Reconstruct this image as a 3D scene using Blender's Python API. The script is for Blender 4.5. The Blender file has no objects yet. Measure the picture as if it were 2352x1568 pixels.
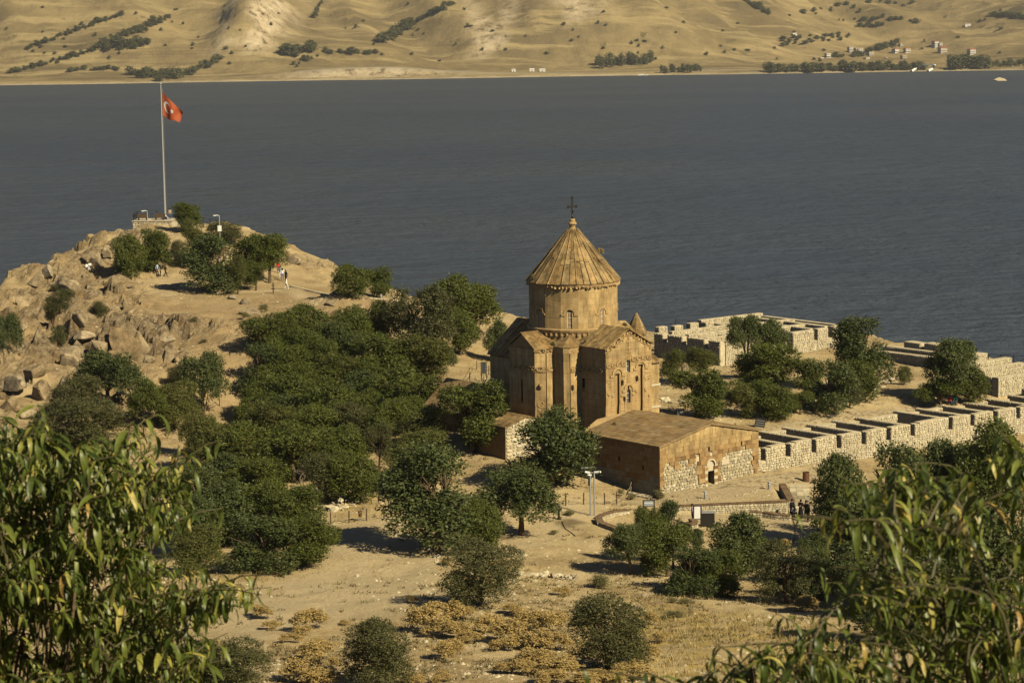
import bpy, bmesh, math, random
import numpy as np
from mathutils import Vector, Matrix
R = math.radians
rng = np.random.default_rng(7); random.seed(7)
S = bpy.context.scene; COL = S.collection
# ------------------------------------------------------------------ camera
F, PITCH, ROLL, CAMZ = 2276.0, R(7.5), R(.84), 50.0
cp, sp, cr, sr = math.cos(PITCH), math.sin(PITCH), math.cos(ROLL), math.sin(ROLL)
cam = bpy.data.cameras.new('camera'); camo = bpy.data.objects.new('camera', cam); COL.objects.link(camo)
fw = Vector((0, cp, -sp)); r0 = Vector((1, 0, 0)); u0 = Vector((0, sp, cp))
rt = r0*cr - u0*sr; up = r0*sr + u0*cr
camo.matrix_world = Matrix(((rt.x, up.x, -fw.x, 0), (rt.y, up.y, -fw.y, 0), (rt.z, up.z, -fw.z, CAMZ), (0, 0, 0, 1)))
cam.sensor_width = 36; cam.lens = F/1024*36; cam.clip_start = .2; cam.clip_end = 20000
cam.dof.use_dof = True; cam.dof.focus_distance = 190; cam.dof.aperture_fstop = 11.5
S.camera = camo
# ------------------------------------------------------------------ light
SUN_PHI, SUN_EL = R(43), R(37)          # sun stands to the right of and behind the camera
sdir = Vector((math.cos(SUN_PHI)*math.cos(SUN_EL), -math.sin(SUN_PHI)*math.cos(SUN_EL), math.sin(SUN_EL)))
W = bpy.data.worlds.new('World'); S.world = W; W.use_nodes = True
nt = W.node_tree; sky = nt.nodes.new('ShaderNodeTexSky'); sky.sky_type = 'NISHITA'; sky.sun_disc = False
sky.sun_elevation = SUN_EL; sky.sun_rotation = math.atan2(sdir.x, sdir.y); sky.dust_density = .5; sky.air_density = .5; sky.ozone_density = 2.5; sky.altitude = 1650
bg = nt.nodes['Background']; nt.links.new(sky.outputs[0], bg.inputs[0]); bg.inputs[1].default_value = .05
sl = bpy.data.lights.new('sun', 'SUN'); sl.energy = 5.0; sl.angle = R(.53); sl.color = (1, .87, .59)
so = bpy.data.objects.new('sun', sl); COL.objects.link(so); so.rotation_euler = sdir.to_track_quat('Z', 'Y').to_euler(); so.location = (60, -40, 120)
S.view_settings.view_transform = 'Standard'; S.view_settings.look = 'None'; S.view_settings.gamma = 1; S.view_settings.exposure = 0.72
S.view_settings.use_curve_mapping = False
S.render.engine = 'CYCLES'; S.cycles.use_denoising = True; S.cycles.max_bounces = 6; S.cycles.diffuse_bounces = 1; S.cycles.transparent_max_bounces = 6
S.cycles.sample_clamp_indirect = .026
# ------------------------------------------------------------------ pixel <-> world (layout only)
def ray(px, py):
    a, b = px-512, py-341
    X, Y = a*cr - b*sr, a*sr + b*cr
    r, v = X/F, -Y/F
    return np.array([r, cp+v*sp, -sp+v*cp])
def aty(px, py, Y): d = ray(px, py); return d*(Y/d[1]) + [0, 0, CAMZ]
def atz(px, py, z): d = ray(px, py); return d*((z-CAMZ)/d[2]) + [0, 0, CAMZ]
def prj(P):
    x, y, z = P[0], P[1], P[2]-CAMZ
    d = y*cp - z*sp; v = y*sp + z*cp
    X, Y = F*x/d, -F*v/d
    return 512+X*cr+Y*sr, 341-X*sr+Y*cr
q2 = lambda x, y: (x*.435374, y*.435374)          # the photograph read at 2352 px wide
def zc(ox, oy, s): return lambda x, y: ((ox+x/s)/4, (oy+y/s)/4)
z1 = zc(1900, 750, 1.5675); z2 = zc(2300, 1550, 2.24); z3 = zc(2550, 1200, 2.24); z4 = zc(3000, 1300, 2.146)
z5 = zc(0, 950, 1.8445); z6 = zc(1000, 1000, 1.96); z7 = zc(700, 1600, 1.8092); z8 = zc(2150, 1980, 2.0452); z9 = zc(400, 300, 1.65); z10 = zc(700, 2200, 1.176); z11 = zc(2500, 1700, 1.4737)
z12 = zc(2100, 1750, 3.92); z13 = zc(3500, 1350, 3.485); z14 = zc(1700, 1400, 3.919)
# ------------------------------------------------------------------ noise
def _h(i, j, s):
    n = (i*374761393 + j*668265263 + s*974711) & 0xffffffff
    n = ((n ^ (n >> 13))*1274126177) & 0xffffffff
    return ((n ^ (n >> 16)) & 0xffff)/65535.0
def vn(x, y, s=0):
    i = np.floor(x).astype(np.int64); j = np.floor(y).astype(np.int64); fx = x-i; fy = y-j
    fx = fx*fx*(3-2*fx); fy = fy*fy*(3-2*fy)
    a, b, c, d = _h(i, j, s), _h(i+1, j, s), _h(i, j+1, s), _h(i+1, j+1, s)
    return (a*(1-fx)+b*fx)*(1-fy) + (c*(1-fx)+d*fx)*fy
def fbm(x, y, o=4, s=0, ridge=False):
    t = 0; a = .5; n = 0
    for k in range(o):
        v = vn(x, y, s+k*17)
        if ridge: v = 1-abs(2*v-1)
        t = t + a*v; n += a; a *= .5; x = x*2.03+5.1; y = y*2.03+1.7
    return t/n
def worley(x, y, s=0):
    """distance to nearest and second feature point, and the id of the nearest cell"""
    i = np.floor(x).astype(np.int64); j = np.floor(y).astype(np.int64); f1 = np.full(x.shape, 9.0); f2 = f1.copy(); cid = np.zeros(x.shape); ox = np.zeros(x.shape); oy = np.zeros(x.shape)
    for a in (-1, 0, 1):
        for b in (-1, 0, 1):
            px = i+a+_h(i+a, j+b, s); py = j+b+_h(i+a, j+b, s+91); d = np.hypot(px-x, py-y); n = d < f1
            f2 = np.where(n, f1, np.minimum(f2, d)); cid = np.where(n, _h(i+a, j+b, s+7), cid); ox = np.where(n, x-px, ox); oy = np.where(n, y-py, oy); f1 = np.where(n, d, f1)
    return f1, f2, cid, ox, oy
# ------------------------------------------------------------------ object helpers
def link(o, parent=None):
    COL.objects.link(o)
    if parent is not None: o.parent = parent
    return o
def thing(name, label, cat, loc=(0, 0, 0), group=None, rz=0.0, mesh=None):
    o = bpy.data.objects.new(name, mesh); COL.objects.link(o); o.location = loc; o.rotation_euler = (0, 0, rz)
    o['label'] = label; o['category'] = cat; o['kind'] = 'thing'
    if group: o['group'] = group
    return o
def mesh_np(name, V, Fc, mat=None, smooth=False, n=None):
    """V (k,3); Fc (m,n) int array of equal-sized faces or list of faces"""
    me = bpy.data.meshes.new(name)
    if isinstance(Fc, np.ndarray):
        me.vertices.add(len(V)); me.vertices.foreach_set('co', np.ascontiguousarray(V, dtype=np.float32).ravel())
        m, k = Fc.shape
        me.loops.add(m*k); me.loops.foreach_set('vertex_index', Fc.astype(np.int32).ravel())
        me.polygons.add(m); me.polygons.foreach_set('loop_start', np.arange(0, m*k, k, dtype=np.int32)); me.polygons.foreach_set('loop_total', np.full(m, k, dtype=np.int32))
        me.update(calc_edges=True); me.validate()
    else:
        me.from_pydata([tuple(v) for v in V], [], [tuple(f) for f in Fc]); me.update()
    if mat is not None: me.materials.append(mat)
    if smooth: me.polygons.foreach_set('use_smooth', np.ones(len(me.polygons), dtype=bool))
    return me
def attr(me, name, vals):
    a = me.attributes.new(name, 'FLOAT', 'POINT'); a.data.foreach_set('value', np.ascontiguousarray(vals, dtype=np.float32))
class MB:
    """collects simple solids and builds one mesh"""
    def __init__(s): s.v = []; s.f = []
    def add(s, V, Fc):
        n = len(s.v); s.v += [tuple(map(float, v)) for v in V]; s.f += [tuple(i+n for i in f) for f in Fc]; return s
    def hexa(s, b, t): return s.add(list(b)+list(t), [(3, 2, 1, 0), (4, 5, 6, 7), (0, 1, 5, 4), (1, 2, 6, 5), (2, 3, 7, 6), (3, 0, 4, 7)])
    def box(s, x0, x1, y0, y1, z0, z1): return s.hexa([(x0, y0, z0), (x1, y0, z0), (x1, y1, z0), (x0, y1, z0)], [(x0, y0, z1), (x1, y0, z1), (x1, y1, z1), (x0, y1, z1)])
    def prism(s, poly, z0, z1):
        n = len(poly); V = [(p[0], p[1], z0) for p in poly]+[(p[0], p[1], z1 if not callable(z1) else z1(p)) for p in poly]
        return s.add(V, [tuple(range(n))[::-1], tuple(range(n, 2*n))]+[(i, (i+1) % n, n+(i+1) % n, n+i) for i in range(n)])
    def tube(s, P, r, n=6, cap=True):
        P = [Vector(p) for p in P]; r = [r]*len(P) if not hasattr(r, '__len__') else r; rings = []
        for i, p in enumerate(P):
            d = (P[min(i+1, len(P)-1)]-P[max(i-1, 0)]).normalized()
            a = d.orthogonal().normalized() if i == 0 else (a - d*a.dot(d)).normalized()
            b = d.cross(a)
            rings.append([p+(a*math.cos(2*math.pi*k/n)+b*math.sin(2*math.pi*k/n))*r[i] for k in range(n)])
        V = [v for g in rings for v in g]; Fc = [(i*n+k, i*n+(k+1) % n, (i+1)*n+(k+1) % n, (i+1)*n+k) for i in range(len(P)-1) for k in range(n)]
        if cap: Fc += [tuple(range(n))[::-1], tuple(range((len(P)-1)*n, len(P)*n))]
        return s.add(V, Fc)
    def lathe(s, prof, n=16, c=(0, 0)):
        V = [(c[0]+r*math.cos(2*math.pi*k/n), c[1]+r*math.sin(2*math.pi*k/n), z) for r, z in prof for k in range(n)]
        Fc = [(i*n+k, i*n+(k+1) % n, (i+1)*n+(k+1) % n, (i+1)*n+k) for i in range(len(prof)-1) for k in range(n)]
        return s.add(V, Fc+[tuple(range(n))[::-1], tuple(range((len(prof)-1)*n, len(prof)*n))])
    def xf(s, M):
        s.v = [tuple(M @ Vector(v)) for v in s.v]; return s
    def mesh(s, name, mat, smooth=False): return mesh_np(name, s.v, s.f, mat, smooth)
    def build(s, name, mat, parent=None, smooth=False): return link(bpy.data.objects.new(name, s.mesh(name, mat, smooth)), parent)
# ------------------------------------------------------------------ materials
def nm(name):
    m = bpy.data.materials.new(name); m.use_nodes = True; t = m.node_tree; return m, t, t.nodes['Principled BSDF']
def nd(t, ty, **kw):
    n = t.nodes.new(ty)
    for k, v in kw.items():
        if k in n.inputs.keys(): n.inputs[k].default_value = v
        else: setattr(n, k, v)
    return n
def pos(t, sc=(1, 1, 1)):
    g = nd(t, 'ShaderNodeNewGeometry'); m = nd(t, 'ShaderNodeMapping'); m.inputs['Scale'].default_value = sc
    t.links.new(g.outputs['Position'], m.inputs['Vector']); return m.outputs[0]
def noise(t, v, scale, detail=4, rough=.6):
    n = nd(t, 'ShaderNodeTexNoise', Scale=scale, Detail=detail, Roughness=rough); t.links.new(v, n.inputs['Vector']); return n.outputs['Fac']
def ramp(t, f, cols, p=None, interp='LINEAR'):
    n = nd(t, 'ShaderNodeValToRGB'); e = n.color_ramp.elements; n.color_ramp.interpolation = interp
    while len(e) < len(cols): e.new(.5)
    for i, c in enumerate(cols):
        e[i].position = p[i] if p else i/(len(cols)-1); e[i].color = (*c, 1) if hasattr(c, '__len__') else (c, c, c, 1)
    t.links.new(f, n.inputs[0]); return n.outputs[0]
def mixc(t, f, a, b, mode='MIX'):
    n = nd(t, 'ShaderNodeMix', data_type='RGBA', blend_type=mode)
    for s, i in ((f, 0), (a, 6), (b, 7)):
        if hasattr(s, 'default_value') or isinstance(s, bpy.types.NodeSocket): t.links.new(s, n.inputs[i])
        else: n.inputs[i].default_value = s if i == 0 else (*s, 1)
    return n.outputs[2]
def mth(t, op, a, b=0.0):
    n = nd(t, 'ShaderNodeMath', operation=op)
    for s, i in ((a, 0), (b, 1)):
        if isinstance(s, bpy.types.NodeSocket): t.links.new(s, n.inputs[i])
        else: n.inputs[i].default_value = s
    return n.outputs[0]
def at(t, name): return nd(t, 'ShaderNodeAttribute', attribute_name=name).outputs['Fac']
def bump(t, b, f, s=.3, d=.05):
    n = nd(t, 'ShaderNodeBump', Strength=s, Distance=d); t.links.new(f, n.inputs['Height']); t.links.new(n.outputs[0], b.inputs['Normal'])
def rnd_of(t):
    o = nd(t, 'ShaderNodeObjectInfo').outputs['Random']; return mth(t, 'FRACT', mth(t, 'ADD', o, at(t, 'rnd')))
def stone(name, cols, sc=1.2, var=.35, rough=.9, b=.4, bs=14, p=None, rnd=True):
    """colour picked per piece from cols, then mottled"""
    m, t, B = nm(name); v = pos(t); f = rnd_of(t) if rnd else noise(t, v, .5, 3)
    c = ramp(t, f, cols, p); n = noise(t, v, sc, 6, .7)
    k = ramp(t, n, [1-var, 1+var*.5], [.3, .7]); c = mixc(t, 1.0, c, k, 'MULTIPLY')
    t.links.new(c, B.inputs['Base Color']); B.inputs['Roughness'].default_value = rough; B.inputs['Specular IOR Level'].default_value = .15
    bump(t, B, noise(t, v, bs, 4, .7), b, .04); return m
def plain(name, col, rough=.6, metal=0, spec=.4, var=.15, sc=6):
    m, t, B = nm(name); v = pos(t); k = ramp(t, noise(t, v, sc, 4), [1-var, 1+var*.3], [.3, .7])
    t.links.new(mixc(t, 1.0, col, k, 'MULTIPLY'), B.inputs['Base Color']); B.inputs['Roughness'].default_value = rough; B.inputs['Metallic'].default_value = metal; B.inputs['Specular IOR Level'].default_value = spec
    return m
def leafm(name, cols, trans=.3, rough=.55, p=None, spec=.3):
    m, t, B = nm(name); f = mth(t, 'FRACT', mth(t, 'ADD', mth(t, 'MULTIPLY', nd(t, 'ShaderNodeObjectInfo').outputs['Random'], .22), at(t, 'rnd')))
    c = ramp(t, f, cols, p); t.links.new(c, B.inputs['Base Color']); B.inputs['Roughness'].default_value = rough; B.inputs['Specular IOR Level'].default_value = spec
    tr = nd(t, 'ShaderNodeBsdfTranslucent'); t.links.new(mixc(t, 1.0, c, (1.0, 1.05, .5), 'MULTIPLY'), tr.inputs['Color']); mx = nd(t, 'ShaderNodeMixShader'); mx.inputs[0].default_value = trans
    t.links.new(B.outputs[0], mx.inputs[1]); t.links.new(tr.outputs[0], mx.inputs[2]); t.links.new(mx.outputs[0], t.nodes['Material Output'].inputs['Surface']); return m
# ------------------------------------------------------------------ island terrain
CP = []
def cz(px, py, z): CP.append(atz(px, py, z))
def cy(px, py, Y): CP.append(aty(px, py, Y))
def cw(x, y, z): CP.append(np.array([x, y, z], float))
for a in [(0, 0, 48.3), (-8, 0, 48.3), (8, 0, 48), (0, -14, 53), (0, 8, 43.3), (-12, 8, 43.6), (12, 8, 43), (0, 20, 36), (-20, 20, 36), (20, 20, 36), (0, 40, 28), (-25, 40, 28), (25, 40, 28),
          (0, 65, 21.5), (-30, 65, 21.5), (30, 65, 21), (0, 92, 18), (-40, 92, 17), (40, 92, 17), (13, 202, 10), (22.5, 207, 10), (32, 215.5, 9.6), (41, 223, 9.3), (50, 231, 9.1), (62, 240, 9),
          (6, 217, 13), (-2, 226, 13), (14, 224, 12.8), (-4, 214, 12.3), (-9, 222, 12.4), (-3, 206, 11.2), (5, 203, 10.6), (27, 218, 11.3), (35, 226, 11.2), (46, 235, 11), (56, 243, 10.8),
          (-80, 150, 8), (-85, 210, 6), (80, 150, 8), (90, 220, 8), (90, 265, 9), (-70, 180, 8.5)]: cw(*a)
for a in [(512, 682, 15.2), (250, 682, 15.2), (780, 682, 15.6), (400, 640, 13.2), (620, 640, 13.2), (850, 650, 15), (990, 650, 14.5), (320, 600, 11.6), (520, 600, 11.8), (700, 605, 10.8), (860, 605, 11), (444, 544, 10.4), (330, 570, 10.4), (600, 545, 10), (820, 575, 8.7),
          (920, 575, 8.6), (700, 545, 9.2), (600, 492, 10), (640, 470, 10), (560, 500, 10.2), (400, 500, 10.2), (330, 490, 10.1), (300, 470, 10.1), (350, 430, 10.3), (250, 500, 9.8), (150, 520, 9.4), (80, 500, 9), (120, 600, 11), (210, 410, 10), (260, 400, 10.4),
          (180, 430, 9.6), (830, 500, 8.8), (900, 530, 8.5), (960, 480, 8.6), (1010, 560, 9)]: cz(*a)
for a in [(165, 226, 345), (140, 236, 335), (190, 240, 330), (165, 277, 315), (215, 285, 308), (131, 310, 285), (131, 348, 266), (185, 350, 262), (60, 330, 272), (30, 385, 246), (90, 390, 244), (20, 420, 232), (100, 335, 270), (230, 315, 285), (285, 292, 300), (335, 300, 296), (390, 302, 292), (300, 318, 280), (240, 345, 262), (330, 330, 275),
          (300, 258, 334), (340, 273, 330), (405, 295, 322), (440, 306, 316), (492, 315, 311), (530, 322, 306), (490, 340, 292), (470, 365, 268), (470, 385, 245), (43, 265, 318), (75, 265, 325), (90, 250, 335), (120, 237, 345), (0, 313, 290), (650, 332, 304), (15, 345, 262)]: cy(*a)
for a in [(34, 273, 12), (42.8, 288.5, 12), (25, 290, 12), (20, 265, 11.8), (30, 255, 11.6), (50, 268, 11.5), (60, 262, 10.5), (45, 252, 11.3), (18, 240, 12), (72, 262, 10)]: cw(*a)
CP = np.array(CP)
def tps(r2): return np.where(r2 > 1e-9, .5*r2*np.log(np.maximum(r2, 1e-9)), 0)
_n = len(CP); _A = np.zeros((_n+3, _n+3)); _d = ((CP[:, None, :2]-CP[None, :, :2])**2).sum(-1)*1e-4
_A[:_n, :_n] = tps(_d)+np.eye(_n)*2e-4; _A[:_n, _n] = 1; _A[:_n, _n+1:] = CP[:, :2]*.01; _A[_n, :_n] = 1; _A[_n+1:, :_n] = CP[:, :2].T*.01
_w = np.linalg.solve(_A, np.concatenate([CP[:, 2], [0, 0, 0]]))
def rbf(x, y):
    r = _w[_n]+_w[_n+1]*x*.01+_w[_n+2]*y*.01
    for i in range(_n): r = r+_w[i]*tps(((x-CP[i, 0])**2+(y-CP[i, 1])**2)*1e-4)
    return r
RIM = [(-84, -30), (-88, 120), (-90, 220), (-72, 285), (-69, 308), (-68, 322), (-66, 338), (-61, 354), (-53, 362), (-45, 358), (-38, 346), (-29, 338), (-22, 331), (-14, 324), (-3, 313), (8, 307), (22, 305), (34, 304), (42, 300), (46.5, 293), (48.5, 284), (52.5, 277.5), (57.5, 273), (63, 270.5), (72, 267.5), (110, 258), (110, -30)]
def seg_d(x, y, poly, closed=True):
    d = np.full(x.shape, 1e9); n = len(poly)
    for i in range(n if closed else n-1):
        ax, ay = poly[i]; bx, by = poly[(i+1) % n]; L = (bx-ax)**2+(by-ay)**2
        t = np.clip(((x-ax)*(bx-ax)+(y-ay)*(by-ay))/max(L, 1e-9), 0, 1); d = np.minimum(d, np.hypot(x-ax-t*(bx-ax), y-ay-t*(by-ay)))
    return d
def inside(x, y, poly):
    c = np.zeros(x.shape, bool); n = len(poly)
    for i in range(n):
        ax, ay = poly[i]; bx, by = poly[(i+1) % n]
        k = ((ay > y) != (by > y)) & (x < (bx-ax)*(y-ay)/(by-ay+1e-12)+ax); c ^= k
    return c
def sm(v, a, b): t = np.clip((v-a)/(b-a), 0, 1); return t*t*(3-2*t)
X0, X1, Y0, Y1, DG = -102.0, 108.0, -20.0, 376.0, .48
gx = np.arange(X0, X1, DG); gy = np.arange(Y0, Y1, DG); GX, GY = np.meshgrid(gx, gy)
cxs = np.arange(X0, X1+3, 2.0); cys = np.arange(Y0, Y1+3, 2.0); CX, CY = np.meshgrid(cxs, cys); CZ = rbf(CX, CY)
def bil(A, x, y, x0, y0, d):
    i = np.clip((x-x0)/d, 0, A.shape[1]-1.001); j = np.clip((y-y0)/d, 0, A.shape[0]-1.001); a = i.astype(int); b = j.astype(int); u = i-a; v = j-b
    return (A[b, a]*(1-u)+A[b, a+1]*u)*(1-v)+(A[b+1, a]*(1-u)+A[b+1, a+1]*u)*v
GZ = bil(CZ, GX, GY, X0, Y0, 2.0)
# plaza below the retaining wall (lower level) and terrace above it
PL = [atz(*z2(845, 1115), 9.2)[:2], atz(*z2(1905, 1105), 9.0)[:2], atz(*z2(1905, 1040), 9.0)[:2]+[.2, .5], atz(*z2(2085, 1040), 9.0)[:2]+[0, .5], atz(*z2(2240, 1050), 8.8)[:2], atz(*z2(2240, 1390), 8.6)[:2], atz(*z2(1640, 1365), 8.6)[:2], atz(*z2(1150, 1250), 9.1)[:2], atz(*z2(880, 1130), 9.4)[:2]]
PL = [tuple(p) for p in PL]
_in = inside(GX, GY, PL); _pd = seg_d(GX, GY, PL)
RW0, RW1 = np.array(PL[0]), np.array(PL[1])                        # retaining wall foot line
_t = ((GX-RW0[0])*(RW1-RW0)[0]+(GY-RW0[1])*(RW1-RW0)[1])/((RW1-RW0)@(RW1-RW0))
_nx = -(RW1-RW0)[1]/np.hypot(*(RW1-RW0)); _ny = (RW1-RW0)[0]/np.hypot(*(RW1-RW0)); _s = (GX-RW0[0])*_nx+(GY-RW0[1])*_ny
GZ = np.where(_in, 8.75+.45*(1-np.clip(_t, 0, 1)), GZ)
_ter = (_t > -.02) & (_t < 1.0) & (_s > .0) & (_s < 7)
GZ = np.where(_ter, np.where(_s > .25, 9.72+.16*np.clip(_t, 0, 1)+.02*_s, GZ), GZ)
_c = math.cos(.6935); _s2 = math.sin(.6935); _fx = 12.96+12.57*_c; _fy = 199.18+12.57*_s2; _lx = (GX-_fx)*_c+(GY-_fy)*_s2; _ly = -(GX-_fx)*_s2+(GY-_fy)*_c
_cell = (_lx > .2) & (_lx < 60) & (_ly > .6) & (_ly < 7.6); GZ = np.where(_cell, np.minimum(GZ, 9.55-.012*_lx), GZ)
# rock, rim cliff, roughness
din = np.where(inside(GX, GY, RIM), seg_d(GX, GY, RIM), -seg_d(GX, GY, RIM))
def blob(px, py, Y, rx, ry): c = aty(px, py, Y); return np.exp(-(((GX-c[0])/rx)**2+((GY-c[1])/ry)**2))
rock = blob(20, 400, 240, 17, 14)+blob(60, 290, 300, 12, 22)+blob(150, 345, 266, 10, 6)+blob(100, 330, 272, 11, 8)+.9*blob(100, 255, 335, 10, 12)+.8*blob(345, 305, 292, 5, 4)+blob(60, 340, 268, 10, 12)+.6*blob(310, 262, 332, 9, 6)+.5*blob(260, 325, 276, 8, 5)
rock += sm(-din, -2.5, 2)*.35
rock = np.clip(rock, 0, 1.1)*sm(fbm(GX*.16, GY*.16, 3, 5), .28, .5)
wx, wy_ = GX+2.2*fbm(GX*.3, GY*.3, 3, 61), GY+2.2*fbm(GX*.3, GY*.3, 3, 62)
def blocks(c, sd, tilt):
    f1, f2, cid, ox, oy = worley(wx/c, wy_/(c*.8), sd); return (cid-.45)*1.0+tilt*((cid*7 % 1-.5)*ox+(cid*13 % 1-.35)*oy)-.55*(1-sm(f2-f1, .0, .16))
rz_ = blocks(5.2, 3, 1.5)*1.9+blocks(2.1, 5, 1.2)*.8+blocks(.95, 9, .8)*.3+(fbm(GX*.14, GY*.11, 4, 3, True)-.5)*3.2
flatm = sm(seg_d(GX, GY, [tuple(atz(*q2(440, 615), 18)[:2]), (-30, 300), (-20, 300)], False), 3, 9)
GZ = GZ+rock*rz_*np.clip(flatm+.25, 0, 1)
notfl = 1-np.clip(_in+_ter*1.0+_cell, 0, 1)
GZ = GZ+notfl*((fbm(GX*.09, GY*.09, 3, 21)-.5)*.9+(fbm(GX*.45, GY*.45, 3, 31)-.5)*.35)*sm(GY, 60, 110)
GZ = np.where(din < 0, GZ+din*1.5*(1+.5*fbm(GX*.2, GY*.2, 3, 40)), GZ); GZ = np.maximum(GZ, -4)
def ht(x, y): return float(bil(GZ, np.array([float(x)]), np.array([float(y)]), X0, Y0, DG)[0])
def gp(px, py, lo=70.0, hi=370.0):
    """where the view ray of a photograph pixel meets the ground"""
    d = ray(px, py); ys = np.arange(lo, hi, .5); P = d[None]*(ys/d[1])[:, None]+[0, 0, CAMZ]
    z = bil(GZ, P[:, 0], P[:, 1], X0, Y0, DG); k = np.argmax(P[:, 2] <= z)
    if P[k, 2] > z[k]: k = len(ys)-1
    y1 = ys[k]; y0_ = ys[max(k-1, 0)]
    for _ in range(12):
        m = (y0_+y1)/2; p = d*(m/d[1])+[0, 0, CAMZ]
        if p[2] <= ht(p[0], p[1]): y1 = m
        else: y0_ = m
    p = d*(y1/d[1])+[0, 0, CAMZ]; p[2] = ht(p[0], p[1]); return p
def polymask(pts, soft=.8):
    P = [tuple(gp(*p)[:2]) for p in pts]; dd = seg_d(GX, GY, P); return sm(np.where(inside(GX, GY, P), dd, -dd), -soft, soft)
def linemask(pts, w, soft=.6): P = [tuple(gp(*p)[:2]) for p in pts]; return 1-sm(seg_d(GX, GY, P, False), w-soft, w+soft)
pave = np.maximum(polymask([z2(870, 905), z2(1150, 865), z2(1620, 790), z2(2240, 690), z2(2400, 690), z2(2400, 860), z2(2090, 850), z2(1850, 860), z2(1460, 965), z2(1160, 1010), z2(980, 1010)], .4), polymask([z2(1625, 380), z2(1900, 300), z2(2240, 240), z4(1400, 690), z4(1700, 690), z4(800, 830), z4(30, 920)], .6))
damp = np.maximum(polymask([z12(430, 1310), z12(640, 1260), z12(800, 1270), z12(980, 1330), z12(800, 1365), z12(720, 1400), z12(640, 1420)], .5), linemask([z8(560, 360), z8(900, 360)], .1)*0)
grass = np.clip(polymask([(640, 600), (760, 615), (880, 640), (900, 682), (640, 682), (560, 640)], 4)+.7*polymask([(330, 495), (350, 480), (385, 500), (380, 515), (330, 520)], 1.5)+.5*polymask([(230, 560), (520, 560), (560, 590), (240, 600)], 2)+.6*polymask([(470, 345), (500, 345), (495, 375), (470, 375)], 2), 0, 1)
bare = np.clip(polymask([(330, 530), (380, 520), (430, 550), (445, 590), (410, 615), (330, 622), (240, 640), (215, 620), (250, 585), (300, 575)], 2.5)+.9*_in+.7*_ter+.8*linemask([(450, 560), (520, 545), (560, 520), (590, 500), (650, 500)], 1.6, 1.2)+.6*polymask([z5(1050, 310), z5(1250, 290), z5(1420, 230), z5(1420, 400), z5(1250, 440), z5(1050, 400)], 2)+.8*linemask([z6(0, 330), z6(280, 300), z6(560, 380)], 1.5, 1), 0, 1)
_k = (np.abs(GX) < .235*np.maximum(GY, 0)+34); grass = grass*(1-.85*np.clip(bare, 0, 1)); idx = -np.ones(GX.shape, int); idx[_k] = np.arange(_k.sum())
V = np.stack([GX[_k], GY[_k], GZ[_k]], 1); q = np.stack([idx[:-1, :-1], idx[:-1, 1:], idx[1:, 1:], idx[1:, :-1]], -1).reshape(-1, 4); q = q[(q >= 0).all(1)]
gm, t, B = nm('dry_ground'); v = pos(t)
dirt = ramp(t, noise(t, v, .16, 8, .72), [(.21, .148, .07), (.335, .245, .122), (.45, .345, .18), (.52, .41, .23), (.39, .295, .14)], [.3, .43, .52, .62, .72])
dirt = mixc(t, ramp(t, noise(t, v, 2.2, 5, .75), [0, .8], [.5, .66]), dirt, (.47, .385, .245))
dirt = mixc(t, mth(t, 'MULTIPLY', at(t, 'brown'), .62), dirt, mixc(t, noise(t, v, 1.1, 6, .75), (.16, .105, .052), (.36, .255, .14)))
gcol = ramp(t, noise(t, v, 1.4, 5, .75), [(.19, .135, .05), (.43, .315, .105), (.50, .39, .15)], [.3, .5, .7])
gf = mth(t, 'MULTIPLY', mth(t, 'ADD', mth(t, 'MULTIPLY', at(t, 'grass'), .9), .12), ramp(t, noise(t, v, .5, 5, .7), [0, 1], [.42, .6]))
c = mixc(t, gf, dirt, gcol)
rk = ramp(t, noise(t, v, .9, 7, .72), [(.085, .06, .034), (.2, .15, .09), (.31, .245, .155), (.46, .39, .28)], [.32, .46, .58, .74])
rk = mixc(t, 1.0, rk, ramp(t, noise(t, v, 2.6, 6, .8), [.45, 1.2], [.36, .6]), 'MULTIPLY'); rk = mixc(t, ramp(t, noise(t, v, .25, 4), [0, .7], [.48, .66]), rk, (.23, .155, .075))
c = mixc(t, mth(t, 'MULTIPLY', at(t, 'rock'), 1.0), c, rk)
vo = nd(t, 'ShaderNodeTexVoronoi', Scale=2.6); t.links.new(v, vo.inputs['Vector'])
pv = ramp(t, vo.outputs['Distance'], [(.47, .39, .265), (.4, .32, .2), (.24, .18, .1)], [0, .45, .62])
pv = mixc(t, ramp(t, noise(t, v, .8, 4), [0, 1], [.45, .6]), pv, (.42, .34, .2))
c = mixc(t, at(t, 'pave'), c, pv)
c = mixc(t, mth(t, 'MULTIPLY', at(t, 'bare'), .75), c, mixc(t, noise(t, v, .7, 6, .7), (.40, .31, .175), (.55, .45, .28)))
vs = nd(t, 'ShaderNodeTexVoronoi', Scale=1.7); t.links.new(v, vs.inputs['Vector'])
peb = mth(t, 'MULTIPLY', ramp(t, vs.outputs['Distance'], [1, 0], [.1, .17]), ramp(t, noise(t, v, .3, 3), [0, 1], [.45, .6]))
c = mixc(t, mth(t, 'MULTIPLY', peb, mth(t, 'SUBTRACT', 1.0, at(t, 'pave'))), c, (.56, .49, .36))
c = mixc(t, mth(t, 'MULTIPLY', at(t, 'damp'), .75), c, (.085, .06, .032))
t.links.new(c, B.inputs['Base Color']); B.inputs['Roughness'].default_value = .95; B.inputs['Specular IOR Level'].default_value = .1
bump(t, B, mth(t, 'ADD', noise(t, v, 2.5, 8, .75), mth(t, 'MULTIPLY', noise(t, v, 1.2, 6, .75), mth(t, 'MULTIPLY', at(t, 'rock'), 3.5))), .8, .3)
me = mesh_np('ground', V, q, gm, True)
_sm = (np.clip(rock, 0, 1)[_k][q].mean(1) < .22); me.polygons.foreach_set('use_smooth', _sm)
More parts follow.
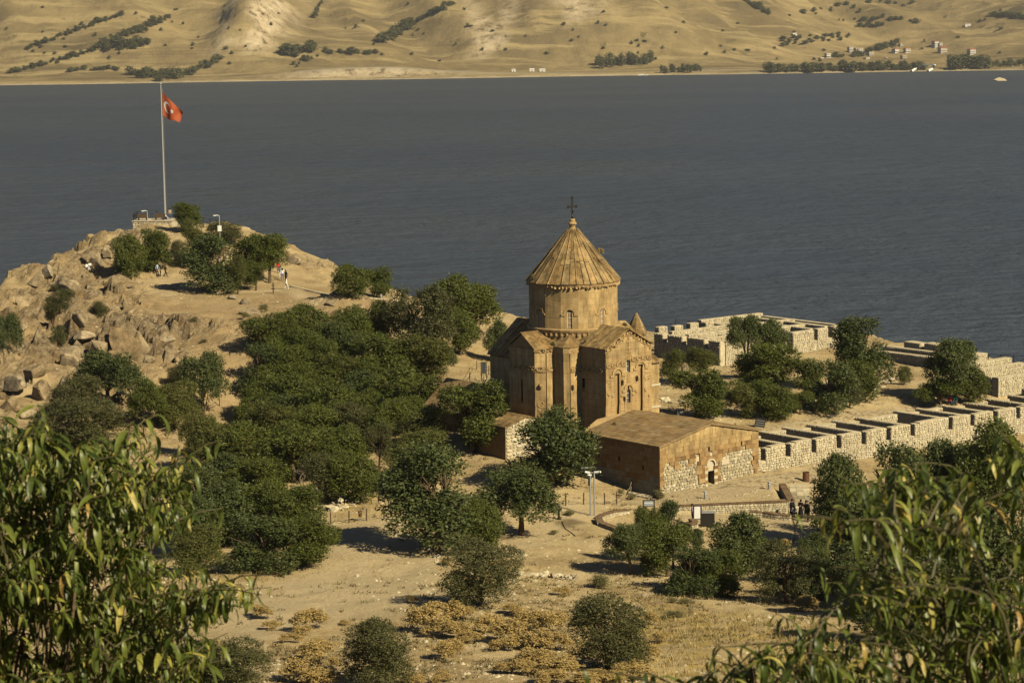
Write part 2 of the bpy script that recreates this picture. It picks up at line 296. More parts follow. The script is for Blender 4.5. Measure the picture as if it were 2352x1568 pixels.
for nme, A in (('rock', np.clip(rock, 0, 1)), ('pave', pave), ('damp', damp), ('grass', grass), ('bare', bare), ('brown', np.clip(blob(120, 320, 282, 34, 42)*1.2+.8*blob(300, 320, 285, 22, 22), 0, 1))): attr(me, nme, A[_k])
go = link(bpy.data.objects.new('ground', me)); go['kind'] = 'structure'
# ------------------------------------------------------------------ lake
lm, t, B = nm('lake_water'); g = nd(t, 'ShaderNodeNewGeometry')
def wv(sc, rot, s2, det=3):
    m = nd(t, 'ShaderNodeMapping'); m.inputs['Scale'].default_value = sc; m.inputs['Rotation'].default_value = (0, 0, rot); t.links.new(g.outputs['Position'], m.inputs['Vector']); return noise(t, m.outputs[0], s2, det, .6)
w1 = wv((.5, 1, 1), .3, .26, 4); w2 = wv((.6, 1, 1), -.2, .9, 3); w3 = wv((.6, 1, 1), .35, .06, 4); wp = ramp(t, wv((.5, 1, 1), .2, .009, 5), [.5, 1.25], [.36, .64])
hh = mth(t, 'ADD', mth(t, 'MULTIPLY', mth(t, 'ADD', mth(t, 'MULTIPLY', w1, 2.6), mth(t, 'MULTIPLY', w2, .9)), wp), mth(t, 'MULTIPLY', w3, 5.0))
wb = ramp(t, wv((.55, 1, 1), .2, .0045, 6), [(.038, .053, .074), (.054, .068, .086)], [.36, .64]); t.links.new(wb, B.inputs['Base Color']); B.inputs['Base Color'].default_value = (.046, .056, .064, 1); B.inputs['Roughness'].default_value = .3; B.inputs['IOR'].default_value = 1.33; B.inputs['Specular IOR Level'].default_value = .5  # sky reflection cut by the indirect clamp is painted into the base colour
bump(t, B, hh, 1.0, 1.0)
wo = link(bpy.data.objects.new('lake', mesh_np('lake', [(-9000, -3000, 0), (9000, -3000, 0), (9000, 9000, 0), (-9000, 9000, 0)], [(0, 1, 2, 3)], lm))); wo['kind'] = 'structure'
# ------------------------------------------------------------------ far shore and hills
hx = np.arange(-2300, 2301, 14.0); hy = np.concatenate([np.arange(3120, 4300, 9.0), np.arange(4300, 7200, 40.0)]); HX, HY = np.meshgrid(hx, hy)
def shore(x): return 3205+18*np.sin(x*.004+1)+12*np.sin(x*.013)
def hills(x, y):
    d = y-shore(x); st_ = 150+250*sm(x, 100, 900)-90*np.exp(-((x+330)/180)**2)
    z = np.minimum(d, 14)*.28+np.maximum(d-14, 0)*.03
    e = np.maximum(d-st_, 0); sl = .30-.12*sm(x, 150, 700)+.05*np.sin(x*.006)
    z = z+sl*e**1.0*sm(e, 0, 140)+np.maximum(e-900, 0)*.1
    a = sm(e, 0, 220)
    z = z+a*(fbm(x*.0028+y*.0016, y*.0011, 3, 50)-.5)*120+a*(fbm(x*.0085+y*.004, y*.0022, 4, 55, True)-.55)*34+a*(fbm(x*.022, y*.012, 3, 60)-.5)*12+sm(d, 10, 120)*(fbm(x*.01, y*.01, 3, 70)-.5)*9
    cl = np.exp(-((x+395)/38)**2)*sm(d, 170, 260)*(1-sm(d, 420, 620)); z = z+cl*(30+34*(fbm(x*.035, y*.03, 4, 80, True)-.3))
    b = np.exp(-((x+200)/120)**2)*sm(d, 20, 40)*(1-sm(d, 90, 170)); z = z+b*13
    return np.where(d < -6, -6, z)
HZ = hills(HX, HY)
hcl = np.clip(np.exp(-((HX+385)/42)**2)*sm(HY-shore(HX), 150, 230)*(1-sm(HY-shore(HX), 480, 640))*1.6*sm(fbm(HX*.03, HY*.03, 3, 91), .3, .55)+np.exp(-((HX+200)/130)**2)*sm(HY-shore(HX), 8, 20)*(1-sm(HY-shore(HX), 60, 75))*.9+.8*np.exp(-((HX-(-25))/45)**2)*sm(HY, 3420, 3480)*sm(fbm(HX*.04, HY*.02, 3, 33), .5, .6)+.8*np.exp(-((HX-110)/40)**2)*sm(HY, 3500, 3560)*sm(fbm(HX*.04, HY*.02, 3, 37), .45, .6), 0, 1)
hm, t, B = nm('dry_hills'); v = pos(t)
c = ramp(t, noise(t, v, .0042, 7, .62), [(.095, .075, .038), (.18, .136, .064), (.27, .205, .098), (.19, .142, .066), (.11, .088, .045)], [.32, .44, .53, .62, .74])
c = mixc(t, ramp(t, noise(t, v, .02, 6, .7), [0, .8], [.5, .64]), c, (.155, .12, .06))
mp = nd(t, 'ShaderNodeMapping'); mp.inputs['Scale'].default_value = (.0035, .03, .03); g = nd(t, 'ShaderNodeNewGeometry'); t.links.new(g.outputs['Position'], mp.inputs['Vector'])
c = mixc(t, ramp(t, noise(t, mp.outputs[0], 1, 5, .7), [.0, .85], [.5, .6]), c, (.33, .255, .125))          # strips of stubble along the slope
mp2 = nd(t, 'ShaderNodeMapping'); mp2.inputs['Scale'].default_value = (.0012, .0012, .11); t.links.new(g.outputs['Position'], mp2.inputs['Vector'])
c = mixc(t, mth(t, 'MULTIPLY', ramp(t, noise(t, mp2.outputs[0], 1, 4, .8), [0, .7], [.54, .64]), ramp(t, noise(t, v, .003, 2), [0, 1], [.45, .6])), c, (.13, .098, .05))    # old terraces
c = mixc(t, ramp(t, noise(t, v, .055, 4, .6), [0, .8], [.64, .72]), c, (.085, .075, .035))               # low scrub
rk = ramp(t, noise(t, v, .06, 6, .75), [(.07, .05, .03), (.38, .30, .185), (.56, .47, .32)], [.36, .46, .62]); c = mixc(t, at(t, 'cliff'), c, rk)
c = mixc(t, at(t, 'road'), c, (.30, .26, .19)); c = mixc(t, at(t, 'beach'), c, (.40, .34, .24))
t.links.new(c, B.inputs['Base Color']); B.inputs['Roughness'].default_value = 1; B.inputs['Specular IOR Level'].default_value = .05
bump(t, B, noise(t, v, .03, 7, .7), .5, 10)
n0, n1 = HX.shape; I = np.arange(n0*n1).reshape(n0, n1); q = np.stack([I[:-1, :-1], I[:-1, 1:], I[1:, 1:], I[1:, :-1]], -1).reshape(-1, 4)
me = mesh_np('hills', np.stack([HX.ravel(), HY.ravel(), HZ.ravel()], 1), q, hm, True); D_ = HY-shore(HX)
attr(me, 'cliff', hcl.ravel()); attr(me, 'road', ((1-sm(np.abs(D_-48), 6, 16))*sm(HX, -330, -260)*(1-sm(HX, 300, 420))).ravel()); attr(me, 'beach', .7*((1-sm(D_, 2, 9))).ravel())
ho = link(bpy.data.objects.new('hills', me)); ho['kind'] = 'structure'
def hp(px, py):
    d = ray(px, py); ys = np.arange(3150., 6500, 4); P = d[None]*(ys/d[1])[:, None]+[0, 0, CAMZ]; z = hills(P[:, 0], P[:, 1]); k = np.argmax(P[:, 2] <= z); p = P[k]; return np.array([p[0], p[1], float(hills(p[0:1], p[1:2])[0])])

# ------------------------------------------------------------------ air
hz_m = bpy.data.materials.new('haze_air'); hz_m.use_nodes = True; t = hz_m.node_tree; t.nodes.clear(); o_ = t.nodes.new('ShaderNodeOutputMaterial'); pv_ = nd(t, 'ShaderNodeVolumePrincipled'); pv_.inputs['Color'].default_value = (.82, .84, .86, 1); pv_.inputs['Density'].default_value = 6.5e-5; pv_.inputs['Anisotropy'].default_value = .3; t.links.new(pv_.outputs[0], o_.inputs['Volume'])
hb = MB().box(-9500, 9500, -3500, 9500, -8, 1500).build('haze', hz_m); hb['kind'] = 'stuff'
# ------------------------------------------------------------------ materials of the buildings
M_ASH = stone('sandstone_ashlar', [(.40, .275, .125), (.43, .30, .138), (.46, .325, .15), (.41, .28, .125), (.475, .34, .165), (.405, .288, .138)], .9, .28, b=.25)
def weather(m, amt=.55):
    """rain streaks and darker stains over a stone material"""
    t = m.node_tree; B = t.nodes['Principled BSDF']; l = B.inputs['Base Color'].links[0]; src = l.from_socket; t.links.remove(l)
    k = ramp(t, noise(t, pos(t, (1.6, 1.6, .22)), 1.0, 6, .7), [1-amt, 1.05], [.36, .58]); k2 = ramp(t, noise(t, pos(t), .35, 5, .65), [1-amt*.7, 1.08], [.36, .6]); c = mixc(t, 1.0, mixc(t, 1.0, src, k, 'MULTIPLY'), k2, 'MULTIPLY')
    t.links.new(mixc(t, ramp(t, noise(t, pos(t), 2.4, 5, .8), [0, .5], [.6, .75]), c, (.42, .36, .24)), B.inputs['Base Color'])
weather(M_ASH, .42)
M_CORE = stone('sandstone_core', [(.30, .195, .085), (.36, .24, .11)], .8, .3, rnd=False)
M_CARV = stone('carved_sandstone', [(.35, .235, .105), (.40, .275, .13)], 3, .3, rnd=False, b=.5)
M_ROOF = stone('roof_stone', [(.27, .178, .078), (.325, .22, .095), (.37, .25, .108), (.30, .215, .105), (.40, .295, .145), (.31, .19, .075)], 1.1, .38, b=.4)
M_GROOF = stone('porch_roof_stone', [(.205, .13, .06), (.25, .165, .075), (.28, .19, .088), (.225, .155, .08), (.29, .21, .11)], .9, .32, b=.35)
M_BROWN = stone('brown_ashlar', [(.21, .125, .054), (.29, .185, .08), (.345, .23, .105), (.145, .085, .04), (.32, .205, .088), (.25, .165, .08), (.36, .25, .118)], 1.6, .3, b=.4)
M_GREY = stone('grey_rubble', [(.40, .345, .23), (.30, .255, .165), (.47, .405, .275), (.25, .21, .14), (.43, .36, .22), (.35, .30, .2)], 2.2, .3, b=.6)
M_PALE = stone('pale_rubble', [(.56, .485, .33), (.50, .425, .275), (.60, .53, .375), (.43, .365, .24), (.53, .44, .28), (.58, .505, .35), (.48, .405, .265), (.36, .30, .2)], 2.6, .25, b=.6)
M_MORT = stone('lime_mortar', [(.50, .42, .275), (.57, .49, .33)], 1.5, .3, rnd=False, b=.7)
M_DMORT = stone('brown_mortar', [(.33, .25, .145), (.38, .295, .175)], 1.5, .3, rnd=False, b=.7)
M_WHITE = plain('pale_limestone', (.50, .43, .30), .9, spec=.1)
weather(M_ROOF, .6); weather(M_PALE, .12); weather(M_GROOF, .2)
M_WIN = plain('window_frame_white', (.62, .62, .6), .5)
M_DARK = plain('painted_interior_shade', (.008, .007, .006), .9, spec=0)  # near black: shade inside openings and the hall, painted as colour
gl, t, B = nm('window_glass'); B.inputs['Base Color'].default_value = (.02, .022, .025, 1); B.inputs['Roughness'].default_value = .12
M_GLASS = gl
M_IRON = plain('black_iron', (.022, .02, .018), .5, .3)
M_RUST = plain('rusty_brown_steel', (.12, .055, .025), .7, .2)
M_WOOD = plain('dark_wood_post', (.075, .045, .025), .85)
M_ROPE = plain('pale_rope', (.34, .27, .16), .95)
M_STEEL = plain('galvanised_steel', (.48, .48, .45), .45, .5)
M_WHITEP = plain('white_paint', (.78, .77, .72), .5)
M_TILE = stone('brown_coping_tile', [(.13, .085, .05), (.19, .125, .07), (.16, .11, .065)], 2, .3)
# ------------------------------------------------------------------ pieces: blocks, slabs, rubble stones
def block_geo(seed, kind):
    r = np.random.default_rng(seed)
    if kind == 'ashlar':
        j = lambda a: (r.random((4, 2))-.5)*a
        c = np.array([(-.5, -.5), (.5, -.5), (.5, .5), (-.5, .5)]); A = c*.997+j(.004); Bq = c*(.975)+j(.012)
        V = [(x, 0, z) for x, z in A]+[(x, -.9, z) for x, z in A]+[(x, -1+(r.random()-.5)*.05, z) for x, z in Bq]
        Fc = [(0, 1, 5, 4), (1, 2, 6, 5), (2, 3, 7, 6), (3, 0, 4, 7), (4, 5, 9, 8), (5, 6, 10, 9), (6, 7, 11, 10), (7, 4, 8, 11), (8, 9, 10, 11)]
        return np.array(V), [(a, b, c_, d) for a, b, c_, d in Fc]
    n = 6; a = np.linspace(0, 2*np.pi, n, endpoint=False)+r.random()*.9; sq = np.array([(np.cos(x), np.sin(x)) for x in a]); sq = sq/np.maximum(abs(sq[:, :1]), abs(sq[:, 1:]))**.85*.5
    sq = sq*(.93+.08*r.random((n, 1))); V = [(x, 0, z) for x, z in sq]+[(x*.97, -.7, z*.97) for x, z in sq]+[(x*.84+(r.random()-.5)*.12, -1+(r.random()-.5)*.3, z*.84) for x, z in sq]
    Fc = [(i, (i+1) % n, n+(i+1) % n, n+i) for i in range(n)]+[(n+i, n+(i+1) % n, 2*n+(i+1) % n, 2*n+i) for i in range(n)]
    return np.array(V), Fc+[(2*n, 2*n+1, 2*n+2, 2*n+3), (2*n, 2*n+3, 2*n+4, 2*n+5)]
GEO = {(k, i): block_geo(100+i, k) for k in ('ashlar', 'rubble') for i in range(8)}; GMESH = {}
def geo_mesh(k, i, m):
    key = (k, i, m.name)
    if key not in GMESH: V, Fc = GEO[(k, i)]; GMESH[key] = mesh_np('stone_block', V, Fc, m)
    return GMESH[key]
class Pieces:
    """stones of one thing: the largest in the picture become parts, the rest is joined"""
    def __init__(s, parent, name, limit=300, rest=None): s.p = parent; s.name = name; s.limit = limit; s.L = []; s.rest = rest or name+'_facing'
    def add(s, M, kind, m): s.L.append((M, kind, int(rng.integers(8)), m))
    def finish(s):
        MW = s.p.matrix_basis.copy(); nrm = MW.to_3x3(); big = []
        for e in s.L:
            M = e[0]; c = MW @ M.translation; n = (nrm @ (M.to_3x3() @ Vector((0, -1, 0)))).normalized(); vd = (Vector((0, 0, CAMZ))-c)
            f = max(n.dot(vd.normalized()), .0); a, b = M.col[0].to_3d().length, M.col[2].to_3d().length
            x, y = prj(c); big.append(a*b*(f+.02)/vd.length_squared*(1 if -10 < x < 1034 and -10 < y < 692 else .001))
        o = np.argsort(-np.array(big)); rest = {}
        for k, i in enumerate(o):
            M, kind, vi, m = s.L[i]
            if k < s.limit:
                ob = bpy.data.objects.new(s.name, geo_mesh(kind, vi, m)); COL.objects.link(ob); ob.parent = s.p; ob.matrix_basis = M
            else: rest.setdefault(m.name, []).append((M, kind, vi, m))
        for mn, L in rest.items():
            VV, FF, RR, n0 = [], [], [], 0
            for M, kind, vi, m in L:
                V, Fc = GEO[(kind, vi)]; A = np.array(M); VV.append(V @ A[:3, :3].T+A[:3, 3]); FF += [tuple(i+n0 for i in f) for f in Fc]; n0 += len(V); RR += [rng.random()]*len(V)
            me = mesh_np(s.rest, np.concatenate(VV), FF, L[0][3]); attr(me, 'rnd', RR); ob = link(bpy.data.objects.new(s.rest, me), s.p); ob['kind'] = 'stuff'
def mat4(x, y, z, o): return Matrix(((x.x, y.x, z.x, o.x), (x.y, y.y, z.y, o.y), (x.z, y.z, z.z, o.z), (0, 0, 0, 1)))
def course(P, o, u, v, Wd, H, rowh, blen, mat, kind='ashlar', depth=.1, holes=(), top=None, gap=.004, jit=.25, zoff=0.0, out=.008):
    """lays stones in courses on the plane o + u x + v z, facing v x ... outward normal = u x v (for a right-handed wall seen from outside)"""
    o, u, v = Vector(o), Vector(u).normalized(), Vector(v).normalized(); n = u.cross(v)
    z = zoff
    while z < H-.04:
        h = rowh*(1+(rng.random()-.5)*jit)
        if z+h > H-.3*rowh: h = H-z
        zc_ = z+h/2; iv = [(0.0, Wd)]
        for (a, b, z0, z1, arch) in holes:
            if z0 < zc_ < z1:
                if arch and zc_ > z1-(b-a)/2:
                    rr = (b-a)/2; k = math.sqrt(max(rr*rr-(zc_-(z1-rr))**2, 0)); a, b = (a+b)/2-k, (a+b)/2+k
                nv = []
                for p, q_ in iv:
                    if b <= p or a >= q_: nv.append((p, q_)); continue
                    if a > p: nv.append((p, a))
                    if b < q_: nv.append((b, q_))
                iv = nv
        for p, q_ in iv:
            x = p
            while x < q_-.02:
                L = blen*(1+(rng.random()-.5)*1.0)
                if x+L > q_-.35*blen: L = q_-x
                hh = h
                if top: hh = min(z+h, top(x+.01), top(x+L-.01))-z
                if hh > .3*rowh:
                    m = mat(x+L/2, z+hh/2) if callable(mat) else mat
                    k2, m2 = m if isinstance(m, tuple) else (kind, m if m is not None else None)
                    if m2: P.add(mat4(u*(L-gap), -n*(depth*(1+(rng.random()-.5)*(.3 if kind=='rubble' else .04))+out*rng.random()), v*(hh-gap), o+u*(x+L/2)+v*(z+hh/2)), k2, m2)
                x += L
        z += h
def wall_box(P0, u, n_in, L, th, z0, z1): # helper for local boxes
    pass
def arch_ring(mb, cx, z, r0_, r1, y0, y1, n=10, tail=0):
    for k in range(n):
        a, b = math.pi*k/n, math.pi*(k+1)/n; p = [(r0_, a), (r1, a), (r1, b), (r0_, b)]; Q = [(cx+r*math.cos(t_), z+r*math.sin(t_)) for r, t_ in p]
        mb.hexa([(x, y0, zz) for x, zz in Q], [(x, y1, zz) for x, zz in Q])
    if tail:
        for s in (-1, 1): a, b = sorted((cx+s*r0_, cx+s*(r1+tail))); mb.box(a, b, min(y0, y1), max(y0, y1), z-(r1-r0_), z)
    return mb
def arch_poly(cx, z0, w, h, n=8):
    r = w/2; return [(cx-r, z0), (cx+r, z0)]+[(cx+r*math.cos(math.pi*k/n), z0+h-r+r*math.sin(math.pi*k/n)) for k in range(n+1)]
def window(parent, F_, cx, z0, w, h, depth=.0, frame=True, mat=None):
    """arched window lying on plane y=0 of the local face frame F_ (Matrix), facing -y"""
    P = arch_poly(cx, z0, w, h); n = len(P)
    mb = MB().add([(x, -depth, z) for x, z in P]+[(x, -depth+.04, z) for x, z in P], [tuple(range(n))]+[(i, n+i, n+(i+1) % n, (i+1) % n) for i in range(n)]).xf(F_)
    ob = mb.build('window', mat or M_GLASS, parent)
    if frame:
        f = MB(); b = .036; y0, y1 = -depth-.05, -depth-.005
        f.box(cx-b/2, cx+b/2, y0, y1, z0, z0+h-.35*w)
        k = max(3, round(h/.42))
        for i in range(k): zz = z0+(h-.45*w)*i/(k-1); f.box(cx-w/2, cx+w/2, y0-.003, y1-.003, zz, zz+b)
        for s in (-1, 1): f.box(cx+s*(w/2-b/2)-b/2, cx+s*(w/2-b/2)+b/2, y0-.006, y1-.006, z0, z0+h-.45*w)
        f.xf(F_).build('window_frame', M_WIN, ob)
    return ob
def face_frame(o, u, n):
    """local frame: x along the wall, y into the wall, z up"""
    u = Vector(u).normalized(); n = Vector(n).normalized(); return mat4(u, -n, Vector((0, 0, 1)), Vector(o))
def lumps(mb, x0, x1, z0, z1, n, size=.16, y=-.13, h=.12):
    for _ in range(n):
        x, z = random.uniform(x0, x1), random.uniform(z0, z1); a, b = size*random.uniform(.5, 1.2), size*random.uniform(.4, 1.0); t_ = random.uniform(0, 3.14); c, s = math.cos(t_), math.sin(t_)
        Q = [(x+a*c, z+a*s), (x-b*s, z+b*c), (x-a*c, z-a*s), (x+b*s, z-b*c)]
        mb.add([(p, y, r) for p, r in Q]+[(x, y-h*random.uniform(.5, 1), z)], [(0, 1, 4), (1, 2, 4), (2, 3, 4), (3, 0, 4)])
def scroll(mb, x0, x1, z, h, y=-.13, d=.1):
    """running vine: rings side by side with knots between"""
    k = max(1, round((x1-x0)/(h*1.15))); w = (x1-x0)/k
    for i in range(k):
        c = x0+w*(i+.5); P = [(c+.36*w*math.cos(a), y-d*.35, z+.36*h*math.sin(a)*1.05) for a in np.linspace(.4+random.random(), 5.9+random.random(), 9)]
        mb.tube(P, .075*h/.5, 4); lumps(mb, c-.15*w, c+.15*w, z-.2*h, z+.2*h, 4, .1, y, d); lumps(mb, c+.4*w, c+.55*w, z-.4*h, z+.4*h, 4, .09, y, d)
    mb.box(x0, x1, y-d*.5, y, z-h*.5, z-h*.43)
def saint(mb, cx, z, h, y=-.13):
    """a carved robed figure in low relief"""
    w = h*.17
    for i in range(5):
        a, b = i/5, (i+1)/5; wa, wb = w*(1.05-.45*a**2), w*(1.05-.45*b**2); za, zb = z+h*.8*a, z+h*.8*b; d = .07+.02*(i % 2)
        mb.hexa([(cx-wa, y, za), (cx+wa, y, za), (cx+wb, y, zb), (cx-wb, y, zb)], [(cx-wa*.6, y-d, za), (cx+wa*.6, y-d, za), (cx+wb*.6, y-d, zb), (cx-wb*.6, y-d, zb)])
    n = 8; V = [(cx+h*.1*math.cos(k*.785), y, z+h*.9+h*.1*math.sin(k*.785)) for k in range(n)]+[(cx+h*.075*math.cos(k*.785), y-.09, z+h*.9+h*.075*math.sin(k*.785)) for k in range(n)]
    mb.add(V, [(k, (k+1) % n, n+(k+1) % n, n+k) for k in range(n)]+[tuple(range(n, 2*n))])
def strips_roof(parent, name, rib, A, Bp, Cq, D, n, m=2, th=.09):
    """stone slabs between eave A-B and ridge D-C with ribs along the joints"""
    A, Bp, Cq, D = map(Vector, (A, Bp, Cq, D)); nn = (Bp-A).cross(D-A)
    if nn.length < 1e-6: nn = (Bp-A).cross(Cq-A)
    nn.normalize()
    for i in range(n):
        for j in range(m):
            f = lambda a, b: (A.lerp(Bp, a)).lerp(D.lerp(Cq, a), b)
            e = .012; a0, a1 = (i+e)/n, (i+1-e)/n; jj = .12*(rng.random()-.5) if m > 1 else 0; b0, b1 = (j+(e if j == 0 else .03))/m, (j+1-.01)/m
            k = th*(.8+.5*rng.random()); P4 = [f(a0, b0), f(a1, b0), f(a1, b1), f(a0, b1)]
            MB().hexa([p-nn*.02 for p in P4], [p+nn*k for p in P4]).build(name, M_ROOF, parent)
        if rib and i > 0: MB().tube([f(i/n, 0)+nn*.12, f(i/n, .99)+nn*.10], .045, 4).build(rib, M_ROOF, parent)
# ------------------------------------------------------------------ the church
CH = (5.95, 217.4, 13.0); CHR = R(38.5)
ch = thing('church', 'domed sandstone church with conical stone roof and carved walls above the porch', 'church', CH, rz=CHR)
X, Y, Z = Vector((1, 0, 0)), Vector((0, 1, 0)), Vector((0, 0, 1))
def pr(parent, name, poly, z0, z1, m=M_CORE): return MB().prism(poly, z0, z1).build(name, m, parent)
hw, yw = 2.86, 8.0
we, wr = 8.6, 10.2
# west arm: body with gable
mb = MB(); g = [(-hw+.12, -yw+.3), (hw-.12, -yw+.3), (hw-.12, -2.5), (-hw+.12, -2.5)]
mb.add([(x, y, -.6) for x, y in g]+[(x, y, we) for x, y in g]+[(0, -yw+.3, wr), (0, -2.5, wr)], [(3, 2, 1, 0), (0, 1, 5, 8, 4), (1, 2, 6, 5), (2, 3, 7, 9, 6), (3, 0, 4, 7), (4, 8, 9, 7), (8, 5, 6, 9)]); mb.build('west_arm', M_CORE, ch)
# north and south arms (eight-sided ends)
def arm(sgn):
    P = [(sgn*6.4, -1.86), (sgn*6.4, 1.86), (sgn*5.55, 2.48), (sgn*2.5, 2.48), (sgn*2.5, -2.48), (sgn*5.55, -2.48)]
    if sgn < 0: P = P[::-1]
    pr(ch, 'north_arm' if sgn < 0 else 'south_arm', P, -3, 8.32)
    gm_ = MB(); gm_.add([(sgn*6.4, -1.86, 8.3), (sgn*6.4, 1.86, 8.3), (sgn*6.4, 0, 9.6), (sgn*4.2, -2.4, 8.3), (sgn*4.2, 2.4, 8.3), (sgn*4.2, 0, 9.6)], [(0, 1, 2), (0, 3, 5, 2), (1, 2, 5, 4), (3, 4, 5), (0, 1, 4, 3)]); gm_.build('gable', M_CORE, ch)
    R0, R1 = (sgn*6.62, 0, 9.78), (sgn*3.9, 0, 9.78)
    for t_ in (-1, 1):
        a, b, c = (sgn*6.62, t_*1.98, 8.42), (sgn*5.6, t_*2.72, 8.38), (sgn*3.9, t_*2.72, 8.38)
        q_ = [(b, c, R1, R0), (a, b, R0, R0)]
        for (A_, B_, C_, D_), n_ in zip(q_, (3, 1)):
            if (sgn < 0) == (t_ < 0): A_, B_, C_, D_ = B_, A_, D_, C_
            strips_roof(ch, 'roof_slab', 'roof_rib', A_, B_, C_, D_, n_, 1)
arm(-1); arm(1)
# corner niches
def niche(sx, sy):
    P = [(sx*2.4, sy*4.3), (sx*4.15, sy*4.3), (sx*4.56, sy*3.9), (sx*4.56, sy*2.3), (sx*2.4, sy*2.3)]
    if sx*sy < 0: P = P[::-1]
    pr(ch, 'corner_niche', P, -3, 8.4); ap = (sx*3.1, sy*3.2, 9.55); e = 8.47; k = 1.06
    E = [(sx*2.5, sy*4.52, e), (sx*3.35, sy*4.52, e), (sx*4.28, sy*4.5, e), (sx*4.76, sy*4.0, e), (sx*4.76, sy*2.9, e), (sx*4.6, sy*2.2, e+.1)]
    for a, b in zip(E[:-1], E[1:]):
        if sx*sy < 0: a, b = b, a
        strips_roof(ch, 'roof_slab', None, b, a, ap, ap, 1, 1, .07) if sx*sy > 0 and False else strips_roof(ch, 'roof_slab', None, *( (a, b, ap, ap) if sx*sy > 0 else (a, b, ap, ap)), 1, 1, .07)
    c = MB(); c.prism([(x*1.03, y*1.03) for x, y in P], 7.95, 8.4); c.build('cornice', M_CARV, ch)
niche(-1, -1); niche(1, -1)
pr(ch, 'crossing', [(-4.2, -4.0), (4.2, -4.0), (4.2, 4.0), (-4.2, 4.0)], -.6, 8.5)
MB().lathe([(4.25, 8.4), (4.3, 9.6), (4.3, 9.95)], 32).build('drum_base', M_CORE, ch)
# east arm
mb = MB(); g = [(-3.7, 2.0), (3.7, 2.0), (3.7, 8.4), (-3.7, 8.4)]
mb.add([(x, y, -.6) for x, y in g]+[(x, y, 6.6) for x, y in g]+[(0, 2.0, 9.65), (0, 8.4, 9.65)], [(3, 2, 1, 0), (0, 1, 5, 8, 4), (1, 2, 6, 5), (2, 3, 7, 9, 6), (3, 0, 4, 7), (4, 8, 9, 7), (8, 5, 6, 9)]); mb.build('east_arm', M_CORE, ch)
strips_roof(ch, 'roof_slab', 'roof_rib', (-3.95, 8.6, 6.55), (-3.95, 2.4, 6.55), (0, 2.4, 9.85), (0, 8.6, 9.85), 9, 1)
strips_roof(ch, 'roof_slab', 'roof_rib', (3.95, 2.4, 6.55), (3.95, 8.6, 6.55), (0, 8.6, 9.85), (0, 2.4, 9.85), 9, 1)
# west roof
strips_roof(ch, 'roof_slab', 'roof_rib', (-hw-.22, -3.6, we-.1), (-hw-.22, -yw-.12, we-.1), (0, -yw-.12, wr+.03), (0, -3.6, wr+.03), 7, 1)
strips_roof(ch, 'roof_slab', 'roof_rib', (hw+.22, -yw-.12, we-.1), (hw+.22, -3.6, we-.1), (0, -3.6, wr+.03), (0, -yw-.12, wr+.03), 7, 1)
# ashlar
PA = Pieces(ch, 'ashlar_block', 300, 'ashlar_facing')
gt = lambda x: we+(wr-we)*(1-abs(x-hw)/hw)-.04
Wf = face_frame((-hw, -yw+.3, 0), X, -Y)
WH = [(1.15, 1.72, 2.15, 6.35, True), (4.05, 4.62, 2.15, 6.75, True), (2.58, 3.02, 3.2, 4.75, True), (2.58, 3.02, 6.15, 7.35, True)]
course(PA, (-hw, -yw+.3, 1.6), X, Z, 2*hw, 9.0, .56, .85, M_ASH, depth=.28, holes=[(a, b, c-1.6, d-1.6, e) for a, b, c, d, e in WH], top=lambda x: gt(x)-1.6)
course(PA, (-hw+.12, -3.9, 0), -Y, Z, yw-3.9-.3, we, .6, .9, M_ASH, depth=.12, holes=[(.6, 1.05, 4.6, 5.8, False)])
course(PA, (-6.4, 1.86, 0), -Y, Z, 3.72, 8.3, .6, .9, M_ASH, depth=.12, holes=[(1.7, 2.05, 3.2, 5.2, True)])
dch = Vector((.85, -.62, 0)).normalized()
course(PA, (-6.46, -1.9, 0), dch, Z, 1.06, 7.95, .6, .62, M_ASH, depth=.1)
course(PA, (-5.55, -2.48, 0), X, Z, 1.0, 7.95, .6, .6, M_ASH, depth=.12)
course(PA, (-4.15, -4.3, 0), X, Z, 1.35, 7.95, .6, .62, M_ASH, depth=.1, holes=[(.75, 1.05, 3.0, 4.5, True)])
course(PA, (-4.6, -3.94, 0), Vector((.41, -.4, 0)), Z, .57, 7.95, .6, .57, M_ASH, depth=.1)
course(PA, (-4.56, -2.6, 0), -Y, Z, 1.3, 7.95, .6, .7, M_ASH, depth=.1)
course(PA, (-3.7, 8.3, 0), -Y, Z, 5.8, 6.5, .6, .9, M_ASH, depth=.1)
# drum: sixteen faces
RD = 4.29; db, dt = 10.0, 13.85; pts16 = [(RD*math.cos(R(-90+22.5*k-11.25)), RD*math.sin(R(-90+22.5*k-11.25))) for k in range(16)]
pr(ch, 'drum', [(x*.97, y*.97) for x, y in pts16], 9.5, dt+.3)
for k in (-5, -4, -3, -2, -1, 0, 1, 2, 3, 4):
    a = R(-90+22.5*k); n_ = Vector((math.cos(a), math.sin(a), 0)); u_ = Vector((-math.sin(a), math.cos(a), 0)); wdt = 2*RD*math.sin(R(11.25)); ap = RD*math.cos(R(11.25))-.13
    o_ = n_*ap-u_*wdt/2; w_ = k % 2 == 0
    course(PA, (o_.x, o_.y, db), u_, Z, wdt, dt-db, .55, .8, M_ASH, depth=.12, holes=[(wdt/2-.22, wdt/2+.22, .12, 1.72, True)] if w_ else ())
    if w_:
        Ff = face_frame((o_.x, o_.y, db), u_, n_); window(ch, Ff, wdt/2, .12, .44, 1.6)
        arch_ring(MB(), wdt/2, 1.45, .42, .6, -.2, -.11, 10, .2).xf(Ff).build('arch_moulding', M_CARV, ch)
PA.finish()
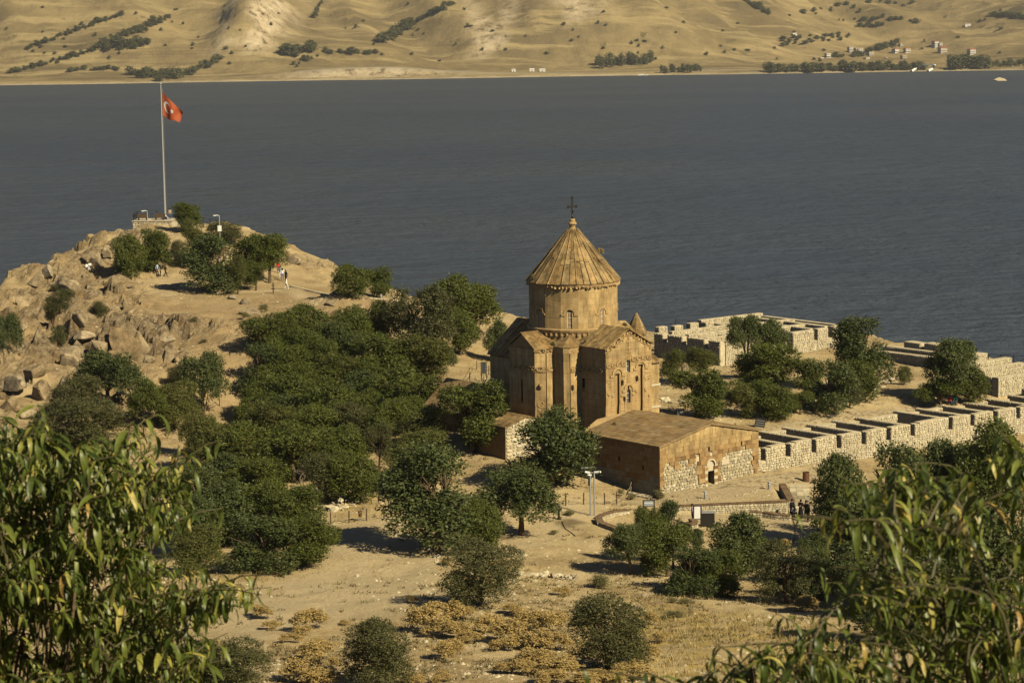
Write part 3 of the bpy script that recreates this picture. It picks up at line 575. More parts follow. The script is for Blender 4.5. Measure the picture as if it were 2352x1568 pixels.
# mouldings
mb = MB(); mb.lathe([(4.3, 9.55), (4.42, 9.7), (4.5, 9.92), (4.42, 10.02)], 32)
for k in range(52): a = 2*math.pi*k/52; c, s = math.cos(a), math.sin(a); mb.tube([(4.36*c, 4.36*s, 9.36), (4.38*c, 4.38*s, 9.62)], .11, 5)
mb.build('drum_moulding', M_CARV, ch)
mb = MB(); mb.lathe([(4.2, 13.8), (4.38, 13.95), (4.42, 14.2), (4.3, 14.24)], 32)
for k in range(70):
    a = 2*math.pi*(k+random.random()*.5)/70; c, s = math.cos(a), math.sin(a); b_ = random.uniform(.1, .2); zz = random.uniform(13.78, 13.95)
    mb.add([((4.36+dr)*c-dt_*s, (4.36+dr)*s+dt_*c, zz+dz) for dr, dt_, dz in ((0, -b_, 0), (0, b_, 0), (0, b_*.7, .22), (0, -b_, .25), (.17, 0, .05), (.12, 0, .2))], [(0, 1, 4), (1, 2, 5, 4), (2, 3, 5), (3, 0, 4, 5)])
mb.build('cornice_carving', M_CARV, ch)
# cone
RC, cz0, cz1 = 4.5, 14.18, 19.5
MB().lathe([(RC-.06, cz0-.08), (RC-.06, cz0), (.18, cz1-.15)], 32).build('cone_core', M_CORE, ch)
NS = 40; cut = [0, .32, .6, .9]
for i in range(NS):
    a0, a1 = 2*math.pi*(i+.05)/NS, 2*math.pi*(i+.95)/NS; sh = rng.random()*.12
    for j in range(3):
        b0 = cut[j]+(sh if j else 0)+.006; b1 = cut[j+1]+(sh if j < 2 else 0)
        f = lambda a, b, h: ((RC*(1-b)+.1*b+h*.75)*math.cos(a), (RC*(1-b)+.1*b+h*.75)*math.sin(a), cz0+(cz1-cz0)*b+h*.66)
        k = .05+.06*rng.random()
        MB().hexa([f(a0, b0, -.02), f(a1, b0, -.02), f(a1, b1, -.02), f(a0, b1, -.02)], [f(a0, b0, k), f(a1, b0, k), f(a1, b1, k), f(a0, b1, k)]).build('roof_slab', M_ROOF, ch)
    if i % 2 == 0:
        a = 2*math.pi*i/NS; MB().tube([f(a, 0, .12), f(a, .5, .12), f(a, .93, .1)], [.062, .052, .04], 4).build('roof_rib', M_ROOF, ch)
fin = MB().lathe([(.3, 19.05), (.34, 19.2), (.26, 19.3), (.3, 19.5), (.42, 19.62), (.4, 19.75), (.26, 19.85), (.28, 20.0), (.2, 20.12)], 14).build('finial', M_CARV, ch)
cr_ = MB(); cr_.lathe([(.07, 20.1), (.11, 20.35), (.06, 20.5)], 8); cr_.box(-.05, .05, -.04, .04, 20.45, 22.1); cr_.box(-.46, .46, -.037, .037, 21.2, 21.32)
for x, z in ((0, 22.12), (-.5, 21.26), (.5, 21.26)):
    for dx, dz in ((0, .1), (.1, 0), (-.1, 0), (0, -.08)): cr_.box(x+dx-.05, x+dx+.05, -.05, .05, z+dz-.05, z+dz+.05)
for s in (-1, 1):
    cr_.tube([(s*.05, 0, 21.05), (s*.2, 0, 21.15), (s*.25, 0, 21.35)], .03, 5)
for k in range(4): cr_.tube([(.05*math.cos(k*1.57), .05*math.sin(k*1.57), 20.9), (.2*math.cos(k*1.57), .2*math.sin(k*1.57), 20.75)], .03, 5)
cr_.build('roof_cross', M_IRON, ch)
# west front: windows, arches, friezes, figures
wy = -.28
for (a, b, z0, z1_, _) in WH[2:]: window(ch, Wf, (a+b)/2, z0, b-a, z1_-z0, .0)
for (a, b, z0, z1_, _) in WH[:2]:
    P = arch_poly((a+b)/2, z0, b-a, z1_-z0); n = len(P); MB().add([(x, -.015, z) for x, z in P], [tuple(range(n))]).xf(Wf).build('blind_niche', M_CORE, ch)
    mb = MB(); mb.tube([(a, -.24, z0), (a, -.24, z1_-.3)], .05, 6); mb.tube([(b, -.24, z0), (b, -.24, z1_-.3)], .05, 6); mb.xf(Wf).build('colonnette', M_CARV, ch)
mb = MB()
for cx, z, r in ((1.43, 6.05, .5), (4.33, 6.45, .5), (2.8, 4.5, .42)): arch_ring(mb, cx, z, r, r+.2, wy-.1, wy+.02, 10, .22)
mb.xf(Wf).build('arch_moulding', M_CARV, ch)
mb = MB(); scroll(mb, .05, 2.45, 7.0, .55, wy, .13); scroll(mb, 3.1, 5.65, 7.35, .55, wy, .13); lumps(mb, 2.4, 3.2, 7.45, 7.75, 16, .14, wy, .12); mb.xf(Wf).build('frieze', M_CARV, ch)
mb = MB()
for k in range(14):
    for s in (-1, 1):
        x = hw+s*(k+.3)/14*hw; z = gt(x)-.38; lumps(mb, x-.1, x+.1, z-.1, z+.12, 3, .16, wy, .14)
        if k % 2: mb.box(x-.07, x+.07, wy-.12, wy, z+.1, z+.26)
mb.xf(Wf).build('gable_carving', M_CARV, ch)
mb = MB(); mb.box(hw-.06, hw+.06, wy-.06, wy, 8.0, 9.45); mb.box(hw-.3, hw+.3, wy-.055, wy, 9.0, 9.12); mb.box(hw-.2, hw+.25, wy-.05, wy, 7.95, 8.05); mb.xf(Wf).build('carved_cross', M_CARV, ch)
mb = MB(); lumps(mb, 2.45, 3.2, 7.7, 8.45, 40, .12, wy, .12); mb.xf(Wf).build('carved_panel', M_CARV, ch)
def heads(Fr, L, yy, name='carved_head'):
    for x, z in L:
        mb = MB(); mb.add([(x+dx, yy+dy, z+dz) for dx, dy, dz in ((-.12, 0, -.15), (.12, 0, -.15), (.14, 0, .16), (-.14, 0, .16), (-.1, -.38, -.02), (.1, -.38, -.02), (.1, -.34, .18), (-.1, -.34, .18))], [(0, 1, 5, 4), (1, 2, 6, 5), (2, 3, 7, 6), (3, 0, 4, 7), (4, 5, 6, 7)]); mb.tube([(x, yy-.05, z-.3), (x, yy-.25, z-.12)], .09, 5); mb.xf(Fr).build(name, M_CARV, ch)
heads(Wf, [(1.98, 5.35), (3.82, 5.55), (2.2, 3.75)], wy)
for x, z, h in ((.35, 2.25, 2.3), (.85, 2.25, 2.1), (1.95, 2.25, 2.0), (2.35, 2.3, 1.1), (3.35, 2.25, 2.0), (3.8, 2.3, 2.2), (4.95, 2.25, 2.3), (5.4, 2.25, 1.6)): mb = MB(); saint(mb, x, z, h, wy); mb.xf(Wf).build('carved_figure', M_CARV, ch)
for x0, x1, z0, z1_ in ((.15, .65, 4.9, 5.75), (4.85, 5.5, 5.2, 6.0), (2.55, 3.05, 5.2, 5.9)): mb = MB(); lumps(mb, x0, x1, z0, z1_, 22, .11, wy, .09); mb.xf(Wf).build('carved_panel', M_CARV, ch)
# same ornament on the north side
Ns = [(face_frame((-6.46, -1.9, 0), dch, Vector((-.62, -.85, 0))), 1.06), (face_frame((-5.55, -2.48, 0), X, -Y), .95), (face_frame((-4.15, -4.3, 0), X, -Y), 1.3), (face_frame((-6.4, 1.86, 0), -Y, -X), 3.7), (face_frame((-2.74, -3.9, 0), -Y, -X), 3.7)]
for i, (Fr, L) in enumerate(Ns):
    mb = MB(); scroll(mb, .03, L-.03, 6.45, .6, -.11, .13); mb.xf(Fr).build('frieze', M_CARV, ch)
    if i < 3:
        mb = MB(); lumps(mb, .0, L, 8.0, 8.32, int(26*L), .16, -.1, .12); mb.box(-.05, L+.05, -.16, .02, 8.3, 8.42); mb.xf(Fr).build('cornice_carving', M_CARV, ch)
heads(Ns[0][0], [(.55, 4.9)], -.1); heads(Ns[2][0], [(.2, 4.8)], -.1)
mb = MB(); arch_ring(mb, .55, 3.1, .24, .32, -.16, -.1, 12); arch_ring(mb, .55, 3.1, -.24, -.32, -.16, -.1, 12); lumps(mb, .35, .75, 2.95, 3.3, 8, .1, -.1, .07); mb.xf(Ns[0][0]).build('carved_roundel', M_CARV, ch)
for z, h in ((1.3, 1.4),): mb = MB(); saint(mb, .4, z, h, -.1); lumps(mb, .5, .95, 1.2, 2.6, 20, .13, -.1, .08); mb.xf(Ns[0][0]).build('carved_figure', M_CARV, ch)
mb = MB(); lumps(mb, .1, .65, 2.6, 3.9, 26, .13, -.1, .08); lumps(mb, .1, 1.2, 1.2, 2.3, 40, .13, -.1, .09); mb.xf(Ns[2][0]).build('carved_figure', M_CARV, ch)
window(ch, Ns[2][0], .9, 3.0, .3, 1.5); window(ch, Ns[3][0], 1.87, 3.2, .35, 2.0, frame=False, mat=M_DARK)
MB().box(.6, 1.05, -.03, .05, 4.6, 5.8).xf(Ns[4][0]).build('window', M_DARK, ch)  # flat panel, shade of the opening painted near black
# ------------------------------------------------------------------ bell tower against the south arm
bt = thing('bell_tower', 'small stone bell tower with open arches and pointed lantern behind the church gable', 'bell tower', CH, rz=CHR)
tx0, tx1, ty0, ty1 = 6.7, 10.1, -1.0, 2.6; cxm, cym = 8.8, .8
mb = MB(); mb.box(tx0, tx1, -.4, ty1, -.6, .5)
for x0, x1 in ((tx0, tx0+.5), (tx1-1.3, tx1)):
    mb.box(x0, x1, ty0, ty1, -.6, 3.1); mb.box(x0, x1, ty0, ty1, 3.3, 5.4)
mb.box(tx0+.5, tx1-1.3, ty0, ty1, 2.2, 3.1); mb.box(tx0+.5, tx1-1.3, ty0, ty1, 5.0, 5.4); mb.box(tx0+.5, tx1-1.3, ty1-.5, ty1, .5, 2.2)
mb.build('tower_wall', M_CORE, bt)
MB().box(tx0+.49, tx1-1.31, ty0+1.2, ty0+1.3, 0, 5.0).build('arch_shade_panel', M_DARK, bt)  # flat near-black panel, painted as the shade inside the arches
MB().box(tx0-.1, tx1+.12, ty0-.12, ty1+.1, 3.08, 3.3).build('stone_ledge', M_WHITE, bt); MB().box(tx1-1.35, tx1+.14, ty0-.14, ty1, .9, 1.1).build('stone_ledge', M_WHITE, bt)
Bf = face_frame((tx0, ty0, 0), X, -Y); BP = Pieces(bt, 'ashlar_block', 120)
course(BP, (tx0, ty0, 0), X, Z, tx1-tx0, 3.05, .5, .7, M_ASH, depth=.06, holes=[(.5, 2.1, -1, 2.2, True)]); course(BP, (tx0, ty0, 3.32), X, Z, tx1-tx0, 2.1, .5, .7, M_ASH, depth=.06, holes=[(.5, 2.1, -1, 1.7, True)]); BP.finish()
for z in (1.4, 4.2): arch_ring(MB(), 1.3, z, .8, 1.05, -.14, .4, 10).xf(Bf).build('arch', M_WHITE if z < 2 else M_CARV, bt)
ap = (cxm, cym, 7.4); E = [(tx0-.2, ty0-.25, 5.35), (tx1+.25, ty0-.25, 5.35), (tx1+.25, ty1+.2, 5.35), (tx0-.2, ty1+.2, 5.35)]
for i in range(4): a, b = E[i], E[(i+1) % 4]; l = lambda p: tuple(p[k]*.25+ap[k]*.75 for k in range(3)); strips_roof(bt, 'roof_slab', None, a, b, l(b), l(a), 3, 2, .08)
mb = MB(); mb.prism([(cxm+.8*math.cos(k*.785), cym+.8*math.sin(k*.785)) for k in range(8)], 6.4, 7.3)
for k in range(8): a = k*.785+.39; mb.box(cxm+.72*math.cos(a)-.14, cxm+.72*math.cos(a)+.14, cym+.72*math.sin(a)-.14, cym+.72*math.sin(a)+.14, 7.3, 8.05)
mb.build('lantern', M_CARV, bt); MB().lathe([(.95, 8.0), (1.02, 8.12), (.95, 8.2)], 16, (cxm, cym)).build('lantern_cornice', M_CARV, bt)
for k in range(8):
    a0, a1 = 2*math.pi*(k+.02)/8, 2*math.pi*(k+.98)/8
    for b0, b1 in ((0, .36), (.37, .7), (.71, 1)):
        f = lambda a, b, h: (cxm+(1.08*(1-b)+.03+h)*math.cos(a), cym+(1.08*(1-b)+.03+h)*math.sin(a), 8.16+2.1*b)
        k_ = .03+.03*rng.random(); MB().hexa([f(a0, b0, -.05), f(a1, b0, -.05), f(a1, b1, -.02), f(a0, b1, -.02)], [f(a0, b0, k_), f(a1, b0, k_), f(a1, b1, k_), f(a0, b1, k_)]).build('roof_slab', M_ROOF, bt)
# ------------------------------------------------------------------ porch building in front of the church
GO = (12.96, 199.18, 9.75); GR = .6935; GA, GB, GH, GRI = 12.57, 10.2, 4.45, 1.31
pg = thing('porch_building', 'low gabled stone hall with arched doorway in front of the church', 'building', GO, rz=GR)
mb = MB(); th = .6; dx0, dx1 = 5.95, 6.85
mb.box(0.12, dx0, .12, th, -1.2, 2.55); mb.box(dx1, GA-.12, .12, th, -1.2, 2.55); mb.box(dx0, dx1, .12, th, -1.2, -.05); mb.box(.12, GA-.12, .12, th, 2.55, GH)
mb.add([(.12, .12, GH), (GA-.12, .12, GH), (GA/2, .12, GH+GRI), (.12, th, GH), (GA-.12, th, GH), (GA/2, th, GH+GRI)], [(0, 1, 2), (5, 4, 3), (0, 2, 5, 3), (1, 4, 5, 2)])
mb.box(.12, th, th, GB, -1.2, GH); mb.box(GA-th, GA-.12, th, GB, -1.2, GH); mb.box(th, GA-th, GB-.5, GB, -1.2, GH); mb.build('wall_core', M_DMORT, pg)
MB().box(th, GA-th, th, GB-.5, -.06, -.02).build('floor', M_DARK, pg)  # floor coloured near black to paint in the hall's shade
MB().box(.13, dx0, .085, .119, -1.2, 2.9).build('rubble_mortar', M_MORT, pg); MB().box(dx1, GA-.13, .085, .119, -1.2, 2.9).build('rubble_mortar', M_MORT, pg)
GP = Pieces(pg, 'wall_stone', 300, 'wall_stone_facing')
def gmat(x, z):
    j = 1.6*(float(vn(np.array([x*1.1]), np.array([z*1.3]), 3)[0])-.5)+.5*math.sin(x*3.1+z*2)
    if z > 3.75+.12*j: return ('ashlar', M_ASH)
    rub = (z < 2.55+.45*j and .55 < x < 4.75) or (z < 2.75+.35*j and 7.6 < x < 11.8) or (z < .35 and x < 11.8)
    return None if rub else ('ashlar', M_BROWN)
grub = lambda x, z: ('rubble', M_GREY if rng.random() < .75 else M_PALE) if gmat(x, z) is None else None
dh = [(dx0, dx1, -.1, 2.42, True), (6.05, 6.25, 3.2, 3.55, False), (10.25, 10.4, 3.35, 3.65, False), (2.15, 2.4, 2.3, 2.6, False), (7.75, 8.75, 1.72, 2.3, False), (6.2, 6.55, 2.72, 3.1, False)]
course(GP, (0, .12, -.9), X, Z, GA, GH+GRI+.9, .40, .52, lambda x, z: gmat(x, z-.9), depth=.13, holes=[(a, b, c+.9, d+.9, e) for a, b, c, d, e in dh], top=lambda x: GH+GRI*(1-abs(x-GA/2)/(GA/2))+.88, out=.05)
course(GP, (0, .12, -.9), X, Z, GA, GH+.9, .27, .36, lambda x, z: grub(x, z-.9), kind='rubble', depth=.125, holes=[(a, b, c+.9, d+.9, e) for a, b, c, d, e in dh], jit=.6, gap=-.02, out=.02)
course(GP, (.12, GB, -.9), -Y, Z, GB, GH+.85, .42, .55, lambda x, z: M_BROWN if z > 1.6+rng.random()*1.5 else M_GREY, depth=.12, holes=[(4.7, 5.0, 3.2, 3.75, False), (7.9, 8.15, 3.0, 3.45, False), (2, 2.2, 3.3, 3.8, False)])
course(GP, (GA-.12, .1, -.9), Y, Z, GB, GH+.85, .42, .55, M_BROWN, depth=.12)
GP.finish()
for a, b, c, d, e in dh[1:4]: MB().box(a, b, .1, .13, c, d).build('slit_window', M_DARK, pg)  # flat panels, shade inside the slits painted near black
for y_, z_ in ((GB-5.0, 2.3), (GB-8.15, 2.1), (GB-2.2, 2.4)): MB().box(.09, .13, y_, y_+.27, z_, z_+.5).build('slit_window', M_DARK, pg)
MB().box(7.76, 8.74, -.03, .12, 1.74, 2.28).build('white_plaque', M_WHITE, pg); MB().box(6.22, 6.53, -.04, .12, 2.74, 3.08).build('white_stone', M_WHITE, pg)
P = arch_poly((dx0+dx1)/2, 1.38, dx1-dx0, 1.04); n = len(P); MB().add([(x, .06, z) for x, z in P]+[(x, .3, z) for x, z in P], [tuple(range(n)), tuple(range(n, 2*n))[::-1]]+[(i, n+i, n+(i+1) % n, (i+1) % n) for i in range(n)]).build('tympanum', M_WHITE, pg)
arch_ring(MB(), 6.4, 1.93, .46, .62, -.1, .1, 9).build('door_arch', M_WHITE, pg); arch_ring(MB(), 6.4, 1.93, .63, .8, -.06, .1, 9).build('door_arch', M_BROWN, pg)
for x0, x1 in ((5.68, 5.94), (6.86, 7.2)):
    for z in np.arange(0, 1.9, .3): MB().box(x0-.1*rng.random(), x1+.08*rng.random(), -.06, .1, z, z+.285).build('door_jamb_stone', M_WHITE if int(z/.3) % 2 == 0 else M_BROWN, pg)
MB().box(dx0+.02, dx0+.09, .3, 1.0, 0, 1.37).build('door_leaf', M_WOOD, pg)
MB().box(5.6, 7.25, -.35, .1, -.2, -.03).build('door_step', M_GREY, pg)
# roof of rectangular slabs
RP = Pieces(pg, 'roof_slab', 260, 'roof_slab_field'); sl_ = math.hypot(GA/2+.25, GRI+.05); sv = Vector((GA/2+.2, 0, GRI+.05)).normalized(); ez = GH-.03
MB().add([(-.2, -.2, ez), (GA/2, -.2, GH+GRI+.03), (GA+.2, -.2, ez), (-.2, GB, ez), (GA/2, GB, GH+GRI+.03), (GA+.2, GB, ez), (-.2, -.2, ez-.12), (GA/2, -.2, GH+GRI-.09), (GA+.2, -.2, ez-.12), (-.2, GB, ez-.12), (GA/2, GB, GH+GRI-.09), (GA+.2, GB, ez-.12)],
    [(0, 1, 4, 3), (1, 2, 5, 4), (6, 9, 10, 7), (7, 10, 11, 8), (0, 6, 7, 1), (1, 7, 8, 2), (3, 4, 10, 9), (4, 5, 11, 10), (0, 3, 9, 6), (2, 8, 11, 5)]).build('roof', M_GROOF, pg)
course(RP, (-.25, GB, ez), -Y, sv, GB+.24, sl_+.0, .52, 1.05, M_GROOF, depth=.05, gap=.018, out=.022)
course(RP, (GA+.25, -.24, ez), Y, Vector((-sv.x, 0, sv.z)), GB+.24, sl_, .62, 1.05, M_GROOF, depth=.05, gap=.018, out=.022); RP.finish()
# link roof between the hall and the church front
iM = Matrix.Translation(GO) @ Matrix.Rotation(GR, 4, 'Z'); iM.invert(); cM = Matrix.Translation(CH) @ Matrix.Rotation(CHR, 4, 'Z')
L0, L1 = iM @ cM @ Vector((-3.9, -7.9, 2.12)), iM @ cM @ Vector((3.0, -7.9, 2.12))
MB().hexa([(-.2, GB+.01, ez-.3), (GA/2, GB+.01, GH+GRI-.35), (L1.x, L1.y, L1.z-.3), (L0.x, L0.y, L0.z-.3)], [(-.2, GB+.01, ez+.06), (GA/2, GB+.01, GH+GRI+.05), tuple(L1), tuple(L0)]).build('link_roof', stone('dusty_flat_roof', [(.33, .235, .115), (.29, .2, .095)], 1.5, .3, rnd=False), pg)
MB().prism([(.2, GB), (GA-.2, GB), (L1.x, L1.y), (L0.x+.4, L0.y)], -1.2, lambda p: min(GH-.35, 4.0)).build('link_wall', M_DMORT, pg)
# stone footing ledge along the north wall
def footing():
    mb = thing('stone_footing', 'low ledge of pale stones at the foot of the hall\'s shaded side wall', 'stone ledge', GO, rz=GR)
    P = Pieces(mb, 'stone', 120, 'stone_field')
    for k in range(60):
        y = rng.random()*9.5; s_ = .18+.3*rng.random(); P.add(mat4(X*s_*1.5, Y*-.25, Z*s_, Vector((-.55-rng.random()*.5, y, -.35-.05*y+.3*rng.random()))), 'rubble', M_PALE)
    P.finish(); MB().prism([(-1.0, -.2), (.1, -.2), (.1, 9.6), (-1.0, 9.6)], -1.6, lambda p: -.15+.03*p[1]).build('ledge', M_MORT, mb)
footing()
# chapels on the north side
def small_chapel(label, o, Ln, hwid, he, hr, front, m_front, slabs):
    c = thing('small_chapel', label, 'chapel', o, rz=CHR)
    g = [(-hwid, 0), (hwid, 0), (hwid, Ln), (-hwid, Ln)]
    MB().add([(x, y, -2) for x, y in g]+[(x, y, he) for x, y in g]+[(0, 0, hr), (0, Ln, hr)], [(3, 2, 1, 0), (0, 1, 5, 8, 4), (1, 2, 6, 5), (2, 3, 7, 9, 6), (3, 0, 4, 7), (4, 8, 9, 7), (8, 5, 6, 9)]).build('wall', M_MORT if m_front is M_PALE else M_DMORT, c)
    P = Pieces(c, 'wall_stone', 110, 'wall_stone_facing'); tp = lambda x: he+(hr-he)*(1-abs(x-hwid)/hwid)-.05
    course(P, (-hwid, 0, -1.5), X, Z, 2*hwid, hr+1.5, .34, .5, m_front, kind=front, depth=.09, top=lambda x: tp(x)+1.5); course(P, (-hwid, Ln, -1.5), -Y, Z, Ln, he+1.45, .4, .6, M_BROWN, depth=.09); P.finish()
    P = Pieces(c, 'roof_slab', 120); e = .22; k = (hr-he)/hwid; sv_ = Vector((hwid+e, 0, (hwid+e)*k)).normalized(); le = (hwid+e)*math.hypot(1, k)
    MB().add([(-hwid-e, -.15, he-e*k), (0, -.15, hr+.02), (hwid+e, -.15, he-e*k), (-hwid-e, Ln+.15, he-e*k), (0, Ln+.15, hr+.02), (hwid+e, Ln+.15, he-e*k), (-hwid-e, -.15, he-e*k-.1), (0, -.15, hr-.08), (hwid+e, -.15, he-e*k-.1), (-hwid-e, Ln+.15, he-e*k-.1), (0, Ln+.15, hr-.08), (hwid+e, Ln+.15, he-e*k-.1)],
        [(0, 1, 4, 3), (1, 2, 5, 4), (6, 9, 10, 7), (7, 10, 11, 8), (0, 6, 7, 1), (1, 7, 8, 2), (3, 4, 10, 9), (4, 5, 11, 10), (0, 3, 9, 6), (2, 8, 11, 5)]).build('roof', slabs, c)
    course(P, (-hwid-e, Ln+.18, he-e*k+.02), -Y, sv_, Ln+.36, le, .8, 1.2, slabs, depth=.045, gap=.012, out=.012); course(P, (hwid+e, -.18, he-e*k+.02), Y, Vector((-sv_.x, 0, sv_.z)), Ln+.36, le, .8, 1.2, slabs, depth=.045, gap=.012, out=.012); P.finish(); return c
def chl(s, t_, z): p = Matrix.Translation(CH) @ Matrix.Rotation(CHR, 4, 'Z') @ Vector((s, -t_, 0)); return (p.x, p.y, z)
a = aty(*z14(1590, 1020), 209.8); small_chapel('low chapel with brown slab roof and whitish rubble gable beside the church', (a[0], a[1], 12.0), 5.4, 2.45, 2.6, a[2]-12.0-.02, 'rubble', M_PALE, M_ROOF)
a = aty(*z14(1000, 548), 218.5); small_chapel('steep-roofed chapel left of the church, half hidden by a tree', (a[0], a[1], 12.6), 6.6, 2.9, 2.0, a[2]-12.6, 'ashlar', M_ASH, M_GROOF)
# ------------------------------------------------------------------ ruined monk cells: long front wall with cross walls behind
gm3 = Matrix.Translation(GO) @ Matrix.Rotation(GR, 4, 'Z')
fr = gm3 @ Vector((GA, .25, 0)); cu = Vector((math.cos(GR), math.sin(GR), 0)); cn = Vector((math.sin(GR), -math.cos(GR), 0))
def plane_hit(px, py, o, n):
    d = Vector(ray(px, py)); c = Vector((0, 0, CAMZ)); k = (Vector(o)-c).dot(n)/d.dot(n); return c+d*k
def lx(px, py): p = plane_hit(px, py, fr, cn); return (p-fr).dot(cu), p.z
cw_ = thing('ruined_cell_row', 'long roofless row of pale rubble cells with notched front wall right of the hall', 'ruin', (fr.x, fr.y, 9.0), rz=GR)
def rubble_box(parent, P, x0, x1, y0, y1, z0, z1, name, faces='f', m=None, sz=(.22, .32), mort=None, tilt=None):
    """masonry wall: a core with rubble stones laid on the faces asked for (f front, l left, t top)"""
    m = m or M_PALE; e = .045; zt = z1 if not callable(z1) else None; f = (lambda x: z1) if zt is not None else z1
    MB().hexa([(x0+e, y0+e, z0), (x1-e, y0+e, z0), (x1-e, y1-e, z0), (x0+e, y1-e, z0)], [(x0+e, y0+e, f(x0)+.02), (x1-e, y0+e, f(x1)+.02), (x1-e, y1-e, f(x1)+.02), (x0+e, y1-e, f(x0)+.02)]).build(name, mort or M_MORT, parent)
    H = max(f(x0), f(x1))-z0
    if 'f' in faces: course(P, (x0, y0+e, z0), X, Z, x1-x0, H, sz[0], sz[1], m, 'rubble', .06, top=lambda x: f(x0+x)-z0, gap=.0, jit=.6, out=.05)
    if 'l' in faces: course(P, (x0+e, y1, z0), -Y, Z, y1-y0, f(x0)-z0, sz[0], sz[1], m, 'rubble', .06, gap=-.015, jit=.7, out=.02)
    if 'r' in faces: course(P, (x1-e, y0, z0), Y, Z, y1-y0, f(x1)-z0, sz[0], sz[1], m, 'rubble', .06, gap=-.015, jit=.7, out=.02)
    if 't' in faces and False:
        tv = Vector((0, 1, 0)); tu = Vector((x1-x0, 0, f(x1)-f(x0))).normalized(); course(P, (x0, y0, f(x0)-.07), tu, tv, x1-x0, y1-y0, .36, .42, m, 'rubble', .07, gap=.0, jit=.6, out=.035)
CPz = Pieces(cw_, 'rubble_stone', 300, 'rubble_facing')
slots = [(93, 138, 1070, 1165), (305, 352, 1030, 1130), (527, 572, 990, 1097), (742, 787, 955, 1060), (958, 1000, 925, 1025), (1170, 1213, 890, 990), (1377, 1418, 860, 952), (1703, 1743, 800, 897), (1893, 1932, 775, 865), (2087, 2130, 745, 835), (2285, 2322, 715, 803)]
sx = []
for a, b, t_, bo in slots: x0, zt = lx(*z4(a, t_)); x1, _ = lx(*z4(b, t_)); _, zb = lx(*z4((a+b)/2, bo)); sx.append((x0, x1, zt-9.0, zb-9.0))
for k in range(2, 6): d_ = sx[10][0]-sx[9][0]; a = sx[10]; sx.append((a[0]+d_*(k-1), a[1]+d_*(k-1), a[2], a[3]))
def wall_base(x): p = fr+cu*x; return ht(p.x-cn.x*-.4, p.y-.4)-9.0-.5
CD = 7.9; prev = 0.05
for i, (x0, x1, zt, zb) in enumerate(sx):
    zp = zt+.12; s_ = lambda x, a=prev, z=zp: z+.1*math.sin(x*2.1)
    if x0-prev > .3: rubble_box(cw_, CPz, prev, x0, 0, .75, wall_base(prev), zp, 'front_wall', 'ft')
    rubble_box(cw_, CPz, x0, x1, 0.02, .73, wall_base(x0)-.1, zb, 'front_wall', 'ft')
    xe = x1+.62; rubble_box(cw_, CPz, x1, xe, 0, .75, wall_base(x1), zt+.05, 'front_wall', 'flt')
    zk = zt-.08-.02*i
    rubble_box(cw_, CPz, x1+.004, xe+.03, .76, CD, -.4, zk, 'cross_wall', 'lt')
    if i+1 < len(sx): rubble_box(cw_, CPz, xe+.04, sx[i+1][1]-.02, CD-.72, CD-.01, -.2, zk-.25-.15*(i % 2), 'back_wall', 'f')
    prev = xe
rubble_box(cw_, CPz, 0.06, sx[0][1]-.02, CD-.72, CD-.01, -.2, sx[0][2]-.1, 'back_wall', 'ft')
CPz.finish()
# ------------------------------------------------------------------ ruined upper rooms beside the lake
def frame_from(px, py, z, rz): p = atz(px, py, z); return p, rz
fa = gp(*z3(740, 588)); fb = gp(*z3(1395, 482)); FR = R(38)
fo = thing('ruined_fort', 'pale rubble ruin of roofless square rooms on the lake rim behind the trees', 'ruin', (fa[0], fa[1], fa[2]), rz=FR)
Fm = Matrix.Translation(fa) @ Matrix.Rotation(FR, 4, 'Z'); Fi = Fm.inverted(); FP = Pieces(fo, 'rubble_stone', 300, 'rubble_facing')
bl = Fi @ Vector(fb); fu = Vector((math.cos(FR), math.sin(FR), 0)); fn = Vector((math.sin(FR), -math.cos(FR), 0)); fe = -fn
def fz(px, py, o): return plane_hit(px, py, o, fn).z-fa[2]
hA = fz(*z3(740, 368), Vector(fa)); hB = fz(*z3(1395, 290), Vector(fb))
xr = (plane_hit(*z3(1872, 240), Vector(fb), fn)-Vector(fa)).dot(fu)
# north side wall running back from the corner, with four notches
nl = plane_hit(*z3(147, 292), Vector(fa), fu); Ln = (nl-Vector(fa)).dot(fe); hN = nl.z-fa[2]
hn = lambda y: hA+(hN-hA)*y/Ln
nots = []
for a, b in ((600, 636), (400, 440), (228, 266)):
    p = plane_hit(*z3(a, 320), Vector(fa), fu); q_ = plane_hit(*z3(b, 320), Vector(fa), fu); nots.append(((q_-Vector(fa)).dot(fe), (p-Vector(fa)).dot(fe)))
y = 0.0
for a, b in nots+[(Ln, Ln)]:
    e = .8
    MB().hexa([(.07, y, -1.5), (e, y, -1.5), (e, a, -1.5), (.07, a, -1.5)], [(.07, y, hn(y)), (e, y, hn(y)), (e, a, hn(a)), (.07, a, hn(a))]).build('side_wall', M_MORT, fo)
    course(FP, (.07, a, -1.2), -Y, Z, a-y, hn(y)+1.2, .3, .42, M_PALE, 'rubble', .1, gap=0, jit=.6, out=.05)
    if b > a: MB().box(.07, e, a+.004, b-.004, -1.5, hn(a)-1.05).build('side_wall', M_MORT, fo); course(FP, (.07, b, -1.2), -Y, Z, b-a, hn(a)-1.05+1.2, .3, .42, M_PALE, 'rubble', .1, gap=0, jit=.6)
    y = b
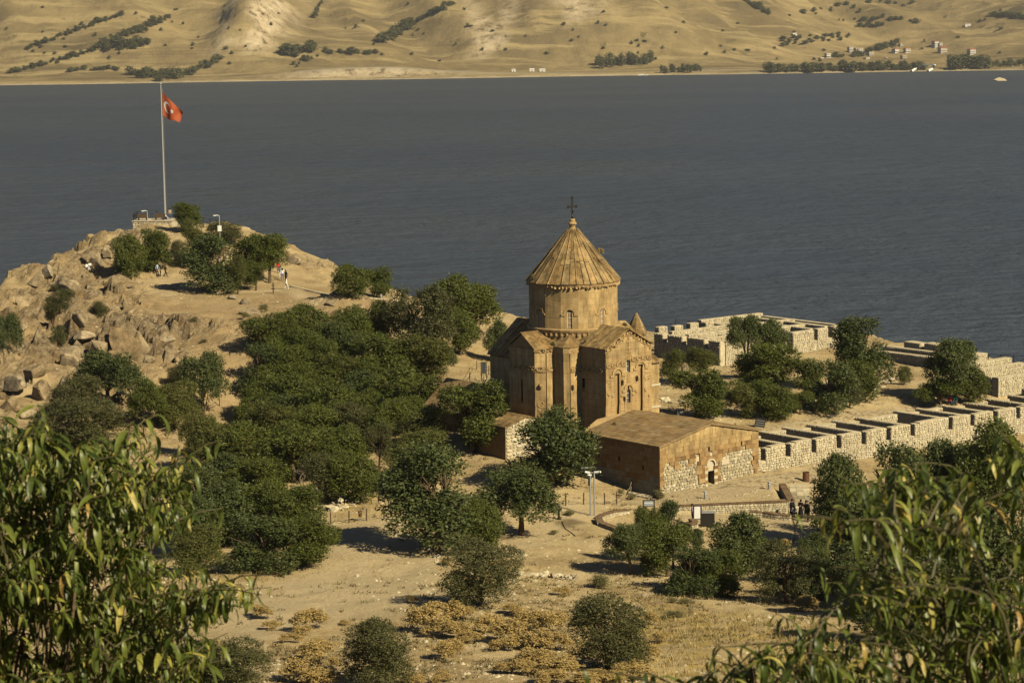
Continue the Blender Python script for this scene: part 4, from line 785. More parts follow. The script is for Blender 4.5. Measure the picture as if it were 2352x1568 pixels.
# front wall of the lower rooms, inner walls, then the higher rooms to the right
rubble_box(fo, FP, .9, bl.x-.1, 0.01, .8, -1.6, hA-.05, 'front_wall', 'ft')
for k, yy in enumerate((3.2, 6.4, 9.4)):
    if yy < Ln-.5: rubble_box(fo, FP, .9, bl.x+1.5, yy, yy+.75, -.5, hn(yy)+.12*k, 'inner_wall', 'ft')
for k, xx in enumerate((bl.x*.5,)): rubble_box(fo, FP, xx, xx+.75, .85, Ln*.8, -.5, hA-.25, 'inner_wall', 'lt')
yb = bl.y; hb = bl.z+ (hB-bl.z)
rubble_box(fo, FP, bl.x, bl.x+.85, yb+.86, Ln+1.5, -2.0, hB-.1, 'side_wall', 'lt')
sl_a = (plane_hit(*z3(1582, 265), Vector(fb), fn)-Vector(fa)).dot(fu); sl_b = (plane_hit(*z3(1614, 265), Vector(fb), fn)-Vector(fa)).dot(fu)
sl_c = (plane_hit(*z3(1708, 240), Vector(fb), fn)-Vector(fa)).dot(fu); sl_d = (plane_hit(*z3(1748, 240), Vector(fb), fn)-Vector(fa)).dot(fu); zsl = fz(*z3(1598, 360), Vector(fb))
rubble_box(fo, FP, bl.x, sl_a, yb, yb+.85, -2.0, hB, 'front_wall', 'flt'); rubble_box(fo, FP, sl_a, sl_b, yb+.01, yb+.84, -2.0, zsl, 'front_wall', 'ft')
rubble_box(fo, FP, sl_b, sl_c, yb, yb+.85, -2.0, hB+.05, 'front_wall', 'ft'); rubble_box(fo, FP, sl_c, sl_d, yb+.01, yb+.84, -2.0, zsl+.1, 'front_wall', 'ft'); rubble_box(fo, FP, sl_d, xr, yb, yb+.85, -2.0, hB+.12, 'front_wall', 'ft')
D2 = Ln+1.5
rubble_box(fo, FP, xr-.85, xr, yb+.86, D2, -2.0, hB+.1, 'side_wall', 't')
for k, (yy, dz, xa, xb) in enumerate(((yb+4.2, .1, bl.x+.86, xr-2.6), (yb+8.0, .25, bl.x+.86, xr-.86), (D2, .45, bl.x-2, xr-.5))): rubble_box(fo, FP, xa, xb, yy, yy+.8, -1.0, hB+dz, 'inner_wall', 'ft')
for k, xx in enumerate((sl_a+.2, sl_c+.3)): rubble_box(fo, FP, xx, xx+.8, yb+.86, D2-.02, -1.0, hB+.04+.1*k, 'inner_wall', 'lt')
for k in range(4): rubble_box(fo, FP, 1.2+k*2.6, 2.6+k*2.6, Ln+.4, Ln+1.2, -1.0, hN+.55-.1*(k % 2), 'merlon', 'flt')
FP.finish()
# ------------------------------------------------------------------ rampart on the right of the rim and the bastion corner
ra, rb = gp(*z13(150, 295)), gp(*z13(905, 475)); rv = Vector((rb[0]-ra[0], rb[1]-ra[1], 0)); RL = rv.length; RR_ = math.atan2(rv.y, rv.x)
zb_ = min(ra[2], rb[2]); rp = thing('rampart', 'curving pale rampart with three merlons above the lake on the right', 'wall', (ra[0], ra[1], zb_), rz=RR_)
RPz = Pieces(rp, 'rubble_stone', 140, 'rubble_facing'); nrv = Vector((math.sin(RR_), -math.cos(RR_), 0))
zt0 = plane_hit(*z13(150, 195), Vector(ra), nrv).z-zb_; zt1 = plane_hit(*z13(900, 285), Vector(rb), nrv).z-zb_
rubble_box(rp, RPz, -3, RL+.3, 0, .9, -2.5, lambda x: zt0+(zt1-zt0)*x/RL, 'rampart_wall', 'ft'); rubble_box(rp, RPz, -3, RL+.6, 1.6, 2.4, -1, lambda x: zt0+.38+(zt1-zt0)*x/RL, 'rampart_wall', 'ft')
for a, b, h in ((.38, .63, .75), (.75, .95, .7), (.0, .3, .65)):
    x0, x1 = RL*a, RL*b; zz = zt0+(zt1-zt0)*(x0/RL); rubble_box(rp, RPz, x0, x1, 2.9, 4.3, -.5, zz+.38+h, 'merlon', 'flrt')
rubble_box(rp, RPz, RL*.35, RL*.62, 4.32, 5.0, -.5, zt0+1.05, 'merlon', 'ft')
p0, p1 = lx, None
xe0 = Vector(plane_hit(*z13(1380, 440), Vector(rb)+Vector((0, 3, 0)), cn)); xe1 = Vector(plane_hit(*z13(1565, 440), Vector(rb)+Vector((0, 3, 0)), cn)); RPz.finish()
pw = (xe1-xe0).dot(cu); pier = thing('rampart_pier', 'square pale rubble pier ending the rampart beside the iron railing', 'wall', (xe0.x, xe0.y, xe0.z), rz=GR)
PP = Pieces(pier, 'rubble_stone', 60, 'rubble_facing'); hz = plane_hit(*z13(1565, 212), xe0, cn).z-xe0.z; rubble_box(pier, PP, -1.6, pw, 0, 2.2, -1.2, hz, 'pier', 'flrt'); PP.finish()
ba = Vector(gp(*z13(1715, 850))); bs = thing('bastion', 'tall pale rubble corner of the ruins at the right edge, shaded on its left side', 'ruin', ba, rz=GR)
BPz = Pieces(bs, 'rubble_stone', 160, 'rubble_facing'); hz = plane_hit(*z13(1715, 560), ba, cn).z-ba.z
rubble_box(bs, BPz, 0, 10, 0, .9, -1, hz, 'bastion_wall', 'ft'); rubble_box(bs, BPz, 0, .9, .91, 5.0, -1, hz, 'bastion_wall', 'lt'); rubble_box(bs, BPz, .91, 10, 4.2, 5.0, -1, hz+.25, 'bastion_wall', 'ft')
rubble_box(bs, BPz, 1.2, 9, 5.2, 6.2, -1, hz+.8, 'bastion_wall', 'ft'); rubble_box(bs, BPz, 2.6, 9, -1.8, -1.1, -1, hz*.42, 'bastion_wall', 'flt'); BPz.finish()
# ------------------------------------------------------------------ tumbled wall behind the tower, terrace kerbs, dry-stone walls
BM = [geo_mesh('rubble', i, M_PALE) for i in range(8)]
def boulder_mesh(seed, sub=2, rough=.28, flat=.8, m=None):
    bm = bmesh.new(); bmesh.ops.create_icosphere(bm, subdivisions=sub, radius=1); r = np.random.default_rng(seed); pl = [Vector(r.normal(size=3)).normalized() for _ in range(11)]; pd = r.uniform(.35, .85, 11)
    C = np.array([v.co for v in bm.verts]); n = (fbm(C[:, 0]*1.3+seed, C[:, 1]*1.3+C[:, 2]*1.7, 4, seed)-.5)*1.1*rough*2+(np.abs(fbm(C[:, 0]*3+C[:, 2]*2.2, C[:, 1]*3-C[:, 2]*2.6+seed, 3, seed+5)-.5))*rough*1.6
    for v, k in zip(bm.verts, n):
        c = v.co*(1+k)
        for n_, d_ in zip(pl, pd):
            e = c.dot(n_)-d_
            if e > 0: c = c-n_*e*.93
        v.co = Vector((c.x, c.y, c.z*flat))
    me = bpy.data.meshes.new('boulder'); bm.to_mesh(me); bm.free(); me.materials.append(m or M_ROCK); return me
M_ROCK = stone('weathered_limestone', [(.27, .205, .12), (.35, .285, .18), (.23, .165, .09), (.38, .315, .21), (.29, .215, .12)], 1.1, .75, b=1.0, bs=4)
SMALL = [boulder_mesh(300+i, 1, .3, .75, M_PALE) for i in range(6)]
def stones_along(name, label, cat, pts, n, size, width, height=0.0, kind='boulder', limit=60, m=None):
    P3 = [Vector(gp(*p)) for p in pts]; o = P3[0]; th_ = thing(name, label, cat, o); L = [0]
    for a, b in zip(P3[:-1], P3[1:]): L.append(L[-1]+(b-a).length)
    rest = []
    for k in range(n):
        s_ = L[-1]*random.random(); i = max(j for j in range(len(P3)-1) if L[j] <= s_); a, b = P3[i], P3[i+1]; p = a.lerp(b, (s_-L[i])/max(L[i+1]-L[i], 1e-6)); d = (b-a).normalized(); off = random.uniform(-width, width)
        x, y_ = p.x-d.y*off, p.y+d.x*off; hgt = height*random.random()*(1-abs(off)/max(width, .01)); z = ht(x, y_)+hgt; s2 = size*random.uniform(.5, 1.25); me = SMALL[random.randrange(6)]
        M = Matrix.Translation(Vector((x, y_, z))-o) @ Matrix.Rotation(random.random()*6.28, 4, 'Z') @ Matrix.Rotation(random.uniform(-.4, .4), 4, 'X') @ Matrix.Diagonal((s2*random.uniform(.8, 1.4), s2, s2*random.uniform(.6, 1), 1))
        ob = bpy.data.objects.new('stone', me); COL.objects.link(ob); ob.parent = th_; ob.matrix_basis = M
    return th_
stones_along('ruined_wall', 'collapsed whitish rubble wall sloping down behind the bell tower', 'ruin', [z1(1120, 1330), z1(1190, 1350), z1(1250, 1330)], 30, .3, 1.2, .5)
rw = thing('ruined_buttress', 'stub of pale rubble masonry leaning behind the church towards the trees', 'ruin', CH, rz=CHR); PZ = Pieces(rw, 'rubble_stone', 120, 'rubble_facing')
for k in range(6): rubble_box(rw, PZ, 8.9+.62*k, 8.9+.62*(k+1)-.004, 3.4+.05*k, 4.5, -1.2, 6.1-1.05*k-.3*random.random(), 'wall_core', 'flt', sz=(.3, .4))
PZ.finish()
stones_along('dry_stone_heap', 'heap of tumbled stones left of the bench path beside the rope fence', 'stones', [z7(1120, 800), z7(1240, 730), z7(1340, 700)], 42, .42, 1.0, .5)
stones_along('rubble_heap', 'pale rubble heap under the trees left of the cobbled lane', 'stones', [z3(620, 1030), z3(700, 1010), z3(790, 1050)], 26, .36, .7, .4)
stones_along('terrace_edging', 'crooked line of stones edging the bank below the large leaning tree', 'stones', [z7(1740, 1040), z7(1840, 1080), z7(1900, 1150), z7(1960, 1200)], 26, .24, .25, .05)
stones_along('stone_pile', 'scattered pile of pale stones on the bare ground right of the dull bush', 'stones', [z10(1590, 115), z10(1700, 110), z10(1800, 130), z10(1910, 130)], 60, .3, 1.0, .15)
stones_along('lane_edging', 'row of small stones edging the cobbled lane below the hall', 'stones', [z2(980, 1010), z2(1160, 1000), z2(1350, 985), z2(1460, 965), z2(1620, 920), z2(1800, 875)], 50, .15, .12, 0)
stones_along('courtyard_wall', 'low broken retaining wall of pale stones between tree and rampart', 'wall', [z4(1040, 560), z4(1150, 510), z4(1270, 450)], 46, .34, .3, .7)
stones_along('lower_plaza_edging', 'ragged low stone edge along the lower side of the plaza', 'wall', [z2(1640, 1375), z2(1800, 1365), z2(2000, 1360), z2(2230, 1360)], 60, .26, .3, .3)
# retaining wall, stairs, plaza kerbs
def wall_line(name, label, pts3, h, th_, cap=True, m=M_MORT, stones=60, cat='wall', zb=-.6):
    P3 = [Vector(p) for p in pts3]; t_ = thing(name, label, cat, P3[0]); PZ = Pieces(t_, 'rubble_stone', stones, 'rubble_facing'); o = P3[0]
    for a, b in zip(P3[:-1], P3[1:]):
        d = (b-a); d2 = Vector((d.x, d.y, 0)); L = d2.length; u_ = d2/L; n_ = Vector((u_.y, -u_.x, 0)); hk = h
        q_ = [a-o+n_*.0, b-o, b-o-n_*th_, a-o-n_*th_]; za, zb2 = a.z-o.z, b.z-o.z
        MB().hexa([(p.x, p.y, zb-.2+min(za, zb2)) for p in q_], [(q_[0].x, q_[0].y, za+h), (q_[1].x, q_[1].y, zb2+h), (q_[2].x, q_[2].y, zb2+h), (q_[3].x, q_[3].y, za+h)]).build('wall_core', m, t_)
        course(PZ, (a-o)+Vector((0, 0, -.3)), u_, Z, L, h+.28, .2, .3, M_PALE, 'rubble', .06, gap=0, jit=.6, top=lambda x: h+.28+(zb2-za)*x/L)
        if cap:
            k = max(1, int(L/.34))
            for i in range(k):
                c0 = (a-o).lerp(b-o, i/k); c1 = (a-o).lerp(b-o, (i+.93)/k); r_ = [c0+n_*.07, c1+n_*.07, c1-n_*(th_+.05), c0-n_*(th_+.05)]
                MB().hexa([(p.x, p.y, p.z+h) for p in r_], [(p.x, p.y, p.z+h+.08+(.02 if i % 2 else 0)) for p in r_]).build('coping_tile', M_TILE, t_)
    PZ.finish(); return t_
r0_ = Vector((*PL[0], 9.2)); r1_ = Vector((*PL[1], 8.75)); rz0, rz1 = 9.70, 9.88
t_ = thing('retaining_wall', 'long straight retaining wall with tiled coping between lane and plaza', 'wall', r0_); PZ = Pieces(t_, 'rubble_stone', 150, 'rubble_facing'); d2 = Vector((r1_.x-r0_.x, r1_.y-r0_.y, 0)); L = d2.length; u_ = d2/L; n_ = Vector((u_.y, -u_.x, 0)); q_ = [n_*.12, d2+n_*.12, d2-n_*.35, -n_*.35]
MB().hexa([(p.x, p.y, -1.2) for p in q_], [(q_[0].x, q_[0].y, rz0-9.2), (q_[1].x, q_[1].y, rz1-9.2), (q_[2].x, q_[2].y, rz1-9.2), (q_[3].x, q_[3].y, rz0-9.2)]).build('wall_core', M_MORT, t_)
course(PZ, n_*.12+Vector((0, 0, -1.0)), u_, Z, L, 1.75, .2, .3, M_PALE, 'rubble', .06, gap=0, jit=.6, top=lambda x: 1.0+rz0-9.2+(rz1-rz0)*x/L-.02); PZ.finish()
k = 58
for i in range(k):
    c0, c1 = d2*(i/k), d2*((i+.9)/k); z0_ = rz0-9.2+(rz1-rz0)*i/k; r_ = [c0+n_*.2, c1+n_*.2, c1-n_*.38, c0-n_*.38]
    MB().hexa([(p.x, p.y, z0_) for p in r_], [(p.x, p.y, z0_+.1) for p in r_]).build('coping_tile', M_TILE, t_)
# side kerb of the terrace beside the stairs
e0 = r1_+Vector((.1, 0, 0)); tl = Vector(atz(*z2(1862, 862), 10.1))
wall_line('terrace_kerb', 'tile-topped kerb between terrace and stairs', [(e0.x, e0.y, 9.15), (tl.x-.3, tl.y, 9.4)][::-1], .72, .5, stones=20)
st_ = thing('stone_stairs', 'short flight of pale stone steps up from the plaza to the lane', 'stairs', (e0.x+.35, e0.y, 8.8)); top_l = tl; nS = 8; sd = Vector((tl.x+.15-e0.x-.35+.4, tl.y-e0.y, 0)); su = sd.normalized(); sx_ = Vector((su.y, -su.x, 0))
for i in range(nS):
    a0 = su*(sd.length*i/nS); zt = (i+1)*(10.02-8.8)/nS; wd = 1.95-.03*i
    for j in range(3):
        b0, b1 = wd*j/3+.01, wd*(j+1)/3-.01; e = sd.length/nS+.25; c_ = [a0+sx_*b0, a0+sx_*b1, a0+sx_*b1+su*e, a0+sx_*b0+su*e]; jz = .02*rng.random()
        MB().hexa([(p.x, p.y, zt-.5) for p in c_], [(p.x, p.y, zt+jz) for p in c_]).build('step_stone', M_GREY if rng.random() < .4 else M_PALE, st_)
pts = [z2(1565, 1155), z2(1680, 1160), z2(1800, 1178), z2(1930, 1190)]; wall_line('plaza_kerb', 'low curved tile-topped wall in front of the standing visitors', [tuple(gp(*p)) for p in pts], .42, .45, stones=40)
pts = [z12(1640, 1190), z12(1420, 1215), z12(1270, 1260), z12(1190, 1300), z12(1230, 1380), z12(1400, 1440), z12(1560, 1500)]; bp = [tuple(gp(*p)) for p in pts]
wall_line('curved_basin_wall', 'curved low tile-topped wall ringing the tree bed left of the plaza', bp[::-1], .3, .5, stones=50)
pts = [z8(1215, 255), z8(1260, 265), z8(1300, 262), z8(1310, 235), z8(1270, 215)]; wall_line('round_planter', 'round rubble planter with dark coping beside the white notice board', [tuple(gp(p[0], p[1]+6)) for p in pts], .75, .4, stones=40)
# kerb of the hill path
pts = [z6(310, 285), z6(450, 320), z6(560, 345), z6(660, 365)]; wall_line('path_kerb', 'thin pale stone kerb beside the path crossing the hill', [tuple(gp(*p)) for p in pts], .2, .35, cap=False, stones=30)
pts = [z6(880, 370), z6(1030, 388), z6(1170, 405)]; wall_line('slope_kerb', 'thin pale stone kerb right of the lone bush on the rim', [tuple(gp(*p)) for p in pts], .2, .35, cap=False, stones=20)
# ------------------------------------------------------------------ flag hill: platform, pole, flag, railings, lamps
pb = Vector(aty(*q2(380, 515), 345)); pz = ht(pb.x, pb.y); pb.z = max(pz+1.2, pb.z)
mm = (345-0)/F*1.01
pl_ = thing('stone_platform', 'pale stone lookout platform on top of the rocky hill', 'platform', (pb.x, pb.y, pb.z-1.4)); mb = MB(); mb.prism([(-4.6, -2.2), (1.4, -2.6), (1.6, 2.2), (-4.6, 2.4)], -3, 1.3); mb.build('platform_base', M_MORT, pl_)
PZ = Pieces(pl_, 'rubble_stone', 70, 'rubble_facing'); course(PZ, (-4.6, -2.2, -1.2), Vector((6.0, -.4, 0)), Z, 6.0, 2.4, .4, .6, M_PALE, 'rubble', .1, gap=0, jit=.5); PZ.finish(); MB().prism([(-4.7, -2.35), (1.5, -2.75), (1.7, 2.3), (-4.7, 2.5)], 1.305, 1.42).build('platform_paving', M_WHITE, pl_)
zt = pb.z
fp = thing('flagpole', 'very tall white flagpole on the hilltop platform', 'flagpole', (pb.x, pb.y, zt)); PH = plane_hit(*q2(363, 195), pb, Vector((0, -1, 0))).z-zt
MB().tube([(0, 0, 0), (0, 0, PH*.4), (0, 0, PH)], [.17, .13, .08], 10).build('pole', M_STEEL, fp); MB().lathe([(.02, PH), (.16, PH+.1), (.16, PH+.22), (.02, PH+.34)], 10).build('finial', M_STEEL, fp); MB().lathe([(.55, -.1), (.55, .25), (.3, .45), (.22, .6)], 12).build('pole_base', M_STEEL, fp); MB().tube([(.22, -.05, .8), (.24, -.05, PH-.5)], .02, 4).build('halyard', M_ROPE, fp)
# flag drooping from the hoist, with crescent and star
m, t, B = nm('red_flag_cloth'); tc = nd(t, 'ShaderNodeUVMap'); sx2 = nd(t, 'ShaderNodeSeparateXYZ'); t.links.new(tc.outputs[0], sx2.inputs[0])
U_, V_ = sx2.outputs[0], sx2.outputs[1]
def circ(cx, cy, r): dx = mth(t, 'SUBTRACT', U_, cx); dy = mth(t, 'SUBTRACT', V_, cy); return mth(t, 'LESS_THAN', mth(t, 'ADD', mth(t, 'MULTIPLY', dx, dx), mth(t, 'MULTIPLY', dy, dy)), r*r)
cres = mth(t, 'MULTIPLY', circ(.5, .5, .25), mth(t, 'SUBTRACT', 1, circ(.5625, .5, .2)))
ang = lambda: mth(t, 'ARCTAN2', mth(t, 'SUBTRACT', V_, .5), mth(t, 'SUBTRACT', .85, U_))
dx = mth(t, 'SUBTRACT', U_, .85); dy = mth(t, 'SUBTRACT', V_, .5); rr = mth(t, 'SQRT', mth(t, 'ADD', mth(t, 'MULTIPLY', dx, dx), mth(t, 'MULTIPLY', dy, dy)))
aa = mth(t, 'SUBTRACT', mth(t, 'PINGPONG', ang(), math.pi/5), 0); star = mth(t, 'LESS_THAN', mth(t, 'MULTIPLY', rr, mth(t, 'ADD', mth(t, 'COSINE', aa), mth(t, 'MULTIPLY', mth(t, 'SINE', aa), 2.35))), .135)
c = mixc(t, mth(t, 'MAXIMUM', cres, star), (.42, .09, .028), (.68, .72, .66)); t.links.new(c, B.inputs['Base Color']); B.inputs['Roughness'].default_value = .8
tr = nd(t, 'ShaderNodeBsdfTranslucent'); t.links.new(c, tr.inputs['Color']); mx = nd(t, 'ShaderNodeMixShader'); mx.inputs[0].default_value = .35; t.links.new(B.outputs[0], mx.inputs[1]); t.links.new(tr.outputs[0], mx.inputs[2]); t.links.new(mx.outputs[0], t.nodes['Material Output'].inputs['Surface'])
def fpt(px, py): return plane_hit(*z9(px, py), pb, Vector((0, -1, 0)))-Vector((pb.x, pb.y, zt))
c00, c01 = fpt(402, 255), fpt(396, 95); c10, c11 = fpt(525, 310), fpt(545, 245)
NU, NV = 22, 14; Vv, Uv = [], []
for i in range(NU+1):
    for j in range(NV+1):
        a, b = i/NU, j/NV; p = c00.lerp(c10, a).lerp(c01.lerp(c11, a), b); p = p+Vector((0, 1, 0))*(.55*math.sin(a*7+b*2.2)*a+.3*math.sin(a*12-b*4)*a)+Vector((0, 0, 1))*(-.25*math.sin(a*math.pi)*(1-b)+.18*math.sin(a*9+1)*a*(1-b)); Vv.append(tuple(p)); Uv.append((a*1.5, b))
Ff_ = [(i*(NV+1)+j, (i+1)*(NV+1)+j, (i+1)*(NV+1)+j+1, i*(NV+1)+j+1) for i in range(NU) for j in range(NV)]
me = mesh_np('flag', Vv, Ff_, m, True); uv = me.uv_layers.new(name='UVMap')
for l in me.loops: uv.data[l.index].uv = Uv[l.vertex_index]
thing('flag', 'red flag with white crescent and star flying from the hilltop pole', 'flag', (pb.x, pb.y, zt), mesh=me)
def railing(name, label, pts, h=1.1, cross=True, m=M_IRON, step=1.6):
    P3 = [Vector(p) for p in pts]; th_ = thing(name, label, 'railing', P3[0]); o = P3[0]
    for a, b in zip(P3[:-1], P3[1:]):
        L = (b-a).length; n = max(1, round(L/step))
        for i in range(n):
            p, q_ = (a.lerp(b, i/n))-o, (a.lerp(b, (i+1)/n))-o; up_ = Vector((0, 0, h))
            MB().box(p.x-.05, p.x+.05, p.y-.05, p.y+.05, p.z-.3, p.z+h+.04).build('post', m, th_); MB().tube([p+up_, q_+up_], .035, 4).build('rail', m, th_); MB().tube([p+up_*.15, q_+up_*.15], .03, 4).build('rail', m, th_)
            if cross: MB().tube([p+up_*.15, q_+up_], .02, 4).build('brace', m, th_); MB().tube([p+up_, q_+up_*.15], .02, 4).build('brace', m, th_)
    p = P3[-1]-o; MB().box(p.x-.05, p.x+.05, p.y-.05, p.y+.05, p.z-.3, p.z+h+.04).build('post', m, th_); return th_
railing('iron_railing', 'black railing round the back of the hilltop platform', [(pb.x-4.5, pb.y-2.0, zt), (pb.x-4.5, pb.y+2.2, zt), (pb.x+1.3, pb.y+2.0, zt)], step=1.3)
railing('iron_railing', 'dark cross-braced railing right of the flagpole among trees', [(pb.x+2.4, pb.y+1.5, zt-.6), (pb.x+8, pb.y-1.5, zt-1.2)], step=1.4)
railing('iron_railing', 'cross-braced railing on the lake rim left of the roofless rooms', [tuple(aty(*z3(340, 268), 300)), tuple(aty(*z3(580, 300), 300))], step=1.5, h=1.5)
rr0 = aty(*z13(1575, 435), 262); rr1 = aty(*z13(2110, 462), 259); railing('iron_railing', 'long cross-braced railing at the right edge above the water', [tuple(rr0), tuple(rr1)], step=1.85, h=1.75)
def bench_block(label, px, w, h, d, m=M_IRON, name='dark_bench'): pass
for i, (x, lab) in enumerate(((-3.2, 'dark bench on the left end of the lookout platform'), (-.6, 'dark stone bench on the lookout platform near the pole'))):
    b_ = thing('bench', lab, 'bench', (pb.x+x, pb.y-1.4, zt)); MB().box(-.8, .8, -.25, .25, .38, .5).build('seat', M_WOOD, b_)
    for s in (-.6, .6): MB().box(s-.08, s+.08, -.22, .22, 0, .37).build('leg', M_IRON, b_)
    MB().box(-.8, .8, .26, .33, .5, .95).build('backrest', M_WOOD, b_)
def lamp(label, px_top, px_base, box=False):
    Yd = 338 if not box else 322; b_ = Vector(aty(*px_base, Yd)); g_ = ht(b_.x, b_.y); hh_ = plane_hit(*px_top, b_, Vector((0, -1, 0))).z-min(g_, b_.z); l = thing('lamp_post', label, 'lamp post', (b_.x, b_.y, min(g_, b_.z)))
    MB().tube([(0, 0, -.3), (0, 0, hh_)], [.075, .055], 8).build('pole', M_STEEL, l); MB().tube([(0, 0, hh_-.05), (-.35, 0, hh_+.05), (-.7, 0, hh_)], .05, 6).build('arm', M_WHITEP, l); MB().box(-.85, -.4, -.1, .1, hh_-.06, hh_+.06).build('lamp_head', M_WHITEP, l)
    if box: MB().box(-.25, .25, -.22, .22, hh_*.66, hh_*.66+.8).build('switch_box', M_WHITEP, l)
lamp('slender white lamp post left of the flagpole platform', z9(300, 895), z9(317, 1055)); lamp('white lamp post with a box halfway up, right of the flagpole', z9(780, 925), z9(792, 1090), True)
# ------------------------------------------------------------------ rope fences
def rope_fence(label, pts, h=1.05):
    P3 = [Vector(gp(*p)) for p in pts]; o = P3[0]; th_ = thing('rope_fence', label, 'fence', o)
    for p in P3: q_ = p-o; MB().tube([q_-Vector((0, 0, .2)), q_+Vector((random.uniform(-.03, .03), 0, h))], .06, 6).build('post', M_WOOD, th_)
    for a, b in zip(P3[:-1], P3[1:]):
        for hz_, sag in ((.9, .22), (.5, .25)): MB().tube([(a-o).lerp(b-o, k/8)+Vector((0, 0, h*hz_-sag*4*(k/8)*(1-k/8))) for k in range(9)], .024, 4).build('rope', M_ROPE, th_)
rope_fence('rope fence on dark posts bending round the bare bank beside the hall', [z12(*p) for p in ((960, 440), (1148, 487), (1376, 543), (1566, 598), (1632, 690), (1733, 757), (1675, 825), (1617, 975), (1438, 1028), (1250, 1045), (918, 1040), (638, 1060))])
rope_fence('rope fence across the yellow grass with a metal basket behind it', [z7(*p) for p in ((992, 900), (1128, 895), (1260, 885), (1386, 868), (1513, 856), (1600, 800), (1565, 690), (1600, 640))])
rope_fence('rope fence along the shady path left of the grove', [z5(*p) for p in ((1060, 1465), (1225, 1465), (1270, 1425), (1390, 1345), (1480, 1295), (1525, 1270), (1620, 1240))])
rope_fence('short rope fence beside the dark board left of the church', [z14(*p) for p in ((705, 490), (812, 300), (1000, 380), (1040, 440))])
# ------------------------------------------------------------------ boards, bins, bollards, cameras
def scale_at(p): return 1/(F/((Vector((0, 0, CAMZ))-Vector(p)).length))
def board(label, bl, br, top, bot, m, fr_m=M_IRON, d=.06, legs=True, name='notice_board'):
    """bl, br: ground pixels of the two legs; top, bot: panel pixel heights (source 1024 px) measured at the left leg"""
    a, b = Vector(gp(*bl)), Vector(gp(*br)); n_ = Vector((0, -1, 0)); b = plane_hit(br[0], br[1], a, n_); b.z = a.z
    zt_, zb_ = plane_hit(bl[0], top, a, n_).z-a.z, plane_hit(bl[0], bot, a, n_).z-a.z; w = b.x-a.x; t_ = thing(name, label, 'sign', a)
    for x in (0, w): MB().box(x-.05, x+.05, -.05, .05, -.3, zt_).build('leg', fr_m, t_)
    MB().box(.05, w-.05, -.04, .04, zt_-.07, zt_).build('frame_bar', fr_m, t_); MB().box(.07, w-.07, -.03, .03, zb_, zt_-.08).build('panel', m, t_); MB().box(.05, w-.05, -.035, .035, zb_-.06, zb_-.005).build('frame_bar', fr_m, t_); return t_, w, zb_, zt_
M_PANELB = plain('faded_blue_panel', (.30, .34, .36), .5); M_PANELG = plain('grey_panel', (.5, .5, .46), .5); M_INK = plain('dark_print', (.05, .05, .05), .7)
board('white notice board on two black posts in front of the trees', z2(1062, 1245), z2(1130, 1258), z2(0, 1052)[1], z2(0, 1168)[1], M_WHITEP)
t_, w, zb_, zt_ = board('low board with faded blue panel in a black frame beside the lane', z2(612, 1105), z2(710, 1122), z2(0, 1003)[1], z2(0, 1055)[1], M_PANELB); MB().box(.1, w-.1, -.045, -.032, zb_+(zt_-zb_)*.45, zb_+(zt_-zb_)*.55).build('pale_band', M_WHITEP, t_)
board('tall dark notice board on posts left of the church', z14(885, 470), z14(962, 462), z14(0, 182)[1], z14(0, 350)[1], plain('dark_blue_panel', (.035, .045, .06), .5))
t_, w, zb_, zt_ = board('small white text panel beside the tree behind the hall', z3(360, 1040), z3(416, 1045), z3(0, 968)[1], z3(0, 1020)[1], M_PANELG, M_STEEL)
for k in range(4): MB().box(.2, w-.3-.12*(k % 2), -.045, -.032, zt_-.3-.14*k, zt_-.27-.14*k).build('text_line', M_INK, t_)
def at_px(name, label, cat, px): p = Vector(gp(*px)); return thing(name, label, cat, p)
t_ = at_px('litter_bin', 'rusty brown drum bin at the top of the stairs', 'bin', z2(2070, 836)); MB().lathe([(.30, 0), (.32, .1), (.31, .85), (.33, .9), (.28, .9), (.27, .3)], 14).build('drum', M_RUST, t_)
t_ = at_px('litter_bin', 'dark drum bin at the foot of the trees by the cobbled lane', 'bin', z3(1298, 1065)); MB().lathe([(.33, 0), (.35, .1), (.34, .95), (.36, 1.0), (.3, 1.0), (.29, .3)], 14).build('drum', plain('dark_bin', (.05, .03, .02), .7), t_)
def cabinet(label, px, w, h, d, m=M_IRON):
    t_ = at_px('metal_cabinet', label, 'cabinet', px); MB().box(-w/2, w/2, 0, d, 0, h).build('cabinet_body', m, t_); MB().box(-w/2+.06, w/2-.06, -.025, -.003, .08, h-.08).build('cabinet_door', m, t_); MB().box(-w/2-.04, w/2+.04, -.05, d+.04, h+.003, h+.06).build('cabinet_top', M_STEEL, t_)
cabinet('black metal cabinet right of the white notice board', z2(1190, 1246), 1.15, 1.2, .7); cabinet('black box half hidden at the tree behind the camera mast', z12(970, 640), .9, .95, .6)
t_ = at_px('floodlight', 'black slatted floodlight panel at the right corner of the hall roof', 'floodlight', z2(1650, 352)); MB().box(-.5, .5, -.06, .06, -.15, .95).xf(Matrix.Rotation(.2, 4, 'Y')).build('panel', M_IRON, t_)
for k in range(4): MB().box(-.42, .42, -.085, -.062, 0+.22*k, .05+.22*k).xf(Matrix.Rotation(.2, 4, 'Y')).build('slat', M_STEEL, t_)
